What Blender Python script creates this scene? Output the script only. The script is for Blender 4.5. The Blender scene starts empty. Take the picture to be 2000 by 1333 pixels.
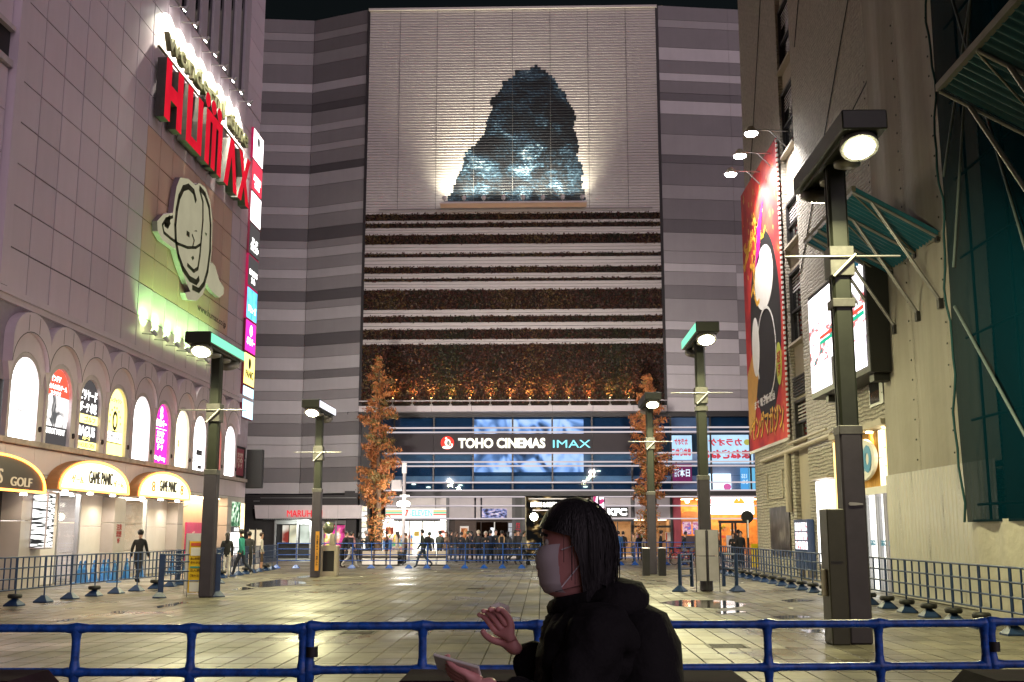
import bpy, math, random
import numpy as np
from mathutils import Vector, Matrix, Quaternion

# ------------------------------------------------------------------ camera, sky, sun, exposure
SC = bpy.context.scene
COL = SC.collection
FPX = 2150.0
PITCH = math.atan((1040 - 666.5) / FPX)
YAW = math.atan(60 * math.cos(PITCH) / FPX)
EYE = Vector((0, 0, 1.65))
cam_data = bpy.data.cameras.new('camera')
cam_data.sensor_width = 36.0
cam_data.lens = FPX / 2000 * 36
cam_data.clip_start = 0.1
cam_data.clip_end = 900
cam = bpy.data.objects.new('camera', cam_data)
cam.location = EYE
cam.rotation_euler = (math.pi / 2 + PITCH, 0, YAW)
COL.objects.link(cam)
SC.camera = cam

world = bpy.data.worlds.new('World')
SC.world = world
world.use_nodes = True
wn = world.node_tree
for n in list(wn.nodes):
    wn.nodes.remove(n)
sky = wn.nodes.new('ShaderNodeTexSky')
sky.sky_type = 'NISHITA'
sky.sun_disc = False
sky.sun_elevation = math.radians(2)
sky.sun_rotation = math.radians(205)
bg = wn.nodes.new('ShaderNodeBackground')
bg.inputs['Strength'].default_value = 0.003
wo = wn.nodes.new('ShaderNodeOutputWorld')
wn.links.new(sky.outputs[0], bg.inputs[0])
wn.links.new(bg.outputs[0], wo.inputs[0])

# weak, very soft city glow from the streets behind the camera
sun_d = bpy.data.lights.new('sun', 'SUN')
sun_d.energy = 0.78
sun_d.angle = math.radians(80)
sun_d.color = (1.0, 0.80, 0.91)
sun = bpy.data.objects.new('sun', sun_d)
sun.rotation_euler = Vector((-0.64, 0.66, -0.20)).to_track_quat('-Z', 'Y').to_euler()
sun.location = (10, -20, 30)
COL.objects.link(sun)

SC.view_settings.view_transform = 'Standard'
SC.view_settings.look = 'None'
SC.view_settings.gamma = 1
SC.view_settings.exposure = 0.9
SC.render.engine = 'CYCLES'
SC.cycles.use_denoising = True
SC.cycles.max_bounces = 5
SC.cycles.diffuse_bounces = 3
SC.cycles.glossy_bounces = 3
SC.cycles.transmission_bounces = 4
SC.cycles.transparent_max_bounces = 10
SC.cycles.sample_clamp_indirect = 4.0
SC.cycles.caustics_reflective = False
SC.cycles.caustics_refractive = False

R = random.Random(7)
XL, XR, YF = -15.5, 9.5, 72.0          # left facade, right facade, front facade planes

# ------------------------------------------------------------------ pixel -> direction helpers
_fw = Vector((-math.sin(YAW) * math.cos(PITCH), math.cos(YAW) * math.cos(PITCH), math.sin(PITCH)))
_rt = Vector((math.cos(YAW), math.sin(YAW), 0))
_up = _rt.cross(_fw)
def ray(px, py):
    return _fw + _rt * ((px - 1000) / FPX) + _up * (-(py - 666.5) / FPX)
def on_z(px, py, z=0.0):
    d = ray(px, py); return EYE + d * ((z - EYE.z) / d.z)
def on_x(px, py, x):
    d = ray(px, py); return EYE + d * (x / d.x)
def on_y(px, py, y=YF):
    d = ray(px, py); return EYE + d * (y / d.y)

# ------------------------------------------------------------------ materials
MATS = {}
def _new(name):
    m = bpy.data.materials.new(name); m.use_nodes = True
    nt = m.node_tree
    for n in list(nt.nodes): nt.nodes.remove(n)
    out = nt.nodes.new('ShaderNodeOutputMaterial')
    return m, nt, out
def surf(name, col, rough=0.6, var=0.12, scale=2.0, bump=0.0, bscale=30.0, metal=0.0, streak=0.0, spec=0.5, rvar=0.0, dist=0.02, blot=0.0):
    """procedural surface: base colour broken up by noise in world space, optional vertical streaks and fine relief"""
    if name in MATS: return MATS[name]
    m, nt, out = _new(name); N = nt.nodes.new; L = nt.links.new
    b = N('ShaderNodeBsdfPrincipled'); L(b.outputs[0], out.inputs[0])
    b.inputs['Roughness'].default_value = rough
    b.inputs['Metallic'].default_value = metal
    b.inputs['Specular IOR Level'].default_value = spec
    g = N('ShaderNodeNewGeometry')
    n1 = N('ShaderNodeTexNoise'); n1.inputs['Scale'].default_value = scale; n1.inputs['Detail'].default_value = 6
    n1.inputs['Roughness'].default_value = 0.65
    L(g.outputs['Position'], n1.inputs['Vector'])
    fac = n1.outputs['Fac']
    if streak:
        mp = N('ShaderNodeMapping'); mp.inputs['Scale'].default_value = (3.0, 3.0, 0.12)
        L(g.outputs['Position'], mp.inputs['Vector'])
        n2 = N('ShaderNodeTexNoise'); n2.inputs['Scale'].default_value = 1.3; n2.inputs['Detail'].default_value = 5
        L(mp.outputs[0], n2.inputs['Vector'])
        mx = N('ShaderNodeMix'); mx.inputs[0].default_value = streak
        L(fac, mx.inputs[2]); L(n2.outputs['Fac'], mx.inputs[3]); fac = mx.outputs[0]
    mr = N('ShaderNodeMapRange'); mr.inputs[1].default_value = 0.3; mr.inputs[2].default_value = 0.7
    mr.inputs[3].default_value = 1 - var * 1.3; mr.inputs[4].default_value = 1 + var * 0.7
    L(fac, mr.inputs[0])
    mul = N('ShaderNodeMix'); mul.data_type = 'RGBA'; mul.blend_type = 'MULTIPLY'; mul.inputs[0].default_value = 1.0
    mul.inputs[6].default_value = (*col, 1)
    cr = N('ShaderNodeCombineColor')
    for i in range(3): L(mr.outputs[0], cr.inputs[i])
    L(cr.outputs[0], mul.inputs[7]); colout = mul.outputs[2]
    if blot:      # broad worn and dirty patches
        nb2 = N('ShaderNodeTexNoise'); nb2.inputs['Scale'].default_value = .33; nb2.inputs['Detail'].default_value = 7; nb2.inputs['Roughness'].default_value = .7; nb2.inputs['Distortion'].default_value = .6
        L(g.outputs['Position'], nb2.inputs['Vector'])
        mb2 = N('ShaderNodeMapRange'); mb2.inputs[1].default_value = .38; mb2.inputs[2].default_value = .60; mb2.inputs[3].default_value = 1 - blot; mb2.inputs[4].default_value = 1.0 + blot*.25
        L(nb2.outputs['Fac'], mb2.inputs[0]); cb2 = N('ShaderNodeCombineColor')
        for i in range(3): L(mb2.outputs[0], cb2.inputs[i])
        m2 = N('ShaderNodeMix'); m2.data_type = 'RGBA'; m2.blend_type = 'MULTIPLY'; m2.inputs[0].default_value = 1.0
        L(colout, m2.inputs[6]); L(cb2.outputs[0], m2.inputs[7]); colout = m2.outputs[2]
    L(colout, b.inputs['Base Color'])
    if rvar:
        r2 = N('ShaderNodeMapRange'); r2.inputs[1].default_value = 0.35; r2.inputs[2].default_value = 0.65
        r2.inputs[3].default_value = max(0.03, rough - rvar); r2.inputs[4].default_value = rough + rvar
        n4 = N('ShaderNodeTexNoise'); n4.inputs['Scale'].default_value = scale * 0.45; n4.inputs['Detail'].default_value = 4
        L(g.outputs['Position'], n4.inputs['Vector']); L(n4.outputs['Fac'], r2.inputs[0]); L(r2.outputs[0], b.inputs['Roughness'])
    if bump:
        n3 = N('ShaderNodeTexNoise'); n3.inputs['Scale'].default_value = bscale; n3.inputs['Detail'].default_value = 4
        L(g.outputs['Position'], n3.inputs['Vector'])
        bp = N('ShaderNodeBump'); bp.inputs['Strength'].default_value = bump; bp.inputs['Distance'].default_value = dist
        L(n3.outputs['Fac'], bp.inputs['Height']); L(bp.outputs[0], b.inputs['Normal'])
    MATS[name] = m
    return m
def glow(name, col, strength, var=0.0, scale=1.5):
    """something that gives off light: lit sign face, lamp lens, screen"""
    if name in MATS: return MATS[name]
    m, nt, out = _new(name); N = nt.nodes.new; L = nt.links.new
    e = N('ShaderNodeEmission'); e.inputs[0].default_value = (*col, 1); e.inputs[1].default_value = strength
    if var:
        g = N('ShaderNodeNewGeometry'); n1 = N('ShaderNodeTexNoise'); n1.inputs['Scale'].default_value = scale
        n1.inputs['Detail'].default_value = 3
        L(g.outputs['Position'], n1.inputs['Vector'])
        mr = N('ShaderNodeMapRange'); mr.inputs[1].default_value = 0.3; mr.inputs[2].default_value = 0.7
        mr.inputs[3].default_value = strength * (1 - var); mr.inputs[4].default_value = strength * (1 + var)
        L(n1.outputs['Fac'], mr.inputs[0]); L(mr.outputs[0], e.inputs[1])
    L(e.outputs[0], out.inputs[0])
    MATS[name] = m
    return m
def picture(name, cols, strength, scale=1.0, stretch=(1, 1, 1), detail=2.0, distort=0.0, kind='noise', emit=True, rough=0.5):
    """flat print or screen image: colour ramp over a stretched noise / voronoi field"""
    if name in MATS: return MATS[name]
    m, nt, out = _new(name); N = nt.nodes.new; L = nt.links.new
    g = N('ShaderNodeNewGeometry'); mp = N('ShaderNodeMapping'); mp.inputs['Scale'].default_value = stretch
    L(g.outputs['Position'], mp.inputs['Vector'])
    if kind == 'noise':
        t = N('ShaderNodeTexNoise'); t.inputs['Scale'].default_value = scale; t.inputs['Detail'].default_value = detail
        t.inputs['Distortion'].default_value = distort; fac = t.outputs['Fac']
    else:
        t = N('ShaderNodeTexVoronoi'); t.inputs['Scale'].default_value = scale; fac = t.outputs['Color']
    L(mp.outputs[0], t.inputs['Vector'])
    rp = N('ShaderNodeValToRGB'); cr = rp.color_ramp
    while len(cr.elements) < len(cols): cr.elements.new(0.5)
    for i, (p, c) in enumerate(cols):
        cr.elements[i].position = p; cr.elements[i].color = (*c, 1)
    if kind == 'cells': cr.interpolation = 'CONSTANT'
    L(fac, rp.inputs[0])
    if emit:
        e = N('ShaderNodeEmission'); e.inputs[1].default_value = strength
        L(rp.outputs[0], e.inputs[0]); L(e.outputs[0], out.inputs[0])
    else:
        b = N('ShaderNodeBsdfPrincipled'); b.inputs['Roughness'].default_value = rough
        L(rp.outputs[0], b.inputs['Base Color']); L(b.outputs[0], out.inputs[0])
    MATS[name] = m
    return m
def glassy(name, tint=(0.8, 0.9, 0.95), refl=0.10, rough=0.02):
    if name in MATS: return MATS[name]
    m, nt, out = _new(name); N = nt.nodes.new; L = nt.links.new
    t = N('ShaderNodeBsdfTransparent'); t.inputs[0].default_value = (*tint, 1)
    gl = N('ShaderNodeBsdfGlossy'); gl.inputs['Roughness'].default_value = rough
    fr = N('ShaderNodeFresnel'); fr.inputs[0].default_value = 1.5
    a1 = N('ShaderNodeMath'); a1.operation = 'ADD'; a1.inputs[1].default_value = refl; L(fr.outputs[0], a1.inputs[0])
    ge = N('ShaderNodeNewGeometry'); nb_ = N('ShaderNodeMath'); nb_.operation = 'SUBTRACT'; nb_.inputs[0].default_value = 1.0; L(ge.outputs['Backfacing'], nb_.inputs[1])
    ad = N('ShaderNodeMath'); ad.operation = 'MULTIPLY'; L(a1.outputs[0], ad.inputs[0]); L(nb_.outputs[0], ad.inputs[1])
    mx = N('ShaderNodeMixShader'); L(ad.outputs[0], mx.inputs[0]); L(t.outputs[0], mx.inputs[1]); L(gl.outputs[0], mx.inputs[2])
    L(mx.outputs[0], out.inputs[0])
    MATS[name] = m
    return m

# ------------------------------------------------------------------ mesh builder
class MB:
    def __init__(s): s.v = []; s.f = []; s.m = []; s.sm = []
    def add(s, vs, fs, mi=0, smooth=False):
        o = len(s.v); s.v += [tuple(p) for p in vs]
        for f in fs: s.f.append(tuple(i + o for i in f)); s.m.append(mi); s.sm.append(smooth)
        return s
    def box(s, a, b, mi=0, bev=0.0):
        x0, y0, z0 = (min(a[i], b[i]) for i in range(3)); x1, y1, z1 = (max(a[i], b[i]) for i in range(3))
        if not bev:
            vs = [(x0,y0,z0),(x1,y0,z0),(x1,y1,z0),(x0,y1,z0),(x0,y0,z1),(x1,y0,z1),(x1,y1,z1),(x0,y1,z1)]
            return s.add(vs, [(0,3,2,1),(4,5,6,7),(0,1,5,4),(1,2,6,5),(2,3,7,6),(3,0,4,7)], mi)
        c = Vector(((x0+x1)/2, (y0+y1)/2, (z0+z1)/2)); h = Vector(((x1-x0)/2, (y1-y0)/2, (z1-z0)/2)); e = min(bev, *(x*0.49 for x in h))
        vs = []; idx = {}
        for sx in (-1,1):
            for sy in (-1,1):
                for sz in (-1,1):
                    for ax in range(3):
                        p = [h[0]-e, h[1]-e, h[2]-e]; p[ax] = h[ax]
                        idx[(sx,sy,sz,ax)] = len(vs); vs.append((c[0]+sx*p[0], c[1]+sy*p[1], c[2]+sz*p[2]))
        fs = []
        for ax in range(3):
            o1, o2 = [i for i in range(3) if i != ax]
            for sg in (-1,1):
                ring = []
                for q1, q2 in ((-1,-1),(1,-1),(1,1),(-1,1)):
                    k = [0,0,0]; k[ax] = sg; k[o1] = q1; k[o2] = q2; ring.append(idx[(k[0],k[1],k[2],ax)])
                fs.append(tuple(ring))
        for ax in range(3):
            o1, o2 = [i for i in range(3) if i != ax]
            for q1 in (-1,1):
                for q2 in (-1,1):
                    def kk(sg, a2):
                        k = [0,0,0]; k[ax] = sg; k[o1] = q1; k[o2] = q2; return idx[(k[0],k[1],k[2],a2)]
                    fs.append((kk(-1,o1), kk(1,o1), kk(1,o2), kk(-1,o2)))
        for sx in (-1,1):
            for sy in (-1,1):
                for sz in (-1,1): fs.append(tuple(idx[(sx,sy,sz,a)] for a in range(3)))
        o = len(s.v); s.v += vs
        for f in fs:                                   # outward orientation
            p = [Vector(vs[i]) for i in f]; nrm = (p[1]-p[0]).cross(p[2]-p[0]); mid = sum(p, Vector())/len(p)
            if nrm.dot(mid - c) < 0: f = f[::-1]
            s.f.append(tuple(i+o for i in f)); s.m.append(mi); s.sm.append(False)
        return s
    def tube(s, p0, p1, r0, r1=None, n=8, mi=0, cap=True, smooth=True):
        p0 = Vector(p0); p1 = Vector(p1); r1 = r0 if r1 is None else r1
        d = (p1 - p0).normalized(); a = d.orthogonal().normalized(); b = d.cross(a)
        vs = []
        for p, r in ((p0, r0), (p1, r1)):
            for i in range(n):
                t = 2*math.pi*i/n; vs.append(p + a*(math.cos(t)*r) + b*(math.sin(t)*r))
        s.add(vs, [(i, (i+1) % n, n+(i+1) % n, n+i) for i in range(n)], mi, smooth)
        if cap: s.add(vs, [tuple(range(n-1, -1, -1)), tuple(range(n, 2*n))], mi)
        return s
    def path(s, pts, r, n=8, mi=0):
        pts = [Vector(p) for p in pts]; rs = r if isinstance(r, (list, tuple)) else [r]*len(pts)
        vs = []; up = None
        for k, p in enumerate(pts):
            d = (pts[min(k+1, len(pts)-1)] - pts[max(k-1, 0)]).normalized()
            a = d.orthogonal().normalized() if up is None else (up - d*up.dot(d)).normalized()
            up = a; b = d.cross(a)
            for i in range(n):
                t = 2*math.pi*i/n; vs.append(p + a*(math.cos(t)*rs[k]) + b*(math.sin(t)*rs[k]))
        fs = [(k*n+i, k*n+(i+1) % n, (k+1)*n+(i+1) % n, (k+1)*n+i) for k in range(len(pts)-1) for i in range(n)]
        s.add(vs, fs, mi, True); s.add(vs, [tuple(range(n-1, -1, -1)), tuple(range((len(pts)-1)*n, len(pts)*n))], mi)
        return s
    def lathe(s, prof, o, n=16, mi=0, axis=Vector((0,0,1)), smooth=True):
        o = Vector(o); ax = Vector(axis).normalized(); a = ax.orthogonal().normalized(); b = ax.cross(a); vs = []
        for r, h in prof:
            for i in range(n):
                t = 2*math.pi*i/n; vs.append(o + ax*h + a*(math.cos(t)*r) + b*(math.sin(t)*r))
        m = len(prof)
        s.add(vs, [(k*n+i, k*n+(i+1) % n, (k+1)*n+(i+1) % n, (k+1)*n+i) for k in range(m-1) for i in range(n)], mi, smooth)
        s.add(vs, [tuple(range(n-1, -1, -1)), tuple(range((m-1)*n, m*n))], mi)
        return s
    def prism(s, poly, fr, w0, w1, mi=0, side=None):
        """polygon (u,v list, counter-clockwise seen from the front) in frame fr, from depth w0 to w1 (front)"""
        n = len(poly); vs = [fr.p(u, v, w0) for u, v in poly] + [fr.p(u, v, w1) for u, v in poly]
        s.add(vs, [tuple(range(n, 2*n))], mi); s.add(vs, [tuple(range(n-1, -1, -1))], mi if side is None else side)
        s.add(vs, [(i, (i+1) % n, n+(i+1) % n, n+i) for i in range(n)], mi if side is None else side)
        return s
    def quad(s, a, b, c, d, mi=0): return s.add([a, b, c, d], [(0,1,2,3)], mi)
    def mesh(s, name, mats):
        me = bpy.data.meshes.new(name); me.from_pydata(s.v, [], s.f)
        for m in (mats if isinstance(mats, (list, tuple)) else [mats]): me.materials.append(m)
        me.polygons.foreach_set('material_index', s.m); me.polygons.foreach_set('use_smooth', s.sm); me.update()
        return me
    def build(s, name, mats, parent=None, loc=None, rz=0.0):
        return link(name, s.mesh(name, mats), parent, loc, rz)
def link(name, me, parent=None, loc=None, rz=0.0):
    o = bpy.data.objects.new(name, me); COL.objects.link(o)
    if loc is not None: o.location = loc
    if rz: o.rotation_euler = (0, 0, rz)
    if parent is not None: o.parent = parent
    return o
def tag(o, label=None, cat=None, group=None, kind=None):
    if label: o['label'] = label
    if cat: o['category'] = cat
    if group: o['group'] = group
    if kind: o['kind'] = kind
    return o
def thing(name, loc, label, cat, group=None, rz=0.0):
    o = link(name, None, None, loc, rz); o.empty_display_size = 0.2
    return tag(o, label, cat, group)
def keep(child, parent):        # parent without moving a mesh written in world coordinates
    child.parent = parent; child.matrix_parent_inverse = PINV(parent); return child
def PINV(p):
    m = Matrix.LocRotScale(p.location, p.rotation_euler.to_quaternion(), p.scale)
    return m.inverted()
def copy_tree(o, parent=None):
    c = o.copy(); COL.objects.link(c)
    if parent is not None: c.parent = parent
    for ch in o.children: copy_tree(ch, c)
    return c
class Frame:
    def __init__(s, o, r, u): s.o = Vector(o); s.r = Vector(r).normalized(); s.u = Vector(u).normalized(); s.n = s.r.cross(s.u)
    def p(s, u, v, w=0.0): return s.o + s.r*u + s.u*v + s.n*w
FL = Frame((XL, 0, 0), (0, 1, 0), (0, 0, 1))          # left facade: u = y, v = z, w = out to +x
FF = Frame((0, YF, 0), (1, 0, 0), (0, 0, 1))          # front: u = x, v = z, w = out to -y
FRt = Frame((XR, 0, 0), (0, -1, 0), (0, 0, 1))        # right: u = -y, v = z, w = out to -x
def fl(px, py, x=XL): p = on_x(px, py, x); return (p.y, p.z)
def ff(px, py, y=YF): p = on_y(px, py, y); return (p.x, p.z)
def frt(px, py, x=XR): p = on_x(px, py, x); return (-p.y, p.z)
def rect(u0, u1, v0, v1): return [(u0, v0), (u1, v0), (u1, v1), (u0, v1)]
def ell(cu, cv, ru, rv, n=28, a0=0.0, a1=2*math.pi):
    full = abs(a1 - a0 - 2*math.pi) < 1e-6
    return [(cu + ru*math.cos(a0 + (a1-a0)*i/(n if full else n-1)), cv + rv*math.sin(a0 + (a1-a0)*i/(n if full else n-1))) for i in range(n)]
def fbox(mb, fr, u0, u1, v0, v1, w0, w1, mi=0):
    return mb.prism(rect(u0, u1, v0, v1), fr, w0, w1, mi)
def stroke(pts, w):
    """flat ribbon polygon quads along a polyline (u,v)"""
    out = []
    for (a, b) in zip(pts[:-1], pts[1:]):
        d = Vector((b[0]-a[0], b[1]-a[1]))
        if d.length < 1e-6: continue
        n = Vector((-d.y, d.x)).normalized()*w/2; e = d.normalized()*w*0.25
        out.append([(a[0]-e.x-n.x, a[1]-e.y-n.y), (b[0]+e.x-n.x, b[1]+e.y-n.y), (b[0]+e.x+n.x, b[1]+e.y+n.y), (a[0]-e.x+n.x, a[1]-e.y+n.y)])
    return out
_txt = {}
def text_mesh(body, bold=0.0, ext=0.05, spacing=1.0):
    k = (body, bold, ext, spacing)
    if k in _txt: return _txt[k]
    cu = bpy.data.curves.new('t', 'FONT'); cu.body = body; cu.size = 1.0; cu.offset = bold; cu.extrude = ext
    cu.align_x = 'CENTER'; cu.resolution_u = 3; cu.space_character = spacing
    o = bpy.data.objects.new('t', cu); COL.objects.link(o)
    bpy.context.view_layer.update()
    me = bpy.data.meshes.new_from_object(o.evaluated_get(bpy.context.evaluated_depsgraph_get()))
    bpy.data.objects.remove(o); bpy.data.curves.remove(cu)
    v = np.empty(len(me.vertices)*3); me.vertices.foreach_get('co', v); v = v.reshape(-1, 3)
    f = [tuple(p.vertices) for p in me.polygons]; bpy.data.meshes.remove(me)
    if len(v) == 0: v = np.zeros((3, 3)); f = [(0, 1, 2)]
    v = v - (v.min(0) + v.max(0))/2; v[:, 0] /= max(1e-6, np.ptp(v[:, 0])); v[:, 1] /= max(1e-6, np.ptp(v[:, 1])); v[:, 2] /= max(1e-6, np.ptp(v[:, 2]))
    _txt[k] = (v, f); return _txt[k]
def text(mb, body, fr, cu, cv, w, h, w0=0.0, dep=0.02, mi=0, bold=0.02, mirror=False, rot=0.0, spacing=1.0):
    """lettering scaled to w x h, centred on (cu,cv), from depth w0 to w0+dep"""
    v, f = text_mesh(body, bold, 0.05, spacing); c, s_ = math.cos(rot), math.sin(rot)
    vs = []
    for x, y, z in v:
        x = (-x if mirror else x)*w; y *= h
        vs.append(fr.p(cu + x*c - y*s_, cv + x*s_ + y*c, w0 + dep/2 + z*dep))
    mb.add(vs, [q[::-1] for q in f] if mirror else f, mi); return mb
ORD = ['first', 'second', 'third', 'fourth', 'fifth', 'sixth', 'seventh', 'eighth', 'ninth', 'tenth', 'eleventh', 'twelfth', 'thirteenth']
def light(name, typ, loc, energy, col, parent=None, aim=None, size=0.3, spot=90, blend=0.6, radius=None):
    d = bpy.data.lights.new(name, typ); d.energy = energy; d.color = col
    if typ == 'AREA': d.shape = 'DISK'; d.size = size
    if typ == 'SPOT': d.spot_size = math.radians(spot); d.spot_blend = blend; d.shadow_soft_size = size
    if typ == 'POINT': d.shadow_soft_size = size
    o = bpy.data.objects.new(name, d); COL.objects.link(o); o.location = loc
    if aim is not None: o.rotation_euler = (Vector(aim) - Vector(loc)).to_track_quat('-Z', 'Y').to_euler()
    if parent is not None: keep(o, parent)
    return o
def part(mb, name, mats, parent):      # world-space mesh as a part
    return keep(mb.build(name, mats), parent)
def sub(mb, name, mats, prt):          # world-space mesh as a sub-part of a part made with part()
    o = mb.build(name, mats); o.parent = prt
    return o
def pieces(items, mats, name, parent):
    for mb in items: part(mb, name, mats, parent)
# ------------------------------------------------------------------ ground
M_tile = surf('paving stone', (0.150, 0.134, 0.096), rough=0.42, var=0.28, scale=0.9, bump=0.25, bscale=60, rvar=0.16, dist=0.004, blot=0.55)
M_joint = surf('dark joint', (0.035, 0.033, 0.03), rough=0.9)
ground = MB().add([(-300, -120, -0.03), (300, -120, -0.03), (300, 420, -0.03), (-300, 420, -0.03)], [(0, 1, 2, 3)]).build('ground', M_joint)
tag(ground, kind='structure')
TW, TD, GAP = 0.36, 0.66, 0.011
# three tints of the same stone so that single slabs differ
M_tiles = [M_tile, surf('paving stone dark', (0.118, 0.106, 0.078), rough=0.38, var=0.28, scale=0.9, bump=0.25, bscale=60, rvar=0.16, dist=0.004, blot=0.55),
           surf('paving stone light', (0.185, 0.165, 0.118), rough=0.46, var=0.25, scale=0.9, bump=0.25, bscale=60, rvar=0.16, dist=0.004, blot=0.55)]
def tile_geo(mb, x, y, mi, dz=0.0):
    x0, x1, y0, y1 = x + GAP/2, x + TW - GAP/2, y + GAP/2, y + TD - GAP/2; e = 0.006
    mb.add([(x0, y0, -0.02), (x1, y0, -0.02), (x1, y1, -0.02), (x0, y1, -0.02), (x0+e, y0+e, dz), (x1-e, y0+e, dz), (x1-e, y1-e, dz), (x0+e, y1-e, dz)],
           [(4, 5, 6, 7), (0, 1, 5, 4), (1, 2, 6, 5), (2, 3, 7, 6), (3, 0, 4, 7)], mi)
paving = MB(); near_tiles = []
for j in range(int(96/TD)):
    y = -8 + j*TD
    for i in range(int(44/TW)):
        x = -26 + i*TW + (TW/2 if j % 2 else 0) * 0
        r = R.random(); mi = 0 if r < .62 else (1 if r < .84 else 2)
        dz = R.uniform(-.0015, .0015)
        half = x * FPX / max(y, 1)
        if 12.0 < y < 18.2 and -0.50*y < x < 0.44*y and len(near_tiles) < 300:
            near_tiles.append((x, y, mi, dz)); continue
        if x < XL - 5 or x > XR + 16 or (y < 60 and x > XR + 3): continue
        tile_geo(paving, x, y, mi, dz)
pv = tag(MB().add([(-20.6, -8, -.024), (XR + 16, -8, -.024), (XR + 16, 88, -.024), (-20.6, 88, -.024)], [(0, 1, 2, 3)]).build('plaza_paving', M_joint), kind='structure')
tag(paving.build('tile_field', M_tiles, pv), kind='stuff')
tm = []
for k in range(3):
    mb = MB(); tile_geo(mb, 0, 0, 0); tm.append(mb.mesh('paving_tile', M_tiles[k]))
for x, y, mi, dz in near_tiles:
    link('paving_tile', tm[mi], pv, (x, y, dz))
# puddles: thin sheets of water in the low spots
M_water = surf('puddle water', (0.045, 0.04, 0.03), rough=0.10, var=0.1, spec=0.7, bump=0.02, bscale=4)
def puddle(pts_px):
    pts = [on_z(px, py, 0.004) for px, py in pts_px]
    # soften the outline
    out = []
    n = len(pts)
    for i in range(n):
        a, b = pts[i], pts[(i+1) % n]
        for t in (0.0, 0.33, 0.66):
            p = a.lerp(b, t); out.append((p.x + R.uniform(-.06, .06), p.y + R.uniform(-.12, .12), 0.004))
    return tag(MB().add(out, [tuple(range(len(out)))]).build('puddle', M_water), kind='structure')
puddle([(478, 1143), (500, 1138), (545, 1132), (590, 1136), (600, 1140), (560, 1144), (505, 1148)])
puddle([(455, 1152), (475, 1147), (500, 1149), (478, 1153)])
puddle([(300, 1186), (330, 1180), (360, 1175), (366, 1177), (340, 1183), (312, 1188)])
puddle([(215, 1196), (235, 1193), (250, 1194), (232, 1199)])
puddle([(105, 1213), (125, 1210), (150, 1207), (152, 1209), (122, 1214)])
puddle([(1285, 1178), (1330, 1172), (1420, 1173), (1458, 1180), (1440, 1187), (1380, 1188), (1320, 1184)])
puddle([(1395, 1194), (1440, 1192), (1455, 1196), (1410, 1199)])
puddle([(1500, 1204), (1560, 1202), (1590, 1206), (1530, 1210)])
puddle([(1565, 1231), (1620, 1229), (1625, 1235), (1580, 1237)])
puddle([(1520, 1172), (1560, 1170), (1590, 1173), (1540, 1177)])
puddle([(575, 1127), (605, 1124), (612, 1127), (585, 1130)])

# ------------------------------------------------------------------ cinema building across the plaza
cinema = thing('cinema_building', (-2, 75, 0), 'tall striped cinema building with louvred tower and planted bands', 'building')
M_dark = surf('dark cladding', (0.028, 0.025, 0.027), rough=0.5)
M_core = surf('building core', (0.05, 0.048, 0.05), rough=0.8)
core = MB()
core.box((-34, 75.2, 4.3), (30, 96, 37.2)); core.box((-11.9, 72.9, 9.3), (8.05, 75.3, 37.6))
part(core, 'core', M_core, cinema)
# striped wings, one panel per stripe
TONE = {'L': (0.60, 0.575, 0.585), 'M': (0.38, 0.36, 0.365), 'D': (0.235, 0.22, 0.225), 'K': (0.15, 0.14, 0.145)}
M_str = {k: surf('stripe ' + k, c, rough=0.55, var=0.07, scale=0.6, bump=0.15, bscale=8, streak=0.3, dist=0.01) for k, c in TONE.items()}
AB = [(41,'D'),(67,'M'),(82,'D'),(105,'M'),(129,'D'),(165,'L'),(182,'D'),(206,'K'),(221,'M'),(246,'L'),(261,'M'),(285,'L'),(299,'M'),(325,'K'),(340,'L'),(365,'M'),(406,'L'),(421,'M'),(448,'K'),(472,'M'),(487,'L'),(505,'M'),(528,'L'),(545,'M'),(570,'K'),(590,'M'),(605,'L'),(628,'M'),(654,'K'),(677,'M'),(700,'L'),(725,'D'),(741,'L'),(765,'M'),(783,'L'),(810,'M'),(828,'D'),(853,'L'),(870,'L'),(895,'M'),(915,'D'),(943,'L'),(965,'L')]
zs = [on_y(600, p[0], 73.6).z for p in AB]
corner = (-16.2, 73.6)
def wing(p0, p1, seams, shift=0, swap=None):
    """stack of striped panels on the vertical plane from p0 to p1 (plan points, left to right)"""
    a = Vector((p0[0], p0[1], 0)); b = Vector((p1[0], p1[1], 0)); fr = Frame(a, b - a, (0, 0, 1)); ln = (b - a).length
    us = [0.0] + [ln*s for s in seams] + [ln]
    for i in range(len(AB) - 1):
        tone = AB[i][1]
        if swap and R.random() < swap: tone = {'L': 'M', 'M': 'L', 'D': 'M', 'K': 'D'}[tone]
        for u0, u1 in zip(us[:-1], us[1:]):
            mb = MB(); mb.prism(rect(u0 + .006, u1 - .006, zs[i+1] + .012, zs[i] - .012), fr, -0.3, R.uniform(0, .01))
            part(mb, 'panel', M_str[tone], cinema)
wing((-25.5, 72.6), corner, (0.62,))
wing((corner[0] + .02, corner[1]), (-12.05, 72.0), ())
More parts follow.
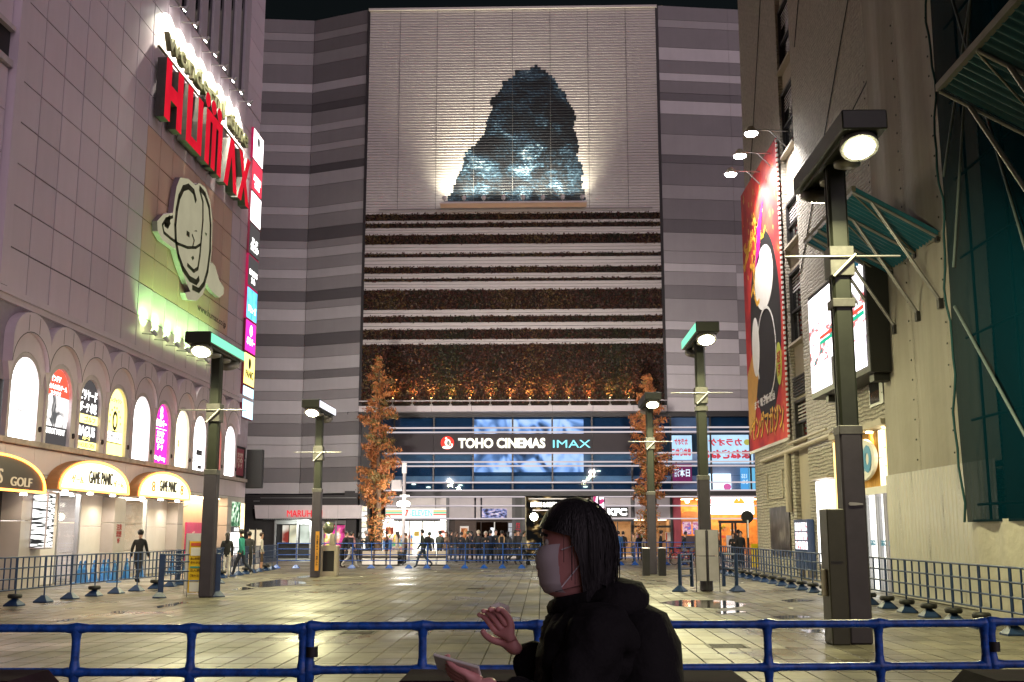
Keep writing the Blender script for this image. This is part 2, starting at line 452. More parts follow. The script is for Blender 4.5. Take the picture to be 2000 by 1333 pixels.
# right wing, slightly receding
CC = [(11,'D'),(38,'M'),(53,'D'),(92,'L'),(117,'D'),(142,'L'),(157,'D'),(181,'K'),(196,'L'),(222,'D'),(262,'M'),(302,'K'),(318,'D'),(361,'M'),(388,'D'),(428,'K'),(454,'M'),(490,'M'),(514,'L'),(530,'M'),(557,'D'),(583,'M'),(627,'L'),(644,'D'),(660,'L'),(689,'M'),(713,'L'),(731,'L'),(760,'M'),(776,'L'),(804,'L')]
a = Vector((8.2, 72.0, 0)); b = Vector((15.6, 73.0, 0)); fr = Frame(a, b - a, (0, 0, 1)); ln = (b - a).length
zc = [on_y(1290, p[0], 72.0).z for p in CC]
for i in range(len(CC) - 1):
    for k, (u0, u1) in enumerate(((0.0, ln*.665), (ln*.665, ln))):
        t = CC[i][1] if k == 0 else CC[max(0, i - (1 if 16 < i < 28 else 0))][1]
        part(MB().prism(rect(u0 + .006, u1 - .006, zc[i+1] + .012, zc[i] - .012), fr, -0.3, R.uniform(0, .01)), 'panel', M_str[t], cinema)
# edge posts of the tower
for x in (-12.02, 8.1):
    part(MB().box((x - .09, 71.95, 9.3), (x + .09, 73.0, 37.9)), 'edge_post', M_dark, cinema)
# louvred tower face
M_pgrey0 = surf('seam grey', (.16, .15, .15), rough=.6)
M_slat = surf('louvre white metal', (0.64, 0.60, 0.575), rough=0.45, var=0.06, scale=0.5, streak=0.3)
M_print = None
TX0, TX1 = -11.92, 8.0
def slat_poly(h): return [(0, 0.0), (0.05, h*0.06), (0.062, h*0.2), (0.03, h*0.90), (0, h*0.90)]
def slat(z, h, x0, x1, mats):
    mb = MB(); pr = slat_poly(h); n = len(pr)
    vs = [(x0, YF - d, z + q) for d, q in pr] + [(x1, YF - d, z + q) for d, q in pr]
    mb.add(vs, [(i, n+i, n+(i+1) % n, (i+1) % n) for i in range(n)]); mb.add(vs, [tuple(range(n)), tuple(range(2*n-1, n-1, -1))])
    return mb
z_top, z_bot = 37.72, 23.25
NS = 74; hs = (z_top - z_bot)/NS
part(MB().box((TX0, YF + .02, z_bot - .1), (TX1, YF + .25, z_top + .1)), 'backing_wall', M_slat, cinema)
# printed picture on the louvres: a plain craggy rock in dark blue stone colours (stand-in for the poster)
m, nt, out = _new('rock print'); N = nt.nodes.new; L = nt.links.new
bs = N('ShaderNodeBsdfPrincipled'); bs.inputs['Roughness'].default_value = 0.5; L(bs.outputs[0], out.inputs[0])
g = N('ShaderNodeNewGeometry'); mp = N('ShaderNodeMapping'); mp.inputs['Scale'].default_value = (1, 0.05, 1.25); L(g.outputs['Position'], mp.inputs['Vector'])
nz = N('ShaderNodeTexNoise'); nz.inputs['Scale'].default_value = 5.5; nz.inputs['Detail'].default_value = 9; nz.inputs['Roughness'].default_value = 0.8; L(mp.outputs[0], nz.inputs['Vector'])
big = N('ShaderNodeTexNoise'); big.inputs['Scale'].default_value = 0.55; big.inputs['Detail'].default_value = 3; big.inputs['Distortion'].default_value = 1.0; L(mp.outputs[0], big.inputs['Vector'])
sm_ = N('ShaderNodeMath'); sm_.operation = 'MULTIPLY_ADD'; sm_.inputs[1].default_value = 0.75; L(big.outputs['Fac'], sm_.inputs[0]); L(nz.outputs['Fac'], sm_.inputs[2])
rp = N('ShaderNodeValToRGB'); cr = rp.color_ramp
for _ in range(3): cr.elements.new(0.5)
for i, (p, c) in enumerate([(0.72, (0.006, 0.006, 0.009)), (0.86, (0.010, 0.014, 0.02)), (0.955, (0.022, 0.048, 0.08)), (1.03, (0.07, 0.13, 0.19)), (1.1, (0.36, 0.43, 0.46))]):
    cr.elements[i].position = min(1.0, p*0.86); cr.elements[i].color = (*c, 1)
dv = N('ShaderNodeMath'); dv.operation = 'MULTIPLY'; dv.inputs[1].default_value = 0.85; L(sm_.outputs[0], dv.inputs[0])
L(dv.outputs[0], rp.inputs[0]); L(rp.outputs[0], bs.inputs['Base Color'])
M_print = m
crag = [(868,404),(880,378),(893,352),(903,330),(908,300),(925,286),(944,262),(952,236),(962,214),(958,196),(975,178),(984,160),(1000,150),(1012,136),(1028,140),(1046,128),(1066,140),(1080,150),(1092,172),(1104,182),(1112,206),(1126,226),(1121,254),(1130,282),(1128,306),(1138,330),(1136,358),(1143,380),(1140,404)]
cp = [ff(x, y) for x, y in crag]
for i in range(NS):
    z = z_bot + i*hs; zm = z + hs*0.5
    xs = []
    for (a, b) in zip(cp, cp[1:] + cp[:1]):
        if (a[1] - zm)*(b[1] - zm) < 0: xs.append(a[0] + (b[0] - a[0])*(zm - a[1])/(b[1] - a[1]))
    s_ = part(slat(z, hs, TX0, TX1, M_slat), 'slat', M_slat, cinema)
    if len(xs) >= 2:
        mb = slat(z, hs*1.0, min(xs) + R.uniform(-.1, .1), max(xs) + R.uniform(-.1, .1), M_print)
        mb.v = [(x, y - 0.012, zz + (0.006 if k % 5 in (2, 3) else -0.004)) for k, (x, y, zz) in enumerate(mb.v)]
        sub(mb, 'printed_face', M_print, s_)
for px in (780, 853, 926, 1001, 1075, 1149, 1224):
    u = ff(px, 200)[0]
    part(MB().box((u - .012, YF - .066, z_bot), (u + .012, YF, z_top)), 'seam_strip', M_pgrey0, cinema)
part(MB().box((TX0 - .1, YF - .2, z_top), (TX1 + .1, YF + .9, z_top + .15)), 'coping', M_slat, cinema)
# banded lower face: white louvres and planted bands
bands = [(418,429.5),(436,444),(459,476),(495.5,501.5),(522,533),(544,549),(566.5,604),(618,629),(644,662),(673,786)]
zb = [(ff(1000, b)[1], ff(1000, a)[1]) for a, b in bands]
part(MB().box((TX0, YF + .05, 9.7), (TX1, YF + .3, z_bot)), 'planter_backing', surf('planter felt', (0.02, 0.016, 0.012), rough=0.95, var=0.4), cinema)
edges = [z_bot] + [v for lo, hi in zb for v in (hi, lo)]
for k in range(0, len(edges) - 1, 2):
    hi, lo = edges[k], edges[k+1]
    n = max(1, round((hi - lo)/0.21)); h = (hi - lo)/n
    for q in range(n):
        part(slat(lo + q*h, h, TX0, TX1, M_slat), 'slat', M_slat, cinema)
M_ivy = [surf('ivy dark', (0.028, 0.032, 0.010), rough=0.5, var=0.3, scale=3), surf('ivy russet', (0.062, 0.018, 0.010), rough=0.5, var=0.3, scale=3), surf('ivy gold', (0.12, 0.075, 0.022), rough=0.5, var=0.3, scale=3)]
rng = np.random.default_rng(5)
def leaf_cloud(cen, size, nrm, jitter=0.7, asp=1.6):
    """vertices and faces of folded leaf quads around centres cen, facing roughly nrm"""
    n = len(cen); size = np.asarray(size)[:, None]
    nn = nrm + rng.normal(0, jitter, (n, 3)); nn /= np.linalg.norm(nn, axis=1)[:, None]
    t = rng.normal(0, 1, (n, 3)); t -= nn*(t*nn).sum(1)[:, None]; t /= np.linalg.norm(t, axis=1)[:, None]; b = np.cross(nn, t)
    a0 = cen - t*size*asp/2; a2 = cen + t*size*asp/2; a1 = cen + b*size/2 - nn*size*.15; a3 = cen - b*size/2 - nn*size*.15
    v = np.stack([a0, a1, a2, a3], 1).reshape(-1, 3); f = np.arange(4*n).reshape(-1, 4)
    return v, f
def np_mesh(name, v, f, mats, mi=None, smooth=False):
    me = bpy.data.meshes.new(name); k = f.shape[1]
    me.vertices.add(len(v)); me.vertices.foreach_set('co', v.astype(np.float32).ravel())
    me.loops.add(f.size); me.loops.foreach_set('vertex_index', f.astype(np.int32).ravel())
    me.polygons.add(len(f)); me.polygons.foreach_set('loop_start', np.arange(0, f.size, k, dtype=np.int32))
    for m_ in mats: me.materials.append(m_)
    if mi is not None: me.polygons.foreach_set('material_index', np.asarray(mi, np.int32))
    me.update(calc_edges=True); me.validate()
    return me
for i, (lo, hi) in enumerate(zb):
    area = (hi - lo)*(TX1 - TX0); n = int(area*230)
    cen = np.stack([rng.uniform(TX0, TX1, n), YF - rng.uniform(.0, .22, n)**1.0, rng.uniform(lo - .04, hi + .05, n)], 1)
    cl = np.sin(cen[:, 0]*1.7 + i)*.3 + np.sin(cen[:, 0]*.6 + 2)*.4 + rng.normal(0, .45, n) + (0.25 if i < 7 else -.1)
    v, f = leaf_cloud(cen, rng.uniform(.05, .12, n), np.array([0, -1, .35]))
    me = np_mesh('planted_band', v, f, M_ivy, np.where(cl < -.45, 0, np.where(cl < .75, 1, 2)))
    o = keep(link('planted_band', me), cinema); o['kind'] = 'stuff'
# ledge with the ivy spotlights
M_led = surf('ledge white', (0.62, 0.56, 0.57), rough=0.4, var=0.06)
zl = (ff(1000, 807)[1], ff(1000, 796)[1])
us = [ff(x, 800)[0] for x in (705, 768, 846, 923, 1001, 1079, 1157, 1235, 1300)]
for u0, u1 in zip(us[:-1], us[1:]):
    part(MB().box((u0 + .01, YF - 1.0, zl[0]), (u1 - .01, YF, zl[1])), 'ledge_panel', M_led, cinema)
part(MB().box((us[0], YF - .95, zl[1] + .30), (us[-1], YF - .90, zl[1] + .36)), 'rail', M_led, cinema)
M_fix = surf('fixture grey', (0.32, 0.30, 0.28), rough=0.4, metal=0.4)
M_warm = glow('amber lens', (1.0, 0.55, 0.16), 40)
for k, px in enumerate((770, 808, 845, 882, 919, 959, 997, 1035, 1074, 1112, 1150, 1190, 1227)):
    u = ff(px, 790)[0]; z0 = zl[1]
    t = thing('planter_spotlight', (u, YF - .85, z0), 'amber spotlight under the planted wall, ' + ORD[k] + ' counted from the store tree', 'spotlight', 'amber spotlights along the ledge')
    part(MB().box((u - .09, YF - .95, z0 + .005), (u + .09, YF - .75, z0 + .10)).tube((u, YF - .85, z0 + .1), (u, YF - .85, z0 + .3), .03), 'bracket', M_fix, t)
    part(MB().tube((u, YF - .86, z0 + .28), (u, YF - .70, z0 + .48), .07, .10, n=10), 'lamp_head', M_fix, t)
    part(MB().tube((u, YF - .699, z0 + .481), (u, YF - .69, z0 + .49), .085, n=10), 'lens', M_warm, t)
    light('amber_light', 'SPOT', (u, YF - .52, z0 + .55), 230, (1.0, 0.46, 0.12), t, (u, YF + .1, z0 + 1.9), size=.05, spot=84, blend=1.0)
# lamp rail under the printed face
M_lampw = glow('floodlight lens', (1.0, 0.97, 0.80), 30)
rail = thing('lamp_rail', (ff(1000, 405)[0], YF - .2, z_bot), 'white lamp shelf projecting below the printed louvres', 'shelf')
u0, u1 = ff(862, 406)[0], ff(1145, 406)[0]
part(MB().box((u0, YF - 1.25, z_bot + .05), (u1, YF - .12, z_bot + .17)), 'shelf', M_led, rail)
part(MB().box((TX0 + .9, YF - .2, z_bot - .06), (TX1 - .5, YF - .12, z_bot)), 'rail', M_fix, rail)
for k in range(8):
    u = u0 + .3 + (u1 - u0 - .6)*k/7
    t = thing('facade_floodlight', (u, YF - 1.1, z_bot + .17), 'white floodlight on the shelf below the printed louvres, ' + ORD[k] + ' from the pink building side', 'floodlight', 'floodlights on the lamp shelf')
    part(MB().tube((u, YF - 1.1, z_bot + .17), (u, YF - 1.1, z_bot + .35), .03), 'stem', M_fix, t)
    part(MB().lathe([(.04, -.12), (.12, -.10), (.15, .05), (.155, .10)], (u, YF - 1.08, z_bot + .46), 12, axis=(0, .5, 1)), 'lamp_head', M_led, t)
    part(MB().lathe([(.13, .103), (.12, .115)], (u, YF - 1.08, z_bot + .46), 12, axis=(0, .5, 1)), 'lens', M_lampw, t)
    light('flood_light', 'SPOT', (u, YF - 1.0, z_bot + .72), 300 if k in (0, 7) else 820, (1.0, 0.93, 0.70), t, ((u - u0 - 4.8)*.8 + u0 + 4.8, YF + .1, z_bot + 4.4), size=.35, spot=125, blend=1.0)

# ------------------------------------------------------------------ glazed storeys under the ledge
GX0, GX1 = ff(740, 900)[0], 14.3
M_mull = surf('mullion', (0.035, 0.033, 0.036), rough=0.4, metal=0.3)
M_glass = glassy('facade glass', (0.62, 0.76, 0.88), 0.0)
GY = YF + .25           # glass plane
zt, zbm = ff(1000, 815)[1], ff(1000, 958)[1]
part(MB().box((GX0 - 2.2, YF + 3.0, 0), (GX1 + 3, YF + 3.2, 9.5)), 'back_wall', surf('interior wall', (0.10, 0.11, 0.13), rough=0.8), cinema)
part(MB().box((GX0 - 2.2, YF + .05, 4.05), (GX1 + 3, YF + 3.0, 4.3)), 'floor_slab', M_dark, cinema)
part(MB().box((GX0 - 2.2, YF + .3, 9.33), (GX1 + 3, YF + 3.0, 9.5)), 'soffit', M_dark, cinema)
mul_px = [768, 846, 923.5, 1001, 1079, 1157, 1235, 1312, 1390, 1467]
mu = [ff(p, 900)[0] for p in mul_px]
xs_ = [GX0] + mu + [GX1]
for u in xs_:
    part(MB().box((u - .055, GY - .06, zbm), (u + .055, GY + .12, 9.33)), 'mullion', M_mull, cinema)
part(MB().box((GX0 - .3, YF - .05, zt), (GX1, YF + .35, zl[0] - .01)), 'head_beam', M_dark, cinema)
# blinds and floors seen through the glass: bands behind the panes
M_b = {'navy': surf('navy blind', (0.032, 0.075, 0.125), rough=0.7, var=0.15), 'grey': surf('grey blind', (0.36, 0.36, 0.36), rough=0.7, var=0.1), 'pale': surf('pale blind', (0.66, 0.63, 0.64), rough=0.7, var=0.1), 'mauve': surf('mauve blind', (0.55, 0.45, 0.50), rough=0.7, var=0.1)}
rows = [(815, 846, 'navy'), (886, 911, 'grey'), (911, 929, 'navy'), (929, 942, 'pale'), (942, 958, 'navy')]
for a_, b_, c_ in rows:
    z1, z0 = ff(1000, a_)[1], ff(1000, b_)[1]
    for k, (u0, u1) in enumerate(zip(xs_[:-1], xs_[1:])):
        cc = c_ if (u0 < 8 or c_ == 'navy' and R.random() < .6) else 'mauve'
        part(MB().box((u0 + .03, YF + .62, z0 + .01), (u1 - .03, YF + .66, z1 - .01)), 'blind', M_b[cc], cinema)
for a_, b_ in ((815, 846), (886, 958)):
    z1, z0 = ff(1000, a_)[1], ff(1000, b_)[1]
    for u0, u1 in zip(xs_[:-1], xs_[1:]):
        part(MB().box((u0 + .056, GY, z0), (u1 - .056, GY + .02, z1)), 'pane', M_glass, cinema)
# lower rim and horizontal bars whose material glows faintly
M_bar = glow('glowing bar', (1.0, 0.88, 0.92), 0.38, .15, .3)
for py in (836.5, 845, 886, 903, 911, 943, 958.5):
    z = ff(1000, py)[1]
    part(MB().box((GX0 + .4, YF - .28, z - .045), (GX1 + .2, YF - .12, z + .045)), 'horizontal_bar', M_bar, cinema)
part(MB().box((GX0 - .3, YF - .1, ff(1000, 969)[1]), (GX1, YF + .3, ff(1000, 960)[1])), 'fascia', M_dark, cinema)
for x0_, x1_ in ((GX0, ff(1025, 990)[0]), (ff(1157, 990)[0], GX1 + .2)):
    for py in (971, 988.5, 1013.5):
        z = ff(1000, py)[1]
        part(MB().box((x0_ + .4, YF - .28, z - .04), (x1_, YF - .12, z + .04)), 'horizontal_bar', M_bar, cinema)
# sign band with the cinema name
M_band = surf('sign band', (0.022, 0.014, 0.018), rough=0.6, var=0.1)
sgn = thing('cinema_sign', (-1, YF, ff(1000, 884)[1]), 'dark sign band reading TOHO CINEMAS IMAX with a round red emblem', 'sign')
z1, z0 = ff(1000, 847.5)[1], ff(1000, 884)[1]
for u0, u1 in zip(xs_[:7] , xs_[1:8]):
    part(MB().box((u0 + .01, YF - .05, z0), (u1 - .01, YF + .2, z1)), 'panel', M_band, sgn)
for u0, u1 in zip(xs_[7:-1], xs_[8:]):
    part(MB().box((u0 + .056, GY, z0), (u1 - .056, GY + .02, z1)), 'pane', M_glass, cinema)
M_cream = glow('cream letters', (1.0, 0.97, 0.78), 1.25); M_cy = glow('cyan letters', (0.25, 0.80, 0.92), 0.95); M_redl = glow('red emblem', (0.85, 0.05, 0.035), 0.9)
(a0, b0), (a1, b1) = ff(895, 876), ff(1065, 856)
part(text(MB(), 'TOHO CINEMAS', FF, (a0+a1)/2, (b0+b1)/2, a1 - a0, b1 - b0, .06, .06, bold=.035), 'lettering', M_cream, sgn)
(a0, b0), (a1, b1) = ff(1080, 875), ff(1153, 860)
part(text(MB(), 'IMAX', FF, (a0+a1)/2, (b0+b1)/2, a1 - a0, b1 - b0, .06, .06, bold=.0), 'lettering', M_cy, sgn)
cu, cv = ff(874, 865.5); rr = .43
part(MB().prism(ell(cu, cv, rr, rr, 32), FF, .06, .12), 'emblem_disc', M_redl, sgn)
e = MB()
e.prism(ell(cu + .02, cv + .02, .19, .22, 20), FF, .122, .15); e.prism(ell(cu - .02, cv - .30, .3, .10, 20), FF, .122, .15)
e.prism(ell(cu - .08, cv + .29, .07, .06, 12), FF, .122, .15); e.prism(ell(cu + .30, cv - .17, .06, .13, 12), FF, .122, .15)
part(e, 'emblem_mark', M_cream, sgn)
part(MB().prism(ell(cu + .07, cv - .02, .10, .16, 16), FF, .152, .158), 'emblem_shade', surf('emblem grey', (.25, .27, .22), rough=.4), sgn)
# reflected screen built as a glowing panel behind the glass, split by the sign band
M_scr = picture('reflected screen', [(0.30, (0.05, 0.06, 0.09)), (0.42, (0.16, 0.22, 0.36)), (0.50, (0.45, 0.55, 0.85)), (0.58, (0.80, 0.80, 0.98)), (0.66, (0.95, 0.85, 0.84))], 0.85, scale=0.62, stretch=(1, 1, .8), detail=1.5, distort=1.6)
scr = thing('screen_reflection', (ff(1030, 920)[0], YF + .45, ff(1030, 922)[1]), 'pale blue screen reflection, built as a large glowing panel behind the cinema glass', 'screen')
for a_, b_ in ((818, 846), (886, 922)):
    (u0, z0), (u1, z1) = ff(925, b_), ff(1140, a_)
    part(MB().box((u0, YF + .42, z0), (u1, YF + .52, z1)), 'reflection_panel', M_scr, scr)
# ------------------------------------------------------------------ ground floor shops of the cinema building
M_w = surf('white interior', (0.75, 0.73, 0.70), rough=0.7, var=0.05)
M_ceil = glow('shop ceiling light', (1.0, 0.96, 0.88), 16.0)
M_beige = surf('beige panel', (0.60, 0.56, 0.53), rough=0.6, var=0.06)
M_pgrey = surf('grey panel', (0.42, 0.39, 0.40), rough=0.6, var=0.06)
M_steel = surf('steel', (0.38, 0.37, 0.38), rough=0.35, metal=0.6, var=0.05)
M_black = surf('black', (0.012, 0.012, 0.013), rough=0.5)
M_sglass = glassy('shop glass', (0.93, 0.95, 0.95), 0.03)
M_prod = [surf('goods %d' % i, c, rough=0.5) for i, c in enumerate([(.6,.1,.06), (.65,.45,.05), (.08,.35,.12), (.1,.25,.55), (.7,.68,.62), (.55,.25,.1), (.65,.3,.4)])]
def U(px, py=1050): return ff(px, py)[0]
def Zf(py): return ff(1000, py)[1]
ZS0, ZS1 = Zf(1013), Zf(971)      # sign storey
# upper panels (between the bars)
for a_, b_, m_ in ((752, 777, M_beige), (777, 851, M_beige), (851, 872, M_beige), (876, 927, M_pgrey), (929, 939, M_pgrey), (941, 1002, M_pgrey), (1004, 1020, M_black), (1181, 1237, M_pgrey), (1239, 1280, M_pgrey), (1282, 1312, M_pgrey)):
    for p0, p1 in ((972.5, 987.5), (989.5, 1012.5)):
        part(MB().box((U(a_, p0) + .02, YF + .02, Zf(p1)), (U(b_, p0) - .02, YF + .12, Zf(p0))), 'panel', m_, cinema)
for a_ in (739, 874, 1003, 1023, 1158, 1236, 1313):
    part(MB().box((U(a_) - .10, YF - .02, 0.16), (U(a_) + .10, YF + .4, ZS1)), 'pillar', M_mull if a_ != 739 else M_steel, cinema)
part(MB().box((GX0 - 2, YF - .25, 0.0), (U(1022), YF + 3.0, 0.15)), 'step', M_beige, cinema)
part(MB().box((U(1160), YF - .25, 0.0), (GX1 + 2, YF + 3.0, 0.15)), 'step', M_beige, cinema)

def shop(name, label, x0, x1, wall, ceil, zc=2.45, depth=2.7):
    t = thing(name, ((x0+x1)/2, YF + 1.4, 0.15), label, 'shop')
    part(MB().box((x0, YF + depth, .15), (x1, YF + depth + .1, zc)), 'back_wall', wall, t)
    part(MB().box((x0, YF + .5, .15), (x0 + .08, YF + depth, zc)), 'side_wall', wall, t)
    part(MB().box((x1 - .08, YF + .5, .15), (x1, YF + depth, zc)), 'side_wall', wall, t)
    part(MB().box((x0, YF + .3, zc), (x1, YF + depth + .1, zc + .1)), 'ceiling', wall, t)
    n = max(1, int((x1 - x0)/1.1))
    for k in range(n):
        xa = x0 + (x1 - x0)*(k + .18)/n; xb = x0 + (x1 - x0)*(k + .82)/n
        part(MB().box((xa, YF + .7, zc - .03), (xb, YF + 2.3, zc - .005)), 'ceiling_light', ceil, t)
    return t
# convenience store
xs0, xs1 = U(742), U(872)
t7 = shop('convenience_store', 'brightly lit convenience store under a 7-ELEVEN sign, goods in the window', xs0, xs1, M_w, M_ceil)
for q in range(11):
    x = xs0 + .35 + q*.33
    if U(795) < x < U(850): continue
    sh = part(MB().box((x, YF + 1.5, .15), (x + .3, YF + 1.9, 1.55 + R.uniform(-.15, .1))), 'shelf', M_w, t7)
    for r in range(5):
        for c in range(2):
            sub(MB().box((x + .02 + c*.14, YF + 1.42, .25 + r*.26), (x + .13 + c*.14, YF + 1.499, .25 + r*.26 + R.uniform(.12, .22))), 'goods', R.choice(M_prod), sh)
for a_, b_ in ((745, 776), (778, 797), (799, 822), (824, 845), (847, 870)):
    fr_ = part(MB().box((U(a_) - .03, YF + .2, .15), (U(a_) + .03, YF + .3, 2.4)), 'door_frame', M_mull, t7)
    part(MB().box((U(a_) + .03, YF + .24, .16), (U(b_), YF + .255, 2.38)), 'pane', M_sglass, t7)
part(MB().box((U(768), YF - .15, Zf(1018)), (U(860), YF + .2, Zf(1014))), 'door_canopy', M_black, t7)
for (a_, p0, b_, p1, m_) in ((747, 1055, 765, 1074, M_prod[3]), (752, 1030, 768, 1044, M_prod[0]), (855, 1036, 868, 1042, M_prod[0]), (856, 1048, 867, 1062, M_prod[4]), (808, 1038, 818, 1048, M_prod[1]), (748, 1075, 766, 1090, M_prod[5])):
    part(MB().box((U(a_), YF + .18, Zf(p1)), (U(b_), YF + .2, Zf(p0))), 'window_poster', m_, t7)
s7 = thing('store_sign', (U(815), YF, Zf(1012)), 'white store sign reading 7-ELEVEN with green, orange and red stripes', 'sign')
part(MB().box((U(753), YF - .06, Zf(1012)), (U(871), YF + .015, Zf(994))), 'sign_face', glow('store sign white', (1.0, .97, .90), 0.75, .1), s7)
for py, m_ in ((998.5, glow('stripe orange', (1, .42, .08), .8)), (1002, glow('stripe green', (.08, .6, .3), .7)), (1005.5, glow('stripe red', (.9, .12, .08), .8))):
    for a_, b_ in ((753, 786), (846, 871)):
        part(MB().box((U(a_), YF - .075, Zf(py + 1.3)), (U(b_), YF - .062, Zf(py - 1.3))), 'stripe', m_, s7)
part(text(MB(), '7', FF, U(794), Zf(1002.5), .25, .44, .065, .02, bold=.05), 'lettering', glow('stripe red', (1, 0, 0), 1), s7)
part(text(MB(), '-ELEVEN', FF, U(822), Zf(1002.5), 1.45, .40, .065, .02, bold=.01), 'lettering', glow('letter teal', (.10, .68, .58), .85), s7)
# restaurant entrance between store and passage
tr = thing('ribbed_restaurant', (U(945), YF, .15), 'brown ribbed restaurant front with framed menu poster and dark glass doors', 'shop')
for k in range(22):
    x = U(888) + (U(930) - U(888))*k/22
    part(MB().box((x, YF + .2, .15), (x + .042, YF + .3, 2.5)), 'rib', surf('brown rib', (.10, .065, .05), rough=.6), tr)
part(MB().box((U(875), YF + .3, .15), (U(1002), YF + .4, 2.55)), 'back_wall', surf('brown wall', (.05, .035, .03), rough=.7), tr)
fm = part(MB().box((U(898), YF + .1, Zf(1056)), (U(915), YF + .2, Zf(1028))), 'poster_frame', M_w, tr)
sub(MB().box((U(900), YF + .085, Zf(1054)), (U(913), YF + .098, Zf(1032))), 'poster', picture('food poster', [(.35, (.12, .03, .02)), (.5, (.5, .16, .05)), (.62, (.65, .4, .2))], .6, scale=3.5, detail=3), fm)
for a_, b_ in ((930, 938), (940, 964), (967, 991)):
    part(MB().box((U(a_), YF + .22, .16), (U(b_), YF + .24, 2.3)), 'door_pane', glassy('dark door glass', (.35, .38, .45), .12), tr)
part(MB().box((U(964.5), YF + .15, .16), (U(966.5), YF + .26, 2.3)), 'door_post', M_w, tr)
part(MB().box((U(958), YF + .12, Zf(1048)), (U(964), YF + .14, Zf(1031))), 'notice', glow('notice white', (.95, .95, 1), .8), tr)
for k in range(4):
    part(MB().box((U(993), YF + .02, Zf(1030 + 9*k)), (U(1002), YF + .1, Zf(1022 + 9*k))), 'menu_board', glow('menu white', (.8, .8, .85), .35, .4, 6), tr)
part(MB().box((U(1004.5), YF + .03, .15), (U(1021), YF + .3, 2.5)), 'dark_wall', M_black, tr)
part(text(MB(), '縁日\nうまい\n酒', FF, U(1012), Zf(1038), .35, 1.1, -.02, .02, bold=.03), 'lettering', glow('dull red letters', (.5, .03, .05), .6), tr)
sg = thing('small_sign', (U(965), YF, Zf(1012)), 'small bluish lit sign above the restaurant doors', 'sign')
part(MB().box((U(941), YF - .04, Zf(1012)), (U(990), YF + .018, Zf(994))), 'sign_face', picture('blue sign', [(.4, (.05, .04, .06)), (.52, (.25, .3, .6)), (.62, (.7, .5, .6)), (.7, (.95, .95, 1))], .6, scale=4, stretch=(1, 1, 2), detail=4), sg)
# passage
tp = thing('passage', (U(1090), YF + 4, 0), 'dark open passage through the cinema building with ceiling lights', 'passage')
part(MB().box((U(1025), YF + 2.9, 0), (U(1156), YF + 2.98, 4.0)), 'back_wall', picture('far shopfronts', [(.45, (.004, .004, .004)), (.58, (.05, .03, .012)), (.68, (.5, .35, .15)), (.74, (1, .85, .6))], .8, scale=1.4, detail=3, stretch=(1, 1, 1.8)), tp)
part(MB().box((U(1026), YF + .3, .0), (U(1027.5), YF + 2.9, 4.0)), 'side_wall', surf('passage steel', (.3, .27, .2), rough=.3, metal=.4), tp)
for k in range(4):
    part(MB().box((U(1032), YF + .4 + k*.6, Zf(975)), (U(1150), YF + .5 + k*.6, Zf(973))), 'ceiling_beam', M_beige, tp)
part(MB().box((U(1040), YF + .1, Zf(998)), (U(1088), YF + .2, Zf(996))), 'sign_beam', M_steel, tp)
part(text(MB(), 'SHOPS & RESTAURANT', FF, U(1076), Zf(986), 2.6, .30, .02, .05, bold=.04), 'lettering', glow('passage letters', (1, .97, .85), 3.0), tp)
gl_ = thing('globe_lamp', (U(1043), YF - .1, Zf(1017)), 'round glowing globe lamp at the passage corner', 'lamp')
part(MB().lathe([(.02, -.26), (.16, -.20), (.25, -.06), (.26, .05), (.20, .18), (.09, .255), (.02, .26)], (U(1043), YF - .1, Zf(1010)), 18), 'globe', glow('globe', (1, .96, .72), 9), gl_)
part(MB().tube((U(1043), YF - .1, Zf(1010) - .25), (U(1043), YF + .3, Zf(1010) - .45), .025), 'bracket', M_steel, gl_)
# fried chicken shop
tk = shop('chicken_restaurant', 'fried chicken restaurant with KFC sign and orange lit interior', U(1160), U(1312), surf('warm wall', (.35, .22, .13), rough=.7), glow('warm ceiling', (1, .7, .4), 4.0), zc=2.45)
for a_, b_ in ((1162, 1192), (1194, 1206), (1208, 1234), (1240, 1262), (1264, 1280), (1284, 1311)):
    part(MB().box((U(a_), YF + .2, .16), (U(b_), YF + .22, 2.2)), 'pane', M_sglass, tk)
    part(MB().box((U(b_) + .0, YF + .16, .16), (U(b_) + .06, YF + .28, 2.3)), 'frame', M_mull, tk)
part(MB().box((U(1160), YF - .1, Zf(1019)), (U(1236), YF + .25, Zf(1014))), 'door_head', M_black, tk)
part(MB().box((U(1240), YF - .05, Zf(1031)), (U(1312), YF + .25, Zf(1027))), 'door_head', M_black, tk)
pb = part(MB().box((U(1242), YF + .1, Zf(1064)), (U(1262), YF + .19, Zf(1040))), 'menu_board', M_w, tk)
for k in range(6):
    sub(MB().box((U(1244 + 6*(k % 3)), YF + .085, Zf(1051 + 8*(k//3))), (U(1248 + 6*(k % 3)), YF + .098, Zf(1046 + 8*(k//3)))), 'menu_picture', R.choice(M_prod), pb)
po = part(MB().box((U(1300), YF + .1, Zf(1057)), (U(1315), YF + .18, Zf(1040))), 'poster', M_w, tk)
for a_ in (1300.5, 1311.5):
    sub(MB().box((U(a_), YF + .085, Zf(1056)), (U(a_ + 3), YF + .098, Zf(1041))), 'poster_stripe', M_prod[0], po)
sk = thing('restaurant_sign', (U(1206), YF, Zf(1012)), 'dark sign with glowing white KFC letters', 'sign')
part(MB().box((U(1184), YF - .08, Zf(1010)), (U(1228), YF + .018, Zf(991))), 'sign_face', M_black, sk)
part(text(MB(), 'KFC', FF, U(1206), Zf(1000.5), 1.25, .45, .085, .04, bold=.05), 'lettering', glow('white letters', (1, .98, .95), 2.6), sk)
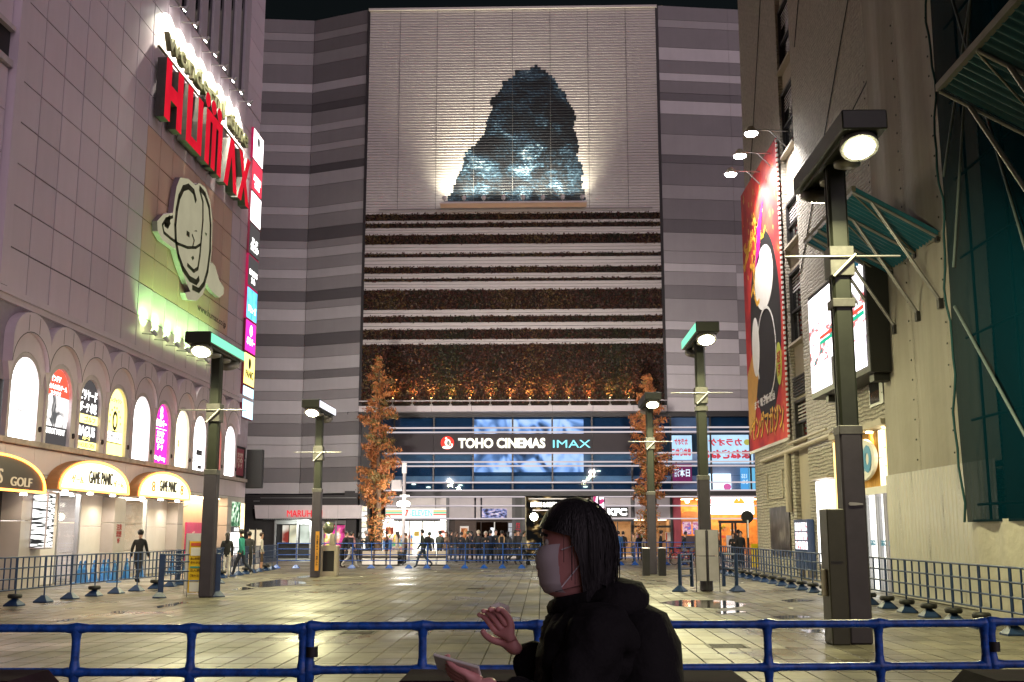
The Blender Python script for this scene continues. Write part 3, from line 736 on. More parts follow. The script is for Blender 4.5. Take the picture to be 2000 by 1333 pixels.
for a_ in (1160, 1172):
    ps = tag(MB().box((U(a_), YF - .12, Zf(997)), (U(a_ + 8.5), YF - .03, Zf(970.5))).build('light_poster', picture('white pink poster', [(.42, (.25, .02, .08)), (.5, (1, .75, .85)), (.58, (1, .97, 1))], 1.6, scale=2.6, detail=2)), 'narrow white lit poster beside the KFC sign', 'poster', 'lit posters by the KFC sign')
# red pillar, orange restaurant
part(MB().box((U(1314.5), YF - .02, .15), (U(1331), YF + .4, ZS1)), 'red_pillar', surf('red pillar', (.32, .035, .06), rough=.5), cinema)
to = shop('orange_restaurant', 'orange lit restaurant with wooden arch and glass doors beside the red pillar', U(1331), 14.4, surf('orange wall', (.60, .27, .07), rough=.7, var=.3, scale=3), glow('orange ceiling', (1, .62, .25), 9.0), zc=3.8)
part(MB().prism([(U(1331), Zf(1025))] + [(U(1353) + 1.3*math.cos(t_), Zf(1025) + .85*math.sin(t_)) for t_ in np.linspace(math.pi, 0, 16)] + [(U(1372), Zf(1025))], FF, -1.0, -.8), 'arch', surf('terracotta', (.65, .25, .06), rough=.6), to)
for a_ in (1334, 1354):
    part(MB().box((U(a_), YF + .05, Zf(1044)), (U(a_ + 17), YF + .12, Zf(1019.5))), 'window_poster', picture('comic poster', [(.38, (.12, .2, .55)), (.46, (.55, .12, .2)), (.54, (.75, .62, .66)), (.64, (.6, .2, .3))], .6, scale=5, detail=4), to)
part(MB().box((U(1331), YF, .15), (U(1390), YF + .15, Zf(1047))), 'low_wall', surf('maroon wall', (.07, .04, .05), rough=.5), to)
for a_ in (1408, 1432, 1438, 1462):
    part(MB().box((U(a_) - .06, YF + .1, .15), (U(a_) + .06, YF + .3, 2.3)), 'door_post', M_mull, to)
part(MB().box((U(1405), YF + .05, 2.22), (U(1466), YF + .35, 2.40)), 'door_head', M_mull, to)
for a_, b_ in ((1409, 1431), (1439, 1461)):
    part(MB().box((U(a_), YF + .18, .16), (U(b_), YF + .2, 2.2)), 'door_pane', M_sglass, to)
part(MB().box((U(1419), YF + .05, .3), (U(1432), YF + .1, 1.45)), 'notice_board', M_w, to)
for _ in range(14):
    x = R.uniform(U(1395), U(1470)); z = R.uniform(.9, 2.0)
    part(MB().box((x, YF + 1.6, z), (x + R.uniform(.1, .3), YF + 1.7, z + R.uniform(.08, .25))), 'shelf_item', R.choice([M_prod[0], M_prod[1], M_w, M_prod[5]]), to)
part(MB().lathe([(.02, 0), (.12, .05), (.12, .2), (.02, .25)], (U(1346), YF + .5, Zf(983)), 12), 'lamp', glow('warm bulb', (1, .8, .5), 20), to)
bs_ = thing('bright_panel', (U(1424), YF, Zf(1006)), 'wide white glowing panel with red letters and red roof mark', 'sign')  # wide panel with a glowing face and raised letters
part(MB().box((U(1371), YF - .10, Zf(1005)), (U(1474), YF + .0, Zf(972.5))), 'sign_face', glow('warm white panel', (1, .95, .88), 3.0), bs_)
M_pk = glow('pink letters', (.95, .22, .22), 1.0); M_or = glow('orange mark', (1, .35, .05), 1.0)
part(text(MB(), 'MAE', FF, U(1407), Zf(980), 1.15, .34, .105, .02, bold=.0), 'lettering', M_pk, bs_)
part(text(MB(), 'SU', FF, U(1468), Zf(980), .40, .38, .105, .02, bold=.01), 'lettering', surf('dark green letters', (.03, .09, .08)), bs_)
cx, cz = U(1445), Zf(981)
part(MB().prism([(cx - .4, cz - .05), (cx - .12, cz + .28), (cx, cz + .05), (cx + .1, cz + .3), (cx + .4, cz - .05), (cx + .25, cz - .12), (cx - .25, cz - .12)], FF, .105, .13), 'roof_mark', M_or, bs_)
part(MB().prism(rect(cx - .33, cx + .33, cz - .19, cz - .15), FF, .105, .13), 'roof_line', M_black, bs_)
# karaoke sign reflections built as glowing panels behind the upper glass, lettering mirrored
def karaoke(a, b, p0, p1, sz, label):
    (u0, z0), (u1, z1) = ff(a, p1), ff(b, p0)
    t = thing('karaoke_reflection', ((u0+u1)/2, YF, z0), label, 'sign')
    part(MB().box((u0, YF + .30, z0), (u1, YF + .36, z1)), 'sign_face', glow('karaoke white', (.98, .97, .95), .85, .12), t)
    mb = MB(); h = z1 - z0; w = u1 - u0
    text(mb, 'カラオケ', FF, (u0+u1)/2, z0 + h*.74, w*.62, h*.26, -.29, .02, bold=.045, mirror=True)
    text(mb, 'まねきねこ', FF, (u0+u1)/2, z0 + h*.32, w*.88, h*.32, -.29, .02, bold=.06, mirror=True)
    part(mb, 'lettering', glow('karaoke red', (.85, .07, .08), .8), t)
    if sz:
        for s_ in (-1, 1):
            d = part(MB().prism(ell((u0+u1)/2 + s_*w*.40, z0 + h*.74, .22, .2, 16), FF, -.29, -.27), 'emblem', glow('emblem yellow', (.9, .6, .1), .7), t)
karaoke(1366, 1471, 849, 905, True, 'wide white reflection of a karaoke sign with reversed red Japanese lettering')
karaoke(1311, 1352, 850, 898, False, 'small square white reflection of a karaoke sign with reversed red lettering')
def gposter(name, a, b, p0, p1, m_, label, txt=None, tm=None):
    (u0, z0), (u1, z1) = ff(a, p1), ff(b, p0)
    t = thing(name, ((u0+u1)/2, YF, z0), label, 'poster')
    part(MB().box((u0, YF + .30, z0), (u1, YF + .36, z1)), 'poster_face', m_, t)
    if txt: part(text(MB(), txt, FF, (u0+u1)/2, (z0+z1)/2, (u1-u0)*.8, (z1-z0)*.45, -.29, .02, bold=.02, mirror=True), 'lettering', tm, t)
M_wl = glow('white print', (1, .97, .95), .9)
gposter('window_poster', 1313, 1352, 906, 941, glow('crimson poster', (.42, .04, .12), .6), 'crimson poster with white lettering behind the upper glass', '日本酒', M_wl)
gposter('window_poster', 1383, 1429, 925, 957, glow('pale lightbox', (1, .9, .84), 1.7), 'plain white glowing poster with a pink flower behind the glass')
gposter('window_poster', 1449, 1463, 914, 957, glow('sky blue poster', (.20, .55, .85), .7), 'narrow sky blue poster with white signs behind the glass', '15S\n24h', M_wl)
gposter('window_poster', 1466, 1476, 914, 957, glow('cyan poster', (.35, .75, .85), .7), 'cyan poster beside the corner of the textured wall')
p_ = ff(1422, 951); part(MB().prism(ell(p_[0], p_[1], .25, .22, 14), FF, -.29, -.27), 'flower', glow('pink flower', (.9, .15, .35), .8), bpy.data.objects['window_poster.001'])
# small blurred lights seen in the glass: indoor lamps
for k, (px, py) in enumerate(((875, 939), (898, 947), (1144, 950), (1170, 919), (806, 945), (835, 951))):
    u, z = ff(px, py)
    tag(MB().lathe([(.02, -.06), (.13, -.05), (.16, 0), (.02, .04)], (u, YF + .56, z), 12).build('indoor_lamp', glow('indoor lamp', (1, .88, .6), 2.2)), 'small glowing indoor lamp behind the cinema glass', 'lamp', 'indoor lamps behind the cinema glass')

# ------------------------------------------------------------------ pachinko hall block
YM = 70.6
def V(px, py, y=YM): return on_y(px, py, y)
ph = thing('pachinko_hall', (-15.5, 71, 0), 'low dark pachinko hall front with white canopy and lit posters', 'shop')
part(MB().box((-24, YM + 1.4, 0), (-12.0, YM + 2.0, 4.05)), 'dark_wall', M_dark, ph)
for k in range(9):
    part(MB().box((-24, YM + 1.33, 2.9 + k*.13), (-12.0, YM + 1.4, 2.9 + k*.13 + .11)), 'board', M_dark, ph)
for py, a_, b_ in ((971.5, 499, 690), (978, 485, 497), (992, 484, 496)):
    part(MB().box((V(a_, py).x, YM + 1.25, V(a_, py).z - .02), (V(b_, py).x, YM + 1.32, V(b_, py).z + .02)), 'trim_line', M_steel, ph)
c0, c1 = V(496, 1013), V(704, 987)
cn = part(MB().prism([(c0.x + .1, c0.z), (c1.x, c0.z), (c1.x + .05, c1.z), (c0.x, c1.z)], Frame((0, YM, 0), (1, 0, 0), (0, 0, 1)), -1.3, 0.0), 'canopy', surf('canopy white', (.80, .73, .75), rough=.4, var=.05), ph)
for k in range(40):
    x = c0.x + .6 + (c1.x - c0.x - 2)*k/40
    sub(MB().box((x, YM - .01, c0.z - .06), (x + .06, YM + .1, c0.z - .002)), 'canopy_tooth', M_steel, cn)
for px in (524.5, 564, 660):
    sub(MB().box((V(px, 1000).x - .008, YM - .012, c0.z), (V(px, 1000).x + .008, YM - .001, c1.z)), 'seam', M_pgrey, cn)
pw = V(541, 996).x, V(641, 996).x
sub(MB().box((pw[0], YM - .05, c0.z + .03), (pw[1], YM - .002, V(500, 996).z)), 'name_board', surf('canopy white', (1, 1, 1)), cn)
a_, b_ = V(561, 1010), V(630, 997)
sub(text(MB(), 'MARUHAN', Frame((0, YM, 0), (1, 0, 0), (0, 0, 1)), (a_.x+b_.x)/2, (a_.z+b_.z)/2, b_.x - a_.x, b_.z - a_.z, .055, .05, bold=.0), 'lettering', glow('maruhan red', (.75, .015, .03), .75), cn)
part(MB().box((-23, YM + 1.0, .0), (V(529, 1050).x, YM + 1.35, 2.55)), 'dark_panel', M_dark, ph)
part(MB().box((V(671, 1050).x, YM + .6, .0), (-11.95, YM + 1.35, 2.55)), 'dark_panel', M_dark, ph)
for px in (530, 574, 600, 625, 650, 670):
    part(MB().box((V(px, 1050).x - .05, YM + .9, 0), (V(px, 1050).x + .05, YM + 1.05, V(px, 1017).z)), 'window_post', M_steel, ph)
part(MB().box((V(530, 1050).x, YM + .98, V(600, 1024).z), (V(671, 1050).x, YM + 1.2, V(600, 1016).z)), 'transom', surf('transom', (.22, .22, .22), rough=.4), ph)
def lp(a, b, p0, p1, cols, st, **k):
    q0, q1 = V(a, p1), V(b, p0)
    part(MB().box((q0.x, YM + 1.1, q0.z), (q1.x, YM + 1.2, q1.z)), 'lit_poster', picture('hall poster %d' % a, cols, st, **k), ph)
lp(543, 556, 1026, 1060, [(.4, (.25, .04, .03)), (.55, (.6, .5, .4)), (.65, (.85, .85, .75))], .6, scale=1.2, detail=1)
lp(557, 572, 1026, 1062, [(.35, (.3, .3, .22)), (.5, (.7, .65, .45)), (.7, (.8, .85, .7))], .6, scale=1.0, detail=1)
lp(578, 598, 1026, 1062, [(.3, (.35, .4, .33)), (.5, (.65, .72, .62)), (.7, (.8, .85, .78))], .6, scale=1.1, detail=2)
lp(602, 612, 1026, 1050, [(.3, (.2, .02, .02)), (.6, (.35, .05, .05))], .6)
lp(627, 648, 1026, 1066, [(.35, (.75, .1, .05)), (.44, (.8, .03, .3)), (.53, (.75, .04, .4)), (.6, (.9, .75, .1)), (.68, (.9, .9, .9))], .7, scale=1.6, detail=3)
lp(651, 669, 1026, 1070, [(.36, (.12, .02, .04)), (.47, (.55, .05, .2)), (.55, (.7, .1, .35)), (.62, (.85, .5, .2)), (.7, (.8, .8, .85))], .7, scale=1.7, detail=4)
part(MB().box((V(531, 1050).x, YM + 1.21, 0), (V(670, 1050).x, YM + 1.3, 2.5)), 'inner_wall', M_black, ph)
light('hall_light', 'AREA', (V(590, 1000).x, YM + .5, 2.45), 160, (.95, 1, .9), ph, (V(560, 1000).x, YM + .9, 0), size=1.0)
# blade signs on the pillar between hall and store
for k in range(8):
    q = V(707, 994 + 10.5*k, 71.3)
    tag(MB().box((q.x, 71.2, q.z - .14), (q.x + .32, 71.32, q.z + .15)).build('blade_sign', glow('small cream sign %d' % (k % 3), [(1, .85, .6), (1, .97, .9), (.9, .9, .8)][k % 3], .9, .5, 9)), 'small lit square pillar sign between hall and store, ' + ORD[k] + ' from the top', 'sign', 'stacked small pillar signs')
part(MB().box((V(705, 1000, 71.3).x - .1, 71.35, 0), (V(705, 1000, 71.3).x + .55, 71.95, 9.5)), 'pillar', M_dark, cinema)
# ------------------------------------------------------------------ entertainment building along the left side
ent = thing('entertainment_building', (XL - 4, 43, 0), 'pale pink panelled entertainment building with scalloped arches and shop fronts', 'building')
M_pan = [surf('pale panel %d' % i, c, rough=0.42, var=0.06, scale=0.5, streak=0.4) for i, c in enumerate([(.66, .56, .64), (.635, .54, .615), (.68, .575, .655)])]
M_orp = surf('peach panel', (.66, .45, .35), rough=0.45, var=0.07, scale=0.6, streak=0.4)
M_lil = surf('lilac render', (.53, .465, .50), rough=0.6, var=0.12, scale=1.2, streak=0.3)
M_jnt = surf('joint black', (.03, .025, .03), rough=.8)
part(MB().box((XL - 14, 24, 3.3), (XL - .06, 57.5, 36)), 'core', M_jnt, ent)
Z0, PZ, PY = 8.60, 1.275, 1.5
for c in range(18):
    y0 = 30.45 + c*PY
    for r in range(12):
        z0 = Z0 + r*PZ
        mat = M_orp if (7 <= c <= 14 and 2 <= r <= 6) else R.choice(M_pan)
        part(MB().box((XL - .06, y0 + .030, z0 + .022), (XL + R.uniform(0, .012), y0 + PY - .030, z0 + PZ - .022)), 'wall_panel', mat, ent)
# strip left of the pilaster
part(MB().box((XL - .06, 29.9, 8.6), (XL + .22, 30.38, 36)), 'pilaster', M_pan[0], ent)
for r in range(12):
    for y0, y1 in ((24, 27), (27, 29.85)):
        if r == 5 and y0 == 27: continue
        part(MB().box((XL - .06, y0 + .01, Z0 + r*PZ + .015), (XL - .01, y1 - .01, Z0 + (r+1)*PZ - .015)), 'wall_panel', M_pan[1], ent)
wf = part(MB().box((XL - .06, 27.05, 15.0), (XL + .12, 29.85, 15.2)).box((XL - .06, 27.05, 16.1), (XL + .12, 29.85, 16.25)), 'window_frame', M_lil, ent)
sub(MB().box((XL - .055, 27.1, 15.2), (XL - .04, 29.85, 16.1)), 'pane', M_black, wf)
# upper storeys: dark window strips between fins
part(MB().box((XL - .06, 42.0, 23.92), (XL - .03, 55.0, 36)), 'window_band', surf('dark glazing', (.01, .01, .013), rough=.08), ent)
y = 42.9
while y < 54.6:
    part(MB().box((XL - .06, y, 23.92), (XL + .07, y + .92, 36), bev=.02), 'fin', surf('fin lilac', (.40, .36, .42), rough=.45, var=.08), ent); y += 1.79
for r in range(10):
    part(MB().box((XL - .06, 54.75, 23.95 + r*PZ), (XL + .03, 57.45, 23.95 + (r+1)*PZ - .03)), 'wall_panel', R.choice(M_pan), ent)
    for y0 in (30.45, 34.3, 38.15):
        part(MB().box((XL - .06, y0 + .01, 23.95 + r*PZ), (XL, y0 + 3.83, 23.95 + (r+1)*PZ - .03)), 'wall_panel', R.choice(M_pan), ent)
# cornice
part(MB().box((XL - .06, 24, 8.40), (XL + .22, 57.5, 8.58)).box((XL - .06, 24, 8.22), (XL + .12, 57.5, 8.40)), 'cornice', M_pan[0], ent)
part(MB().box((XL - .06, 24, 6.0), (XL + .0, 57.5, 8.22)), 'wall_band', surf('shaded lilac', (.36, .31, .37), rough=.7, var=.15), ent)  # shade of the hollows behind the hoods put into the darker lilac
# arched lit windows with scalloped hoods
WY = [32.05 + 2.42*k for k in range(10)]
M_wwh = glow('arch white', (1.0, .98, .97), 3.2)
arch_cols = {0: (M_wwh, 'white', 'plain white with a thin ring emblem'), 4: (M_wwh, 'white', 'plain white between the yellow and magenta ones'), 9: (M_wwh, 'white', 'plain white nearest the stacked vertical signs'),
             7: (M_wwh, 'white', 'white with dark print at its foot'), 8: (glow('arch red', (.85, .06, .05), 1.2), 'red', 'plain red'), 6: (glow('arch cream', (1, .92, .62), 2.2, .08), 'cream', 'cream with small drawings')}
def arch_poly(cy, hw, z0, zsp, n=18):
    return [(cy - hw, z0), (cy + hw, z0)] + [(cy + hw*math.cos(t), zsp + hw*math.sin(t)) for t in np.linspace(0, math.pi, n)]
zsp = 5.92
for k, cy in enumerate(WY):
    # surround as part of the building
    ring = MB(); o = [(cy + 1.02*math.cos(t), zsp + 1.02*math.sin(t)) for t in np.linspace(0, math.pi, 18)]; i_ = [(cy + .87*math.cos(t), zsp + .87*math.sin(t)) for t in np.linspace(0, math.pi, 18)]
    for (a, b, c, d) in zip(i_[:-1], o[:-1], o[1:], i_[1:]): ring.prism([a, b, c, d], FL, 0, .16)
    for s_ in (-1, 1): ring.prism(rect(cy + s_*.87 - (.15 if s_ < 0 else 0), cy + s_*.87 + (.15 if s_ > 0 else 0), 4.36, zsp), FL, 0, .16)
    part(ring, 'arch_surround', M_lil, ent)
    part(MB().prism(rect(cy + 1.02, cy + 1.40, 4.36, 6.3), FL, -.02, .10), 'pier_strip', M_lil, ent)
    part(MB().lathe([(.02, 0), (.09, .01), (.09, .05), (.02, .07)], FL.p(cy + 1.21, 4.75, .10), 10, axis=(1, 0, 0)), 'boss', M_jnt, ent)
    # hood: lower tier hugging the arch, upper tier with a scalloped crest
    h = MB(); ts = np.linspace(math.pi*.02, math.pi*.98, 17)
    lo = [(cy + 1.03*math.cos(t), zsp + 1.03*math.sin(t)) for t in ts]; mid = [(cy + 1.21*math.cos(t), zsp + .52 + 1.08*math.sin(t)) for t in ts]; hi = [(cy + 1.21*math.cos(t), zsp + 1.36 + .85*math.sin(t)) for t in ts]
    for (a, b, c, d) in zip(lo[:-1], mid[:-1], mid[1:], lo[1:]): h.prism([a, b, c, d], FL, 0, .17)
    for (a, b, c, d) in zip(mid[:-1], hi[:-1], hi[1:], mid[1:]): h.prism([a, b, c, d], FL, 0, .30)
    hd = part(h, 'scallop_hood', M_pan[k % 3], ent)
    sm2 = MB(); m2 = [(u, v + .02) for u, v in mid]
    for (a, b) in zip(m2[:-1], m2[1:]): sm2.prism(stroke([a, b], .022)[0], FL, .301, .305)
    for s_ in (-1, 1): sm2.prism(rect(cy + s_*.35 - .008, cy + s_*.35 + .008, zsp + 1.62, zsp + 2.1), FL, .301, .305)
    sub(sm2, 'hood_seam', M_jnt, hd)
part(MB().box((XL - .06, 24, 4.20), (XL + .20, 57.4, 4.36)), 'sill', surf('sill', (.40, .33, .31), rough=.6, var=.3), ent)
M_arb = surf('print black', (.02, .02, .022), rough=.5)
def awin(k, base, label):
    cy = WY[k]; t = thing('arched_lightbox', (XL, cy, 4.36), label, 'lightbox', 'arched lightboxes in a row')
    part(MB().prism(arch_poly(cy, .86, 4.37, zsp), FL, -.02, .05), 'lit_face', base, t)
    return t, cy
M_pbl = glow('print dark grey', (.055, .05, .05), 1.0); M_pwh = glow('print white', (1, .98, .95), 2.2); M_pyl = glow('print yellow', (1, .86, .25), 1.8)
# 0: white with ring emblem
t, cy = awin(0, M_wwh, 'white arched lightbox with a thin black ring emblem'); mb = MB()
for s0 in stroke([(cy + .50*math.cos(a), 5.75 + .55*math.sin(a)) for a in np.linspace(.6, 5.2, 20)], .035): mb.prism(s0, FL, .052, .06)
for s0 in stroke([(cy + .12 + .22*math.cos(a), 5.72 + .5*math.sin(a)) for a in np.linspace(-1.2, 1.5, 10)], .03): mb.prism(s0, FL, .052, .06)
part(mb, 'emblem', M_arb, t)
# 1: red top, grey picture
t, cy = awin(1, picture('dart picture', [(.36, (.05, .05, .05)), (.46, (.35, .33, .32)), (.54, (.95, .93, .9)), (.66, (1, .96, .88))], 1.7, scale=1.6, detail=4, distort=.8), 'arched lightbox with red top and black and white picture')
part(MB().prism([(cy - .86, 5.95), (cy + .86, 5.90)] + [(cy + .86*math.cos(a), zsp + .86*math.sin(a)) for a in np.linspace(.02, math.pi - .02, 16)], FL, .052, .056), 'red_field', glow('print red', (.85, .07, .04), 1.3), t)
mb = MB(); text(mb, 'インドア', FL, cy - .18, 6.46, .7, .2, .058, .006); text(mb, 'サバイバルゲーム', FL, cy, 6.2, 1.3, .18, .058, .006); text(mb, 'スタジオ', FL, cy - .15, 6.0, .75, .14, .058, .006)
text(mb, 'SHOOT POINT', FL, cy, 4.80, 1.4, .18, .058, .006); part(mb, 'lettering', M_pwh, t)
part(MB().prism(rect(cy - .86, cy + .86, 4.38, 4.95), FL, .052, .056), 'black_field', M_pbl, t)
# 2: black with billiards lettering
t, cy = awin(2, M_pbl, 'black arched lightbox lettered BAGUS with Japanese billiards and darts text'); mb = MB()
text(mb, 'ビリヤード', FL, cy, 6.25, 1.4, .36, .052, .01); text(mb, 'ダーツ 卓球', FL, cy, 5.82, 1.4, .36, .052, .01); text(mb, 'BAGUS', FL, cy, 5.02, 1.35, .34, .052, .01, bold=.02)
part(mb, 'lettering', M_pwh, t)
part(MB().prism(rect(cy - .86, cy + .86, 5.28, 5.58), FL, .052, .056).prism(rect(cy - .86, cy + .86, 4.42, 4.68), FL, .052, .056), 'yellow_field', M_pyl, t)
mb = MB(); text(mb, 'ゴルフ', FL, cy + .2, 5.43, .9, .2, .058, .006); text(mb, '24 HOURS OPEN', FL, cy, 4.55, 1.4, .16, .058, .006, bold=.0); part(mb, 'lettering', surf('print olive', (.2, .15, .03)), t)
part(text(MB(), 'バグース', FL, cy, 4.79, .6, .13, .052, .01), 'lettering', M_pyl, t)
# 3: yellow game sign
t, cy = awin(3, glow('arch yellow', (1, .88, .22), 1.9, .05), 'yellow arched lightbox with dark emblem lettered GAME PANIC'); mb = MB()
mb.prism(ell(cy, 5.62, .24, .36, 18), FL, .052, .058); mb.prism(rect(cy - .25, cy + .25, 5.05, 5.25), FL, .052, .058)
for a in np.linspace(0, math.pi, 8): mb.prism(ell(cy + .52*math.cos(a), 5.55 + .55*math.sin(a), .045, .045, 8), FL, .052, .058)
text(mb, 'レジャラン', FL, cy + .05, 6.35, .95, .16, .052, .006); part(mb, 'emblem', M_arb, t)
part(MB().prism(ell(cy, 5.62, .12, .22, 14), FL, .059, .062), 'emblem_core', M_pyl, t)
part(MB().prism(rect(cy - .7, cy + .7, 4.86, 5.2), FL, .0595, .062), 'name_plate', M_pwh, t)
part(text(MB(), 'GAME PANIC', FL, cy, 5.03, 1.25, .24, .063, .008, bold=.0), 'lettering', M_arb, t)
part(MB().prism(rect(cy - .7, cy + .7, 4.80, 4.84), FL, .052, .058), 'rule_line', M_arb, t)
# 5: magenta
t5, cy = awin(5, glow('arch magenta', (.80, .03, .33), 1.4, .06), 'magenta arched lightbox with white Japanese lettering'); mb = MB()
mb.prism(ell(cy, 6.52, .13, .16, 14), FL, .052, .058); mb.prism(ell(cy, 6.3, .17, .12, 14), FL, .052, .058)
text(mb, '卓球バー', FL, cy, 6.0, 1.25, .30, .052, .008, bold=.04); mb.prism(rect(cy - .65, cy + .65, 5.75, 5.78), FL, .052, .058)
text(mb, 'カラオケ\nピンポン\nダーツ', FL, cy, 5.30, .85, .78, .052, .008, bold=.03); text(mb, 'MingPong', FL, cy, 4.58, 1.3, .22, .052, .008, bold=.03)
part(mb, 'lettering', M_pwh, t5)
# 4, 6, 7, 8, 9
t, cy = awin(4, M_wwh, 'plain white arched lightbox between the yellow and magenta ones'); mb = MB()
for q in range(7): mb.prism(ell(cy - .45 + q*.14, 4.75 + R.uniform(-.06, .06), .03, .02, 8), FL, .052, .056)
part(mb, 'small_print', surf('print pink', (.5, .2, .2)), t)
t, cy = awin(6, arch_cols[6][0], 'cream arched lightbox with small drawings, next to the magenta one'); mb = MB(); mb.prism(ell(cy - .2, 5.35, .12, .2, 14), FL, .052, .056); part(mb, 'drawing', glow('print orange', (.85, .3, .1), 1.2), t)
mb = MB()
for q in range(22): mb.prism(ell(cy + R.uniform(-.7, .7), R.uniform(4.5, 6.2), .04, .04, 6), FL, .052, .056)
part(mb, 'small_print', glow('print blue', (.3, .5, .6), 1.2), t)
t, cy = awin(7, M_wwh, 'white arched lightbox with dark and red print at its foot'); mb = MB()
mb.prism(rect(cy - .15, cy + .75, 5.05, 5.3), FL, .052, .056); text(mb, 'Game Land', FL, cy, 4.82, 1.2, .18, .052, .006); mb.prism(rect(cy + .1, cy + .7, 4.45, 4.62), FL, .052, .056); part(mb, 'print', M_arb, t)
awin(8, arch_cols[8][0], 'red arched lightbox behind the lamp post')
t, cy = awin(9, M_wwh, 'plain white arched lightbox closest to the stacked vertical signs')
part(text(MB(), 'HUMAX', FL, cy, 4.8, 1.0, .12, .052, .006, bold=0, spacing=1.6), 'small_print', surf('print lilac', (.4, .3, .5)), t)
# wall poster and black cabinet near the corner
wp = thing('wall_poster', (XL, 56.3, 4.5), 'dark red wall poster with pale lettering beside the last arch', 'poster')
(ua, va), (ub, vb) = fl(457, 928), fl(475, 868)
part(MB().prism(rect(55.15, 56.75, 4.5, 5.85), FL, .02, .06), 'poster_face', surf('dark red print', (.25, .03, .06), rough=.4), wp)
part(text(MB(), 'カラオケ\nピンポン\nダーツ', FL, 56.05, 5.25, 1.0, .8, .062, .01), 'lettering', surf('pale print', (.6, .5, .45)), wp)
bx = thing('sign_cabinet', (XL + .5, 57.3, 4.0), 'black blade sign cabinet on the corner of the pink building', 'sign')
part(MB().box((XL + .1, 57.1, 3.9), (XL + .95, 57.45, 5.9), bev=.03), 'cabinet', M_black, bx); part(MB().box((XL - .02, 57.2, 4.4), (XL + .1, 57.3, 4.5)).box((XL - .02, 57.2, 5.3), (XL + .1, 57.3, 5.4)), 'bracket', M_steel, bx)

# ---------------- lettered roof sign HUMAX + script line
hs_ = thing('building_sign', (XL + .3, 47.6, 17.8), 'giant red channel letters HUMAX on the pink panelled wall', 'sign')
M_hred = glow('letter red', (.80, .014, .035), 0.48, .15, 1.0); M_side = surf('letter side', (.05, .045, .04), rough=.5, var=.3)
HZ0, HZ1 = 17.95, 20.45
def letter(polys):
    for pl in polys:
        d = part(MB().prism(pl, FL, .14, .52), 'letter_case', M_side, hs_)
        cx_ = sum(p[0] for p in pl)/len(pl); cz_ = sum(p[1] for p in pl)/len(pl)
        sub(MB().prism(pl, FL, .521, .54), 'letter_face', M_hred, d)
H = HZ1 - HZ0
def bar(u0, u1, v0, v1): return rect(u0, u1, HZ0 + H*v0, HZ0 + H*v1)
w = 2.1; g0 = 41.2
letter([bar(g0, g0+.62, 0, 1), bar(g0+.625, g0+1.44, .38, .62), bar(g0+1.445, g0+2.06, 0, 1)])
g0 = 43.9; letter([bar(g0, g0+.62, .17, 1), bar(g0, g0+2.06, 0, .165), bar(g0+1.44, g0+2.06, .17, 1)])
g0 = 46.5; letter([bar(g0, g0+.58, 0, .83), bar(g0, g0+2.45, .835, 1), bar(g0+.93, g0+1.48, 0, .83), bar(g0+1.87, g0+2.45, 0, .83)])
g0 = 49.5; letter([[(g0, HZ0), (g0+.6, HZ0), (g0+1.12, HZ1 - .75), (g0+1.12, HZ1), (g0+.85, HZ1)], [(g0+1.125, HZ1 - .75), (g0+1.62, HZ0), (g0+2.2, HZ0), (g0+1.40, HZ1), (g0+1.125, HZ1)]])
g0 = 51.9; zc_ = (HZ0+HZ1)/2
letter([[(g0, HZ0), (g0+.6, HZ0), (g0+1.02, zc_ - .3), (g0+1.02, zc_ + .3), (g0+.6, HZ1), (g0, HZ1), (g0+.7, zc_)], [(g0+1.025, zc_ - .3), (g0+1.45, HZ0), (g0+2.05, HZ0), (g0+1.35, zc_), (g0+2.05, HZ1), (g0+1.45, HZ1), (g0+1.025, zc_ + .3)]])
for dy, dz in ((46.85, 20.95), (47.75, 20.92), (48.65, 20.90)):
    d = part(MB().prism(ell(dy, dz, .36, .36, 20), FL, .14, .45), 'dot_case', M_side, hs_); sub(MB().prism(ell(dy, dz, .33, .33, 20), FL, .451, .47), 'dot_face', M_hred, d)
M_scr2 = surf('script olive', (.09, .09, .04), rough=.45, var=.25)
ws = thing('script_sign', (XL + .3, 47.6, 21), 'dark olive channel letters wonderful time above the red letters', 'sign')
part(text(MB(), 'wonderful', FL, 45.55, 21.52, 8.2, .95, .22, .22, bold=.02), 'lettering', M_scr2, ws)
part(text(MB(), 'time', FL, 52.05, 21.50, 3.4, .90, .22, .22, bold=.02), 'lettering', M_scr2, ws)
part(MB().box((XL + .02, 41.4, 21.02), (XL + .12, 53.9, 21.06)), 'support_rail', M_scr2, ws)
M_sp = glow('spot lens', (1, .98, .86), 45)
for k in range(8):
    y = 42.6 + k*1.47
    t = thing('sign_spotlight', (XL, y, 23.3), 'spotlight arm above the script letters, ' + ORD[k] + ' from the H end', 'spotlight', 'spotlights above the script letters')
    part(MB().tube((XL, y, 23.35), (XL + .75, y, 23.30), .025), 'arm', M_steel, t)
    part(MB().tube((XL + .78, y, 23.36), (XL + .62, y, 23.16), .06, .10, n=10), 'lamp_head', M_steel, t)
    part(MB().tube((XL + .615, y, 23.155), (XL + .61, y, 23.15), .085, n=10), 'lens', M_sp, t)
    light('spot_light', 'SPOT', (XL + .62, y, 23.12), 2200, (1, .95, .74), t, (XL + .05, y + .05, 21.2), size=.05, spot=120, blend=.9)
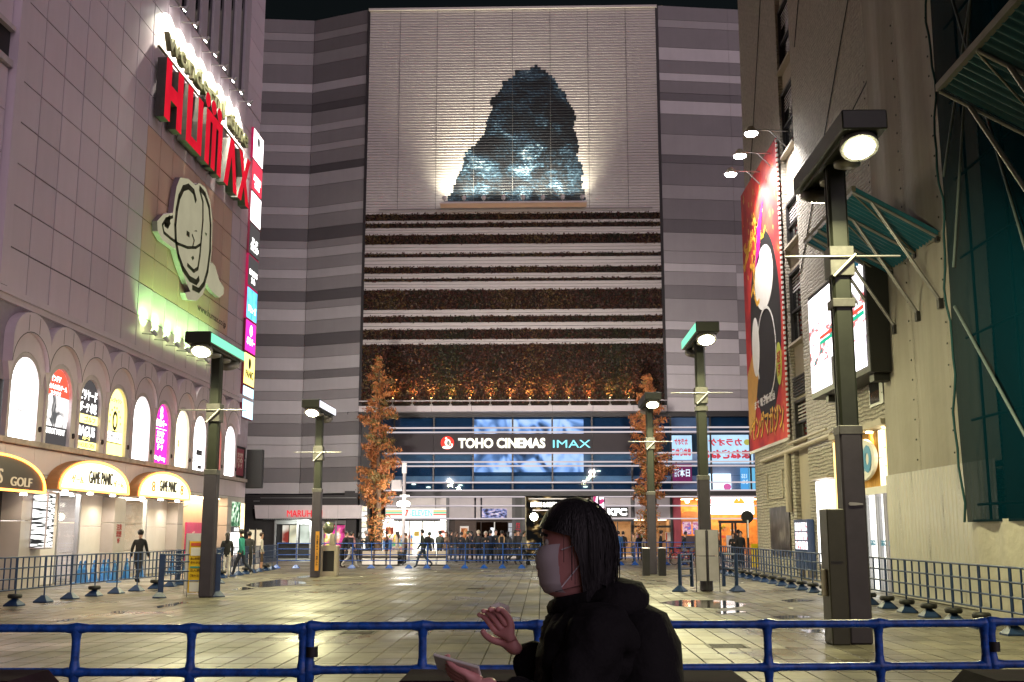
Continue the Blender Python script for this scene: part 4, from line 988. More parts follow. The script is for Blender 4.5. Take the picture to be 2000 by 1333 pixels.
# ---------------- face emblem, traced in metres on its own plane
XE = XL + .28
def pe(pts, x=XE): return [fl(px, py, x) for px, py in pts]
em = thing('face_emblem', (XL + .3, 47, 11.7), 'cream cut-out emblem sign of a line-drawn oval face with a ring', 'sign')
M_emc = glow('emblem cream', (.78, .72, .48), .27, .1, .8); M_eml = surf('emblem line', (.045, .05, .02), rough=.6); M_ems = surf('emblem side', (.20, .15, .19), rough=.6)
def ccw(p):
    s_ = sum(a[0]*b[1] - b[0]*a[1] for a, b in zip(p, p[1:] + p[:1])); return p if s_ > 0 else p[::-1]
face_o = ccw(pe([(352,347),(368,350),(382,362),(390,358),(402,368),(411,395),(415,430),(414,480),(411,520),(405,550),(396,576),(384,588),(366,586),(361,572),(372,570),(364,552),(352,520),(343,488),(318,470),(308,452),(307,432),(318,420),(338,416),(341,390),(345,365)]))
fc = part(MB().prism(face_o, FL, .06, .28, 0, 1), 'face_plate', [M_emc, M_ems], em)
tail = ccw(pe([(415,512),(422,520),(430,548),(439,562),(438,576),(430,582),(418,572),(408,560),(404,548)]))
part(MB().prism(tail, FL, .06, .24, 0, 1), 'tail_plate', [M_emc, M_ems], em)
def lines(pts, w_, closed=False):
    p = pe(pts); p = p + p[:1] if closed else p; mb = MB()
    for q in stroke(p, w_): mb.prism(ccw(q), FL, .282, .292)
    return mb
def arcpx(cx, cy, rx, ry, a0, a1, n=26): return [(cx + rx*math.cos(a), cy - ry*math.sin(a)) for a in np.linspace(a0, a1, n)]
part(lines([(382,392),(378,375),(368,365),(358,368),(350,385),(345,410),(342,440),(343,470),(348,500),(357,525),(370,545),(383,552),(388,545)], .26), 'head_line', M_eml, em)
part(lines([(390,372),(396,395),(396,430),(393,465),(390,500),(386,525),(378,530),(366,518)], .17), 'hair_line', M_eml, em)
part(lines([(390,368),(400,380),(408,405),(411,440),(410,490),(405,530),(398,555),(388,568),(376,562)], .24), 'outer_line', M_eml, em)
part(lines([(337,424),(324,428),(317,440),(320,455),(333,466),(348,477),(366,484),(382,484),(391,478)], .13), 'ring_line', M_eml, em)
part(lines([(375,459),(379,470),(376,482)], .10), 'nose_line', M_eml, em)
part(lines([(365,456),(369,459)], .22).prism(ccw(pe([(378,452),(383,450),(385,453)])), FL, .282, .292).prism(ccw(pe([(400,454),(404,457),(402,462)])), FL, .282, .292), 'eye', M_eml, em)
part(MB().prism(ccw(pe([(373,503),(377,500),(379,505),(376,509)])), FL, .282, .292), 'lips', M_eml, em)
part(lines([(331,426),(322,438),(327,442),(331,434)], .22), 'ring_mark', M_eml, em)
ww = thing('web_lettering', (XL, 50.4, 11.4), 'thin dark web address lettering painted below the face emblem', 'lettering')
part(text(MB(), 'www.humax.co.jp', FL, 50.4, 11.62, 4.5, .40, .01, .01, bold=0), 'lettering', surf('brown paint', (.07, .05, .04)), ww)
M_gl = glow('green lens', (.75, 1, .35), 40)
for k in range(7):
    y = 41.6 + k*1.36
    t = thing('green_uplight', (XL, y, 9.1), 'green-tinted uplight below the face emblem, ' + ORD[k] + ' from the H end', 'spotlight', 'green uplights in a row')
    part(MB().tube((XL, y, 9.25), (XL + .55, y, 9.2), .025), 'arm', M_steel, t)
    part(MB().tube((XL + .58, y, 9.16), (XL + .42, y, 9.36), .06, .10, n=10), 'lamp_head', M_steel, t)
    part(MB().tube((XL + .415, y, 9.365), (XL + .41, y, 9.37), .085, n=10), 'lens', M_gl, t)
    light('green_light', 'SPOT', (XL + .36, y, 9.42), 260, (.42, 1, .28), t, (XL + .02, y, 10.4), size=.05, spot=105, blend=.8)
# ---------------- column of stacked vertical signs at the corner
vcols = [('white with a small emblem in a red frame', glow('v white', (1, .96, .93), 2.4), None, None), ('red', glow('v red', (.75, .04, .07), 1.1), '居酒屋\n個室', M_pwh), ('plain white', glow('v white', (1, 1, 1), 1), None, None),
         ('black with white marks', M_pbl, '3F 4F\n営業中', M_pwh), ('black lettered BAGUS', M_pbl, 'BAGUS\n24h', M_pwh), ('blue with white lettering', glow('v blue', (.10, .45, .85), 1.3, .4, 2.0), 'アミューズ', M_pwh),
         ('magenta with a white emblem', glow('v magenta', (.82, .03, .34), 1.3), '卓球バー', M_pwh), ('yellow with a dark emblem', glow('v yellow', (1, .80, .18), 1.8), 'PANIC', M_arb), ('pale sky blue', glow('v sky', (.45, .80, .95), 1.6, .25, 1.5), '涼', M_pwh)]
VZ = 1.735
for k, (nm, m_, tx, tm_) in enumerate(vcols):
    z1 = 23.05 - k*VZ; z0 = z1 - VZ
    t = thing('stacked_sign', (XL + .2, 56.7, z0), 'corner column sign, ' + nm, 'sign', 'signs of the corner sign column')
    part(MB().box((XL + .03, 55.72, z0 + .01), (XL + .14, 57.82, z1 - .01)), 'case', glow('magenta rim', (.55, .02, .10), .45) if k in (0, 4, 5) else surf('sign case red', (.22, .02, .06), rough=.4), t)
    part(MB().prism(rect(55.80, 57.74, z0 + .07, z1 - .07), FL, .141, .16), 'lit_face', m_, t)
    if tx: part(text(MB(), tx, FL, 56.77, (z0+z1)/2 - .25, 1.5, .7 if '\n' in tx else .4, .161, .01, bold=.03), 'lettering', tm_, t)
    if k in (0, 6, 7):
        part(MB().prism(ell(56.77, z0 + 1.2, .25, .3, 16), FL, .161, .167), 'emblem', M_pwh if k == 6 else M_arb, t)

# ---------------- ground floor of the left building
M_pier = surf('pier panel', (.50, .45, .43), rough=.4, var=.07, streak=.3)
M_gfw = surf('shop white', (.72, .68, .66), rough=.45, var=.05)
DX = 2.6
part(MB().box((XL - DX - .2, 24, 0), (XL - DX, 57.4, 3.4)), 'rear_wall', M_gfw, ent)
part(MB().box((XL - DX, 24, 3.3), (XL, 57.4, 3.4)), 'soffit', M_gfw, ent)
for c in range(18):
    y0 = 24 + c*1.86
    part(MB().box((XL - .05, y0 + .008, 3.42), (XL + .0, y0 + 1.852, 4.18)), 'wall_panel', R.choice(M_pan), ent)
def pier(y0, y1, d=DX):
    for z0, z1 in ((0, .9), (.92, 1.98), (2.0, 2.9), (2.92, 3.4)):
        part(MB().box((XL - d, y0, z0 + .005), (XL + .02, y1, z1)), 'pier_block', M_pier, ent)
pier(24, 26.5); pier(32.7, 34.1); pier(39.9, 40.95); pier(46.9, 47.6); pier(54.3, 57.4)
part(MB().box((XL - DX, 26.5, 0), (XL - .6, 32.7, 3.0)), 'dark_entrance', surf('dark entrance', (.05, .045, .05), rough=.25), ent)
for y in (30.2, 31.2, 32.0):
    part(MB().box((XL - .6, y, 0), (XL - .52, y + .12, 2.9)), 'entrance_post', M_steel, ent)
def arcade(name, label, y0, y1, ceil, panels, glow_y):
    t = thing(name, (XL - 1, (y0+y1)/2, 0), label, 'shop')
    for (a, b) in panels:
        for z0, z1 in ((0, .9), (.92, 1.85), (1.87, 2.95)):
            part(MB().box((XL - .55, a, z0), (XL - .45, b, z1)), 'wall_panel', M_gfw, t)
    a, b = glow_y
    for k in range(2):
        part(MB().box((XL - 2.4, a + .1 + k*(b-a)/2, 2.92), (XL - .7, a + (k+1)*(b-a)/2 - .1, 2.96)), 'ceiling_light', ceil, t)
    part(MB().box((XL - 2.55, y0, 2.97), (XL - .4, y1, 3.05)), 'ceiling', M_gfw, t)
    for y in (a, b): part(MB().box((XL - .6, y - .05, 0), (XL - .45, y + .05, 2.95)), 'door_frame', M_steel, t)
    part(MB().box((XL - .53, a + .05, .02), (XL - .51, b - .05, 2.9)), 'door_pane', M_sglass, t)
    return t
M_c1 = glow('arcade ceiling', (1, .97, .92), 16)
ta = arcade('game_arcade', 'brightly lit game arcade entrance with glass door and claw prize inside', 34.1, 39.9, M_c1, ((34.15, 36.2), (38.1, 39.9)), (36.3, 38.0))
part(MB().lathe([(.05, 0), (.25, .05), (.28, .5), (.2, .8), (.24, 1.0), (.1, 1.25), (.02, 1.3)], (XL - 1.5, 36.9, .5), 12), 'prize_doll', M_prod[0], ta); part(MB().box((XL - 1.9, 36.5, 0), (XL - 1.2, 37.4, .5)), 'prize_table', M_w, ta)
for k in range(5): part(MB().box((XL - 2.3, 37.2, .1 + k*.35), (XL - 1.9, 37.8, .38 + k*.35)), 'prize_box', R.choice(M_prod), ta)
tb = arcade('game_hall', 'game hall entrance with cream walls and an orange notice board', 40.95, 46.9, glow('hall ceiling', (1, .88, .62), 14), ((44.6, 46.85),), (41.3, 44.5))
part(MB().box((XL - 2.5, 42.4, .75), (XL - 2.42, 43.9, 1.95)), 'notice_board', surf('orange board', (.65, .2, .08), rough=.5), tb)
for k in range(3): part(MB().box((XL - 2.41, 42.5, .85 + k*.36), (XL - 2.40, 43.8, 1.1 + k*.36)), 'notice', R.choice([M_prod[5], M_w, M_prod[0]]), tb)
part(MB().box((XL - 2.5, 41.5, .6), (XL - 2.42, 42.1, 1.8)), 'dark_poster', M_black, tb)
# alcove with posters
al = thing('poster_alcove', (XL - 1, 51, 0), 'orange lit alcove with wall posters between the arcade and the corner', 'alcove')
part(MB().box((XL - 1.0, 47.6, 0), (XL - .9, 54.3, 3.3)), 'back_wall', surf('warm render', (.62, .50, .38), rough=.6, var=.06), al)
part(MB().box((XL - .95, 47.8, 3.22), (XL - .3, 54.0, 3.28)), 'ceiling_light', glow('alcove light', (1, .72, .42), 9.0), al)
f1 = part(MB().box((XL - .9, 47.9, .35), (XL - .84, 50.2, 2.1)), 'poster_board', picture('noodle poster', [(.42, (.02, .016, .014)), (.52, (.10, .05, .03)), (.6, (.45, .2, .08)), (.68, (.75, .5, .28))], .5, scale=1.9, detail=3, emit=False), al)
sub(MB().box((XL - .839, 47.9, .35), (XL - .834, 50.2, .6)), 'red_strip', M_prod[0], f1)
f2 = part(MB().box((XL - .9, 50.8, .3), (XL - .84, 53.2, 2.1)), 'poster_board', surf('magenta board', (.65, .04, .22), rough=.4), al)
sub(text(MB(), 'バー\nカラオケ\nピンポン\nダーツ', FL, 52.0, 1.1, 1.6, 1.2, -.835, .01, bold=.02), 'lettering', M_w, f2)
for k in range(2): part(MB().path([(XL - .8, 48 + k*.3, 2.9), (XL - .6, 49 + k*.4, 2.75), (XL - .7, 50.4, 2.85)], .02), 'cable', M_black, al)
# menu lightbox at the corner pier
mn = thing('menu_lightbox', (XL, 55.9, .9), 'tall lit menu board with green and red pictures on the corner pier', 'sign')
part(MB().prism(rect(55.05, 56.35, 1.95, 3.15), FL, .03, .12), 'upper_face', picture('green menu', [(.35, (.02, .05, .03)), (.48, (.06, .16, .08)), (.57, (.4, .6, .4)), (.66, (.9, .9, .8))], .9, scale=4, detail=4), mn)
part(MB().prism(rect(55.05, 56.35, 1.65, 1.93), FL, .03, .12), 'name_face', M_pbl, mn); part(text(MB(), 'FACE', FL, 55.7, 1.79, .8, .16, .121, .01, bold=.03), 'lettering', M_pwh, mn)
part(MB().prism(rect(55.05, 56.35, .55, 1.63), FL, .03, .12), 'lower_face', glow('menu glow', (1, .98, .95), 2.0), mn)
part(MB().prism(rect(56.5, 56.8, .6, 3.1), FL, .03, .2), 'side_strip', glow('menu strip', (1, .8, .4), 1.6, .5, 4), mn)
# arched neon signs
M_neon = glow('orange neon', (1, .33, .05), 5.0); M_ng = surf('bronze hood', (.42, .20, .08), rough=.5)
M_dl = glow('downlight lens', (1, .92, .78), 12)
def arcsign(y0, y1, z0, zh, face, label, txt, tmat):
    face_lit = tmat is None
    t = thing('arched_sign', (XL, (y0+y1)/2, z0), label, 'sign'); cy = (y0+y1)/2; hw = (y1-y0)/2
    pts = [(cy + hw*math.cos(a), z0 + zh*math.sin(a)**.85) for a in np.linspace(0, math.pi, 26)]
    part(MB().prism(pts, FL, 0, .40), 'hood', M_ng, t)
    inn = [(cy + (hw-.22)*math.cos(a), z0 + .07 + (zh-.17)*math.sin(a)**.85) for a in np.linspace(0, math.pi, 26)]
    part(MB().prism(inn, FL, .401, .43), 'lit_face', face, t)
    nb = MB(); ring = [FL.p(cy + (hw-.10)*math.cos(a), z0 + .03 + (zh-.08)*math.sin(a)**.85, .45) for a in np.linspace(0, math.pi, 30)]
    nb.path(ring + [ring[0]], .035, 6); part(nb, 'neon_tube', M_neon, t)
    for k in range(3):
        yy = y0 + (y1 - y0)*(k + .5)/3
        part(MB().lathe([(.02, .06), (.09, .05), (.10, 0), (.085, -.01)], FL.p(yy, z0 - .07, .22), 12), 'downlight', M_dl, t)
        light('canopy_light', 'SPOT', FL.p(yy, z0 - .10, .24), 60 if face_lit else 8, (1, .90, .74), t, FL.p(yy, 0, .30), size=.09, spot=150, blend=.6)
    for (s_, u, v, w_, h_, mm) in txt: part(text(MB(), s_, FL, cy + u, z0 + v, w_, h_, .431, .03, bold=.0), 'lettering', mm, t)
    return t
M_af = glow('arcade sign cream', (1, .88, .55), 2.0, .08)
M_olt = surf('print dark', (.03, .03, .03)); M_ort = glow('print deep orange', (.75, .25, .03), 1.0)
arcsign(34.15, 40.1, 2.98, 1.05, M_af, 'arched orange neon sign lettered GAME PANIC with Japanese lettering on both sides', [('GAME PANIC', .3, .48, 2.0, .42, M_olt), ('ゲーム', -1.6, .36, .9, .26, M_ort), ('ゲーム', 1.9, .34, .9, .24, M_ort)], None)
arcsign(41.0, 47.15, 2.98, 1.05, M_af, 'arched orange neon sign lettered GAME PANIC with round emblems', [('GAME PANIC', .2, .48, 2.0, .44, M_olt), ('8', -1.5, .42, .35, .4, M_ort), ('8', 1.9, .4, .35, .4, M_ort)], None)
arcsign(27.3, 33.3, 2.80, 1.05, surf('dark brown sign', (.03, .012, .006), rough=.4), 'dark arched sign lettered GOLF with an orange neon rim', [('GOLF', 1.35, .28, 1.3, .26, glow('pale gold', (.8, .6, .35), .5)), ('BAGUS', -.8, .4, 2.0, .4, glow('pale gold', (1, 1, 1), 1))], 1)
# blade lightbox on the pier beside GOLF
bl = thing('blade_lightbox', (XL + .3, 33.6, 1.1), 'black blade lightbox with white menu lettering beside the GOLF entrance', 'sign')
part(MB().box((XL + .02, 33.35, 1.15), (XL + .5, 33.85, 2.85), bev=.02), 'case', M_lil, bl)
part(MB().box((XL + .06, 33.32, 1.2), (XL + .46, 33.349, 2.8)), 'lit_face', picture('menu strips', [(.44, (.02, .02, .02)), (.5, (.9, .9, .85)), (.62, (1, 1, 1))], 1.1, scale=3, stretch=(.6, 1, 5), detail=2), bl)
part(MB().prism(rect(33.38, 33.82, 1.2, 2.8), FL, .501, .51), 'lit_face', picture('menu strips', [], 1), bl)
dn = thing('golf_sign', (XL - .5, 31.2, 1.6), 'small dark lit sign lettered GOLF inside the dark entrance', 'sign')
part(MB().prism(rect(30.4, 31.5, 1.6, 2.4), FL, -.5, -.4), 'face', M_pbl, dn); part(text(MB(), '24H\nOPEN', FL, 31.0, 2.0, .7, .5, -.399, .01, bold=.02), 'lettering', M_pwh, dn)
part(text(MB(), '注意\n禁煙\n9F', FL, 40.4, 1.6, .5, .7, .025, .005), 'notice', surf('red print', (.4, .05, .05)), ta)
# ------------------------------------------------------------------ textured building along the right side
rb = thing('textured_building', (XR + 4, 38, 0), 'tall beige building clad in rough wavy split tiles with narrow windows', 'building')
m, nt, out = _new('split tile'); N = nt.nodes.new; L = nt.links.new
bs = N('ShaderNodeBsdfPrincipled'); bs.inputs['Roughness'].default_value = 0.7; L(bs.outputs[0], out.inputs[0])
g = N('ShaderNodeNewGeometry'); sp = N('ShaderNodeSeparateXYZ'); L(g.outputs['Position'], sp.inputs[0]); cb = N('ShaderNodeCombineXYZ'); L(sp.outputs['Y'], cb.inputs[0]); L(sp.outputs['Z'], cb.inputs[1])
nz = N('ShaderNodeTexNoise'); nz.inputs['Scale'].default_value = 1.6; nz.inputs['Detail'].default_value = 4; L(cb.outputs[0], nz.inputs['Vector'])
mp = N('ShaderNodeMix'); mp.data_type = 'RGBA'; mp.blend_type = 'LINEAR_LIGHT'; mp.inputs[0].default_value = .10; L(cb.outputs[0], mp.inputs[6]); L(nz.outputs['Color'], mp.inputs[7])
br = N('ShaderNodeTexBrick'); br.inputs['Scale'].default_value = 1.0; br.inputs['Brick Width'].default_value = .46; br.inputs['Row Height'].default_value = .125; br.inputs['Mortar Size'].default_value = .028; br.inputs['Mortar Smooth'].default_value = 1.0
L(mp.outputs[2], br.inputs['Vector'])
n2 = N('ShaderNodeTexNoise'); n2.inputs['Scale'].default_value = 9; n2.inputs['Detail'].default_value = 5; L(g.outputs['Position'], n2.inputs['Vector'])
ad = N('ShaderNodeMath'); ad.operation = 'MULTIPLY_ADD'; ad.inputs[1].default_value = -1.0; L(br.outputs['Fac'], ad.inputs[0]); L(n2.outputs['Fac'], ad.inputs[2])
bp = N('ShaderNodeBump'); bp.inputs['Strength'].default_value = 1.0; bp.inputs['Distance'].default_value = .06; L(ad.outputs[0], bp.inputs['Height']); L(bp.outputs[0], bs.inputs['Normal'])
rp = N('ShaderNodeValToRGB'); rp.color_ramp.elements[0].color = (.34, .312, .27, 1); rp.color_ramp.elements[1].color = (.52, .48, .42, 1); rp.color_ramp.elements[0].position = .3; rp.color_ramp.elements[1].position = .7
L(n2.outputs['Fac'], rp.inputs[0]); L(rp.outputs[0], bs.inputs['Base Color'])
M_split = m
ZT = 30
zw = lambda py, px=1552: frt(px, py)[1]
# wall as tall strips around the window bay and the entrance
WB0, WB1 = 39.75, 41.95
for y0, y1, z0, z1, nm in ((WB1, 49.7, 0, ZT, 'wall'), (30.2, WB0, 4.75, ZT, 'wall'), (36.05, WB0, 0, 4.75, 'wall'), (14, 30.2, 0, ZT, 'wall')):
    part(MB().box((XR, y0, z0), (XR + .5, y1, z1)), nm, M_split, rb)
part(MB().box((XR + .5, 14, 0), (XR + 12, 49.6, ZT)), 'core', M_core, rb)
M_bay = surf('bay panel', (.40, .35, .28), rough=.6, var=.08, streak=.4)
wins = [(zw(80), zw(-60)), (zw(268), zw(128)), (zw(465), zw(372)), (zw(668), zw(520)), (zw(862), zw(782))]
zprev = 0.0
for z0, z1 in sorted(wins):
    part(MB().box((XR + .18, WB0, zprev), (XR + .5, WB1, z0)), 'bay_panel', M_bay, rb)
    f = part(MB().box((XR + .08, WB0, z0), (XR + .3, WB0 + .12, z1)).box((XR + .08, WB1 - .12, z0), (XR + .3, WB1, z1)).box((XR + .08, WB0 + .12, z0), (XR + .3, WB1 - .12, z0 + .1)).box((XR + .08, WB0 + .12, z1 - .1), (XR + .3, WB1 - .12, z1)), 'window_frame', M_mull, rb)
    zm = z0 + (z1 - z0)*.45
    sub(MB().box((XR + .12, WB0 + .12, zm - .04), (XR + .26, WB1 - .12, zm + .04)), 'transom', M_mull, f)
    for a_, b_ in ((z0 + .1, zm - .04), (zm + .04, z1 - .1)):
        sub(MB().box((XR + .2, WB0 + .12, a_), (XR + .22, WB1 - .12, b_)), 'pane', surf('night window', (.012, .013, .015), rough=.06), f)
    sub(MB().box((XR - .06, WB0, z0 - .09), (XR + .2, WB1, z0 - .005)), 'sill', M_bay, f)
    for q in range(5):
        sub(MB().box((XR + .195, WB0 + .13, z1 - .25 - q*.13), (XR + .199, WB1 - .13, z1 - .19 - q*.13)), 'blind_slat', M_pgrey, f)
    zprev = z1
part(MB().box((XR + .18, WB0, zprev), (XR + .5, WB1, ZT)), 'bay_panel', M_bay, rb)
zl0, zl1 = zw(775), zw(735)
for q in range(7):
    part(MB().box((XR + .02, WB0 + .15, zl0 + q*(zl1-zl0)/7), (XR + .17, WB1 - .15, zl0 + (q+.6)*(zl1-zl0)/7)), 'vent_slat', M_mull, rb)
# second window near the sheeted part
z0, z1 = frt(1732, 786)[1], frt(1732, 712)[1]
f = part(MB().box((XR - .05, 30.6, z0), (XR - .002, 31.9, z1)), 'window_frame', M_mull, rb); sub(MB().box((XR - .06, 30.95, z0 + .08), (XR - .051, 31.8, z1 - .08)), 'pane', surf('night window', (0, 0, 0)), f)
# pipes and conduits on the wall
pp = thing('wall_pipes', (XR - .1, 43, 0), 'grey conduits and drain pipe running along the textured wall', 'pipe')
part(MB().tube((XR - .12, 36.0, 4.75), (XR - .12, 47.5, 4.62), .09), 'duct', M_bay, pp); part(MB().tube((XR - .28, 36.0, 4.95), (XR - .28, 41.5, 4.9), .05), 'conduit', M_bay, pp)
part(MB().tube((XR - .12, 42.6, 2.4), (XR - .12, 42.6, 4.6), .13, n=10), 'drain_pipe', M_bay, pp)
for a, b in (((44.0, 3.0), (47.0, 3.0)), ((47.0, 3.0), (47.0, 4.1)), ((44.0, 3.0), (44.0, 4.1)), ((44.0, 4.1), (42.9, 4.15)), ((47.6, 4.15), (49.5, 4.12))):
    part(MB().tube((XR - .04, a[0], a[1]), (XR - .04, b[0], b[1]), .025), 'conduit', M_bay, pp)
part(MB().path([(XR - .02, 30.3, 14.6), (XR - .3, 33, 13.6), (XR - .3, 35.5, 13.4), (XR - .02, 39.5, 14.4)], .02, 5), 'cable', M_black, pp)
for y0, z0, y1, z1 in ((49.3, 15.5, 43.0, 27.0), (39.6, 11.0, 31.0, 18.6), (38.9, 19.5, 36.0, 24.0)):
    part(MB().tube((XR - .02, y0, z0), (XR - .02, y1, z1), .018, n=5), 'cable', M_black, pp)
# ---------------- tall red magazine banner: lettering kept, picture replaced by a plain shape
bn = thing('magazine_banner', (XR - .2, 46, 5.2), 'tall red hanging banner with yellow strokes, a black oval and Japanese title', 'banner')
BY0, BY1, BZ0, BZ1 = -49.9, -42.12, 5.2, 17.15       # u range in the wall frame
M_br = picture('banner red', [(.35, (.30, .012, .02)), (.5, (.48, .022, .025)), (.62, (.60, .06, .03))], 1, scale=.8, detail=3, emit=False, rough=.55)
part(MB().prism(rect(BY0, BY1, BZ0, BZ1), FRt, .10, .16), 'cloth', M_br, bn)
M_by = surf('banner yellow', (.80, .42, .04), rough=.5, var=.1); M_bk = surf('banner black', (.012, .011, .012), rough=.5); M_bw = surf('banner white', (.80, .78, .75), rough=.5, var=.04); M_bm = surf('banner magenta', (.55, .01, .25), rough=.5); M_bt = surf('banner tan', (.62, .33, .08), rough=.5)
uc, w_ = (BY0+BY1)/2, BY1 - BY0
bk = part(MB().prism(ell(uc + .45, 10.2, 3.1, 4.0, 40), FRt, .163, .168), 'black_oval', M_bk, bn)
part(MB().prism(ell(uc + .6, 12.2, 1.9, 1.35, 30), FRt, .170, .174).prism(ell(uc - 1.6, 9.6, .8, 1.3, 30), FRt, .176, .180), 'white_oval', M_bw, bn)
rg = MB()
for q in stroke([(uc + .6 + 1.9*math.cos(a), 9.0 + 1.9*math.sin(a)) for a in np.linspace(-2.0, 3.6, 34)], .12): rg.prism(ccw(q), FRt, .182, .186)
part(rg, 'white_arc', M_bw, bn)
part(MB().prism([(uc - 1.2, 12.9), (uc - .2, 13.2), (uc + 1.0, 15.4), (uc - .4, 14.6), (uc - .6, 14.0)], FRt, .170, .174), 'magenta_shape', M_bm, bn)
part(MB().prism([(BY0 + .1, 5.9), (BY0 + 1.4, 6.3), (BY0 + 2.6, 8.3), (BY0 + 1.6, 9.5), (BY0 + .1, 8.6)], FRt, .170, .174), 'tan_shape', M_bt, bn)
ys = MB(); R2 = random.Random(4)
for k in range(16):
    u = R2.uniform(BY0 + .7, BY1 - .7); v = R2.uniform(13.9, 16.2) - max(0, (uc - u))*.25
    if k > 10: u, v = R2.uniform(BY0 + .4, BY0 + 1.8), R2.uniform(11.8, 14.6)
    pts = [(u, v)]
    for q in range(4): pts.append((pts[-1][0] + R2.uniform(-.5, .55), pts[-1][1] + R2.uniform(-.55, .35)))
    for q in stroke(pts, .20): ys.prism(ccw(q), FRt, .166, .1685 + k*.0004)
part(ys, 'brush_strokes', M_by, bn)
mb = MB(); cf = MB()
for k in range(60):
    u, v = R2.uniform(BY0 + .2, BY1 - .2), R2.uniform(5.5, 17); s_ = R2.uniform(.08, .22); a = R2.uniform(0, 3)
    cf.prism(ccw([(u + s_*math.cos(a + q)*(.6 if q % 2 else 1), v + s_*math.sin(a + q)) for q in (0, 1.2, 3.1, 4.4)]), FRt, .1612, .1622)
part(cf, 'paper_flecks', M_bt, bn)
part(text(MB(), 'ヤングマガジン', FRt, uc + .1, 6.15, w_*.86, 1.15, .174, .004, bold=.07), 'lettering_edge', M_bk, bn)
part(text(MB(), 'ヤングマガジン', FRt, uc + .1, 6.15, w_*.84, 1.10, .179, .004, bold=.02), 'lettering', M_by, bn)
part(text(MB(), 'まで 電子版 配信', FRt, uc - .2, 7.1, w_*.55, .38, .174, .004, bold=.02), 'lettering', M_bw, bn)
part(MB().prism(ell(BY1 - 1.0, 8.2, .5, .85, 20), FRt, .170, .174), 'green_oval', surf('banner lime', (.45, .50, .06), rough=.5), bn)
part(text(MB(), '毎週\n月曜', FRt, BY1 - 1.0, 8.2, .6, 1.0, .176, .004, bold=.02), 'lettering', surf('banner red text', (.4, .02, .02)), bn)
lace = MB()
for k in range(60):
    v = BZ0 + (BZ1-BZ0)*k/60; lace.prism(rect(BY1 - .02, BY1 + .10, v, v + .10), FRt, .10, .17)
for k in range(38):
    u = BY0 + w_*k/38; lace.prism(rect(u, u + .10, BZ0 - .10, BZ0 + .02), FRt, .10, .17)
part(lace, 'lacing', M_bw, bn)
M_flo = glow('banner flood lens', (1, .97, .95), 60)
for lab_, px, py in (('end by the window bay', 1467, 258), ('middle', 1445, 302), ('end by the cinema', 1427, 338)):
    p = on_x(px, py, 8.1)
    t = thing('banner_floodlight', (XR, p.y, p.z), 'bright floodlight on a bracket arm above the red banner, ' + lab_, 'floodlight', 'floodlights above the red banner')
    part(MB().tube((XR, p.y, p.z + .02), (p.x, p.y, p.z + .1), .03).tube((XR, p.y, p.z - .7), (XR - .7, p.y, p.z + .05), .025), 'arm', M_steel, t)
    part(MB().lathe([(.08, .22), (.12, .18), (.22, .05), (.27, -.06)], p, 14), 'lamp_head', M_bay, t)
    part(MB().lathe([(.25, -.062), (.22, -.12), (.1, -.16)], p, 14), 'lens', M_flo, t)
    light('banner_light', 'SPOT', p + Vector((.05, 0, -.22)), 1500, (1, .93, .86), t, (XR, p.y, p.z - 4.5), size=.12, spot=120, blend=.7)
# ---------------- LED screen box
SX = 8.75
a0, a1 = on_x(1578, 590, SX), on_x(1585, 770, SX); b0 = on_x(1683, 528, SX)
YS1, YS0 = a0.y, b0.y; ZS_1, ZS_0 = a0.z, a1.z
ld = thing('led_screen', (SX + .3, (YS0+YS1)/2, ZS_0), 'big glowing LED advertising screen in a black box on the textured wall', 'screen')
part(MB().box((SX + .02, YS0 - .25, ZS_0 - .2), (XR, YS1 + .12, ZS_1 + .15), bev=.02), 'casing', M_black, ld)
M_led2 = picture('led picture', [(.36, (.05, .12, .11)), (.43, (.55, .10, .10)), (.47, (.75, .60, .66)), (.52, (.95, .92, .97)), (.66, (1, .98, 1))], 1.8, scale=1.5, stretch=(1, 1.0, 2.2), detail=7, distort=.2)
zsplit = ZS_0 + (ZS_1-ZS_0)*.27
part(MB().prism(rect(-YS1, -YS0, zsplit, ZS_1 - .9), FRt, XR - SX - .02, XR - SX + .0), 'picture_panel', M_led2, ld)
part(MB().prism(rect(-YS1, -YS0, ZS_1 - .9, ZS_1), FRt, XR - SX - .02, XR - SX + .0), 'picture_panel', glow('led white', (1, .94, .98), 2.2, .08), ld)
for u0, u1 in ((-YS1, -YS1 + 2.4), (-YS0 - 1.1, -YS0 - .05)):
    part(MB().prism(rect(u0, u1, ZS_0, zsplit), FRt, XR - SX - .02, XR - SX + .0), 'caption_panel', glow('led lilac', (.98, .90, 1.0), 3.2), ld)
st = MB(); 
for k, c in enumerate((0, 1)): st.prism([(-YS1 + 1.3, zsplit + .55 + k*.16), (-YS0, zsplit + .6 + k*.16), (-YS0, zsplit + .72 + k*.16), (-YS1 + 1.3, zsplit + .66 + k*.16)], FRt, XR - SX + .001, XR - SX + .004, k)
part(st, 'picture_stripe', [glow('led green', (.02, .38, .22), 1), glow('led red', (.7, .08, .05), 1)], ld)
part(MB().box((SX + .2, YS1 - 1.2, ZS_0 - .4), (XR, YS1 - .9, ZS_0 - .2)).box((SX + .2, YS0 + .1, ZS_0 - .4), (XR, YS0 + .5, ZS_0 - .2)), 'bracket', M_black, ld)
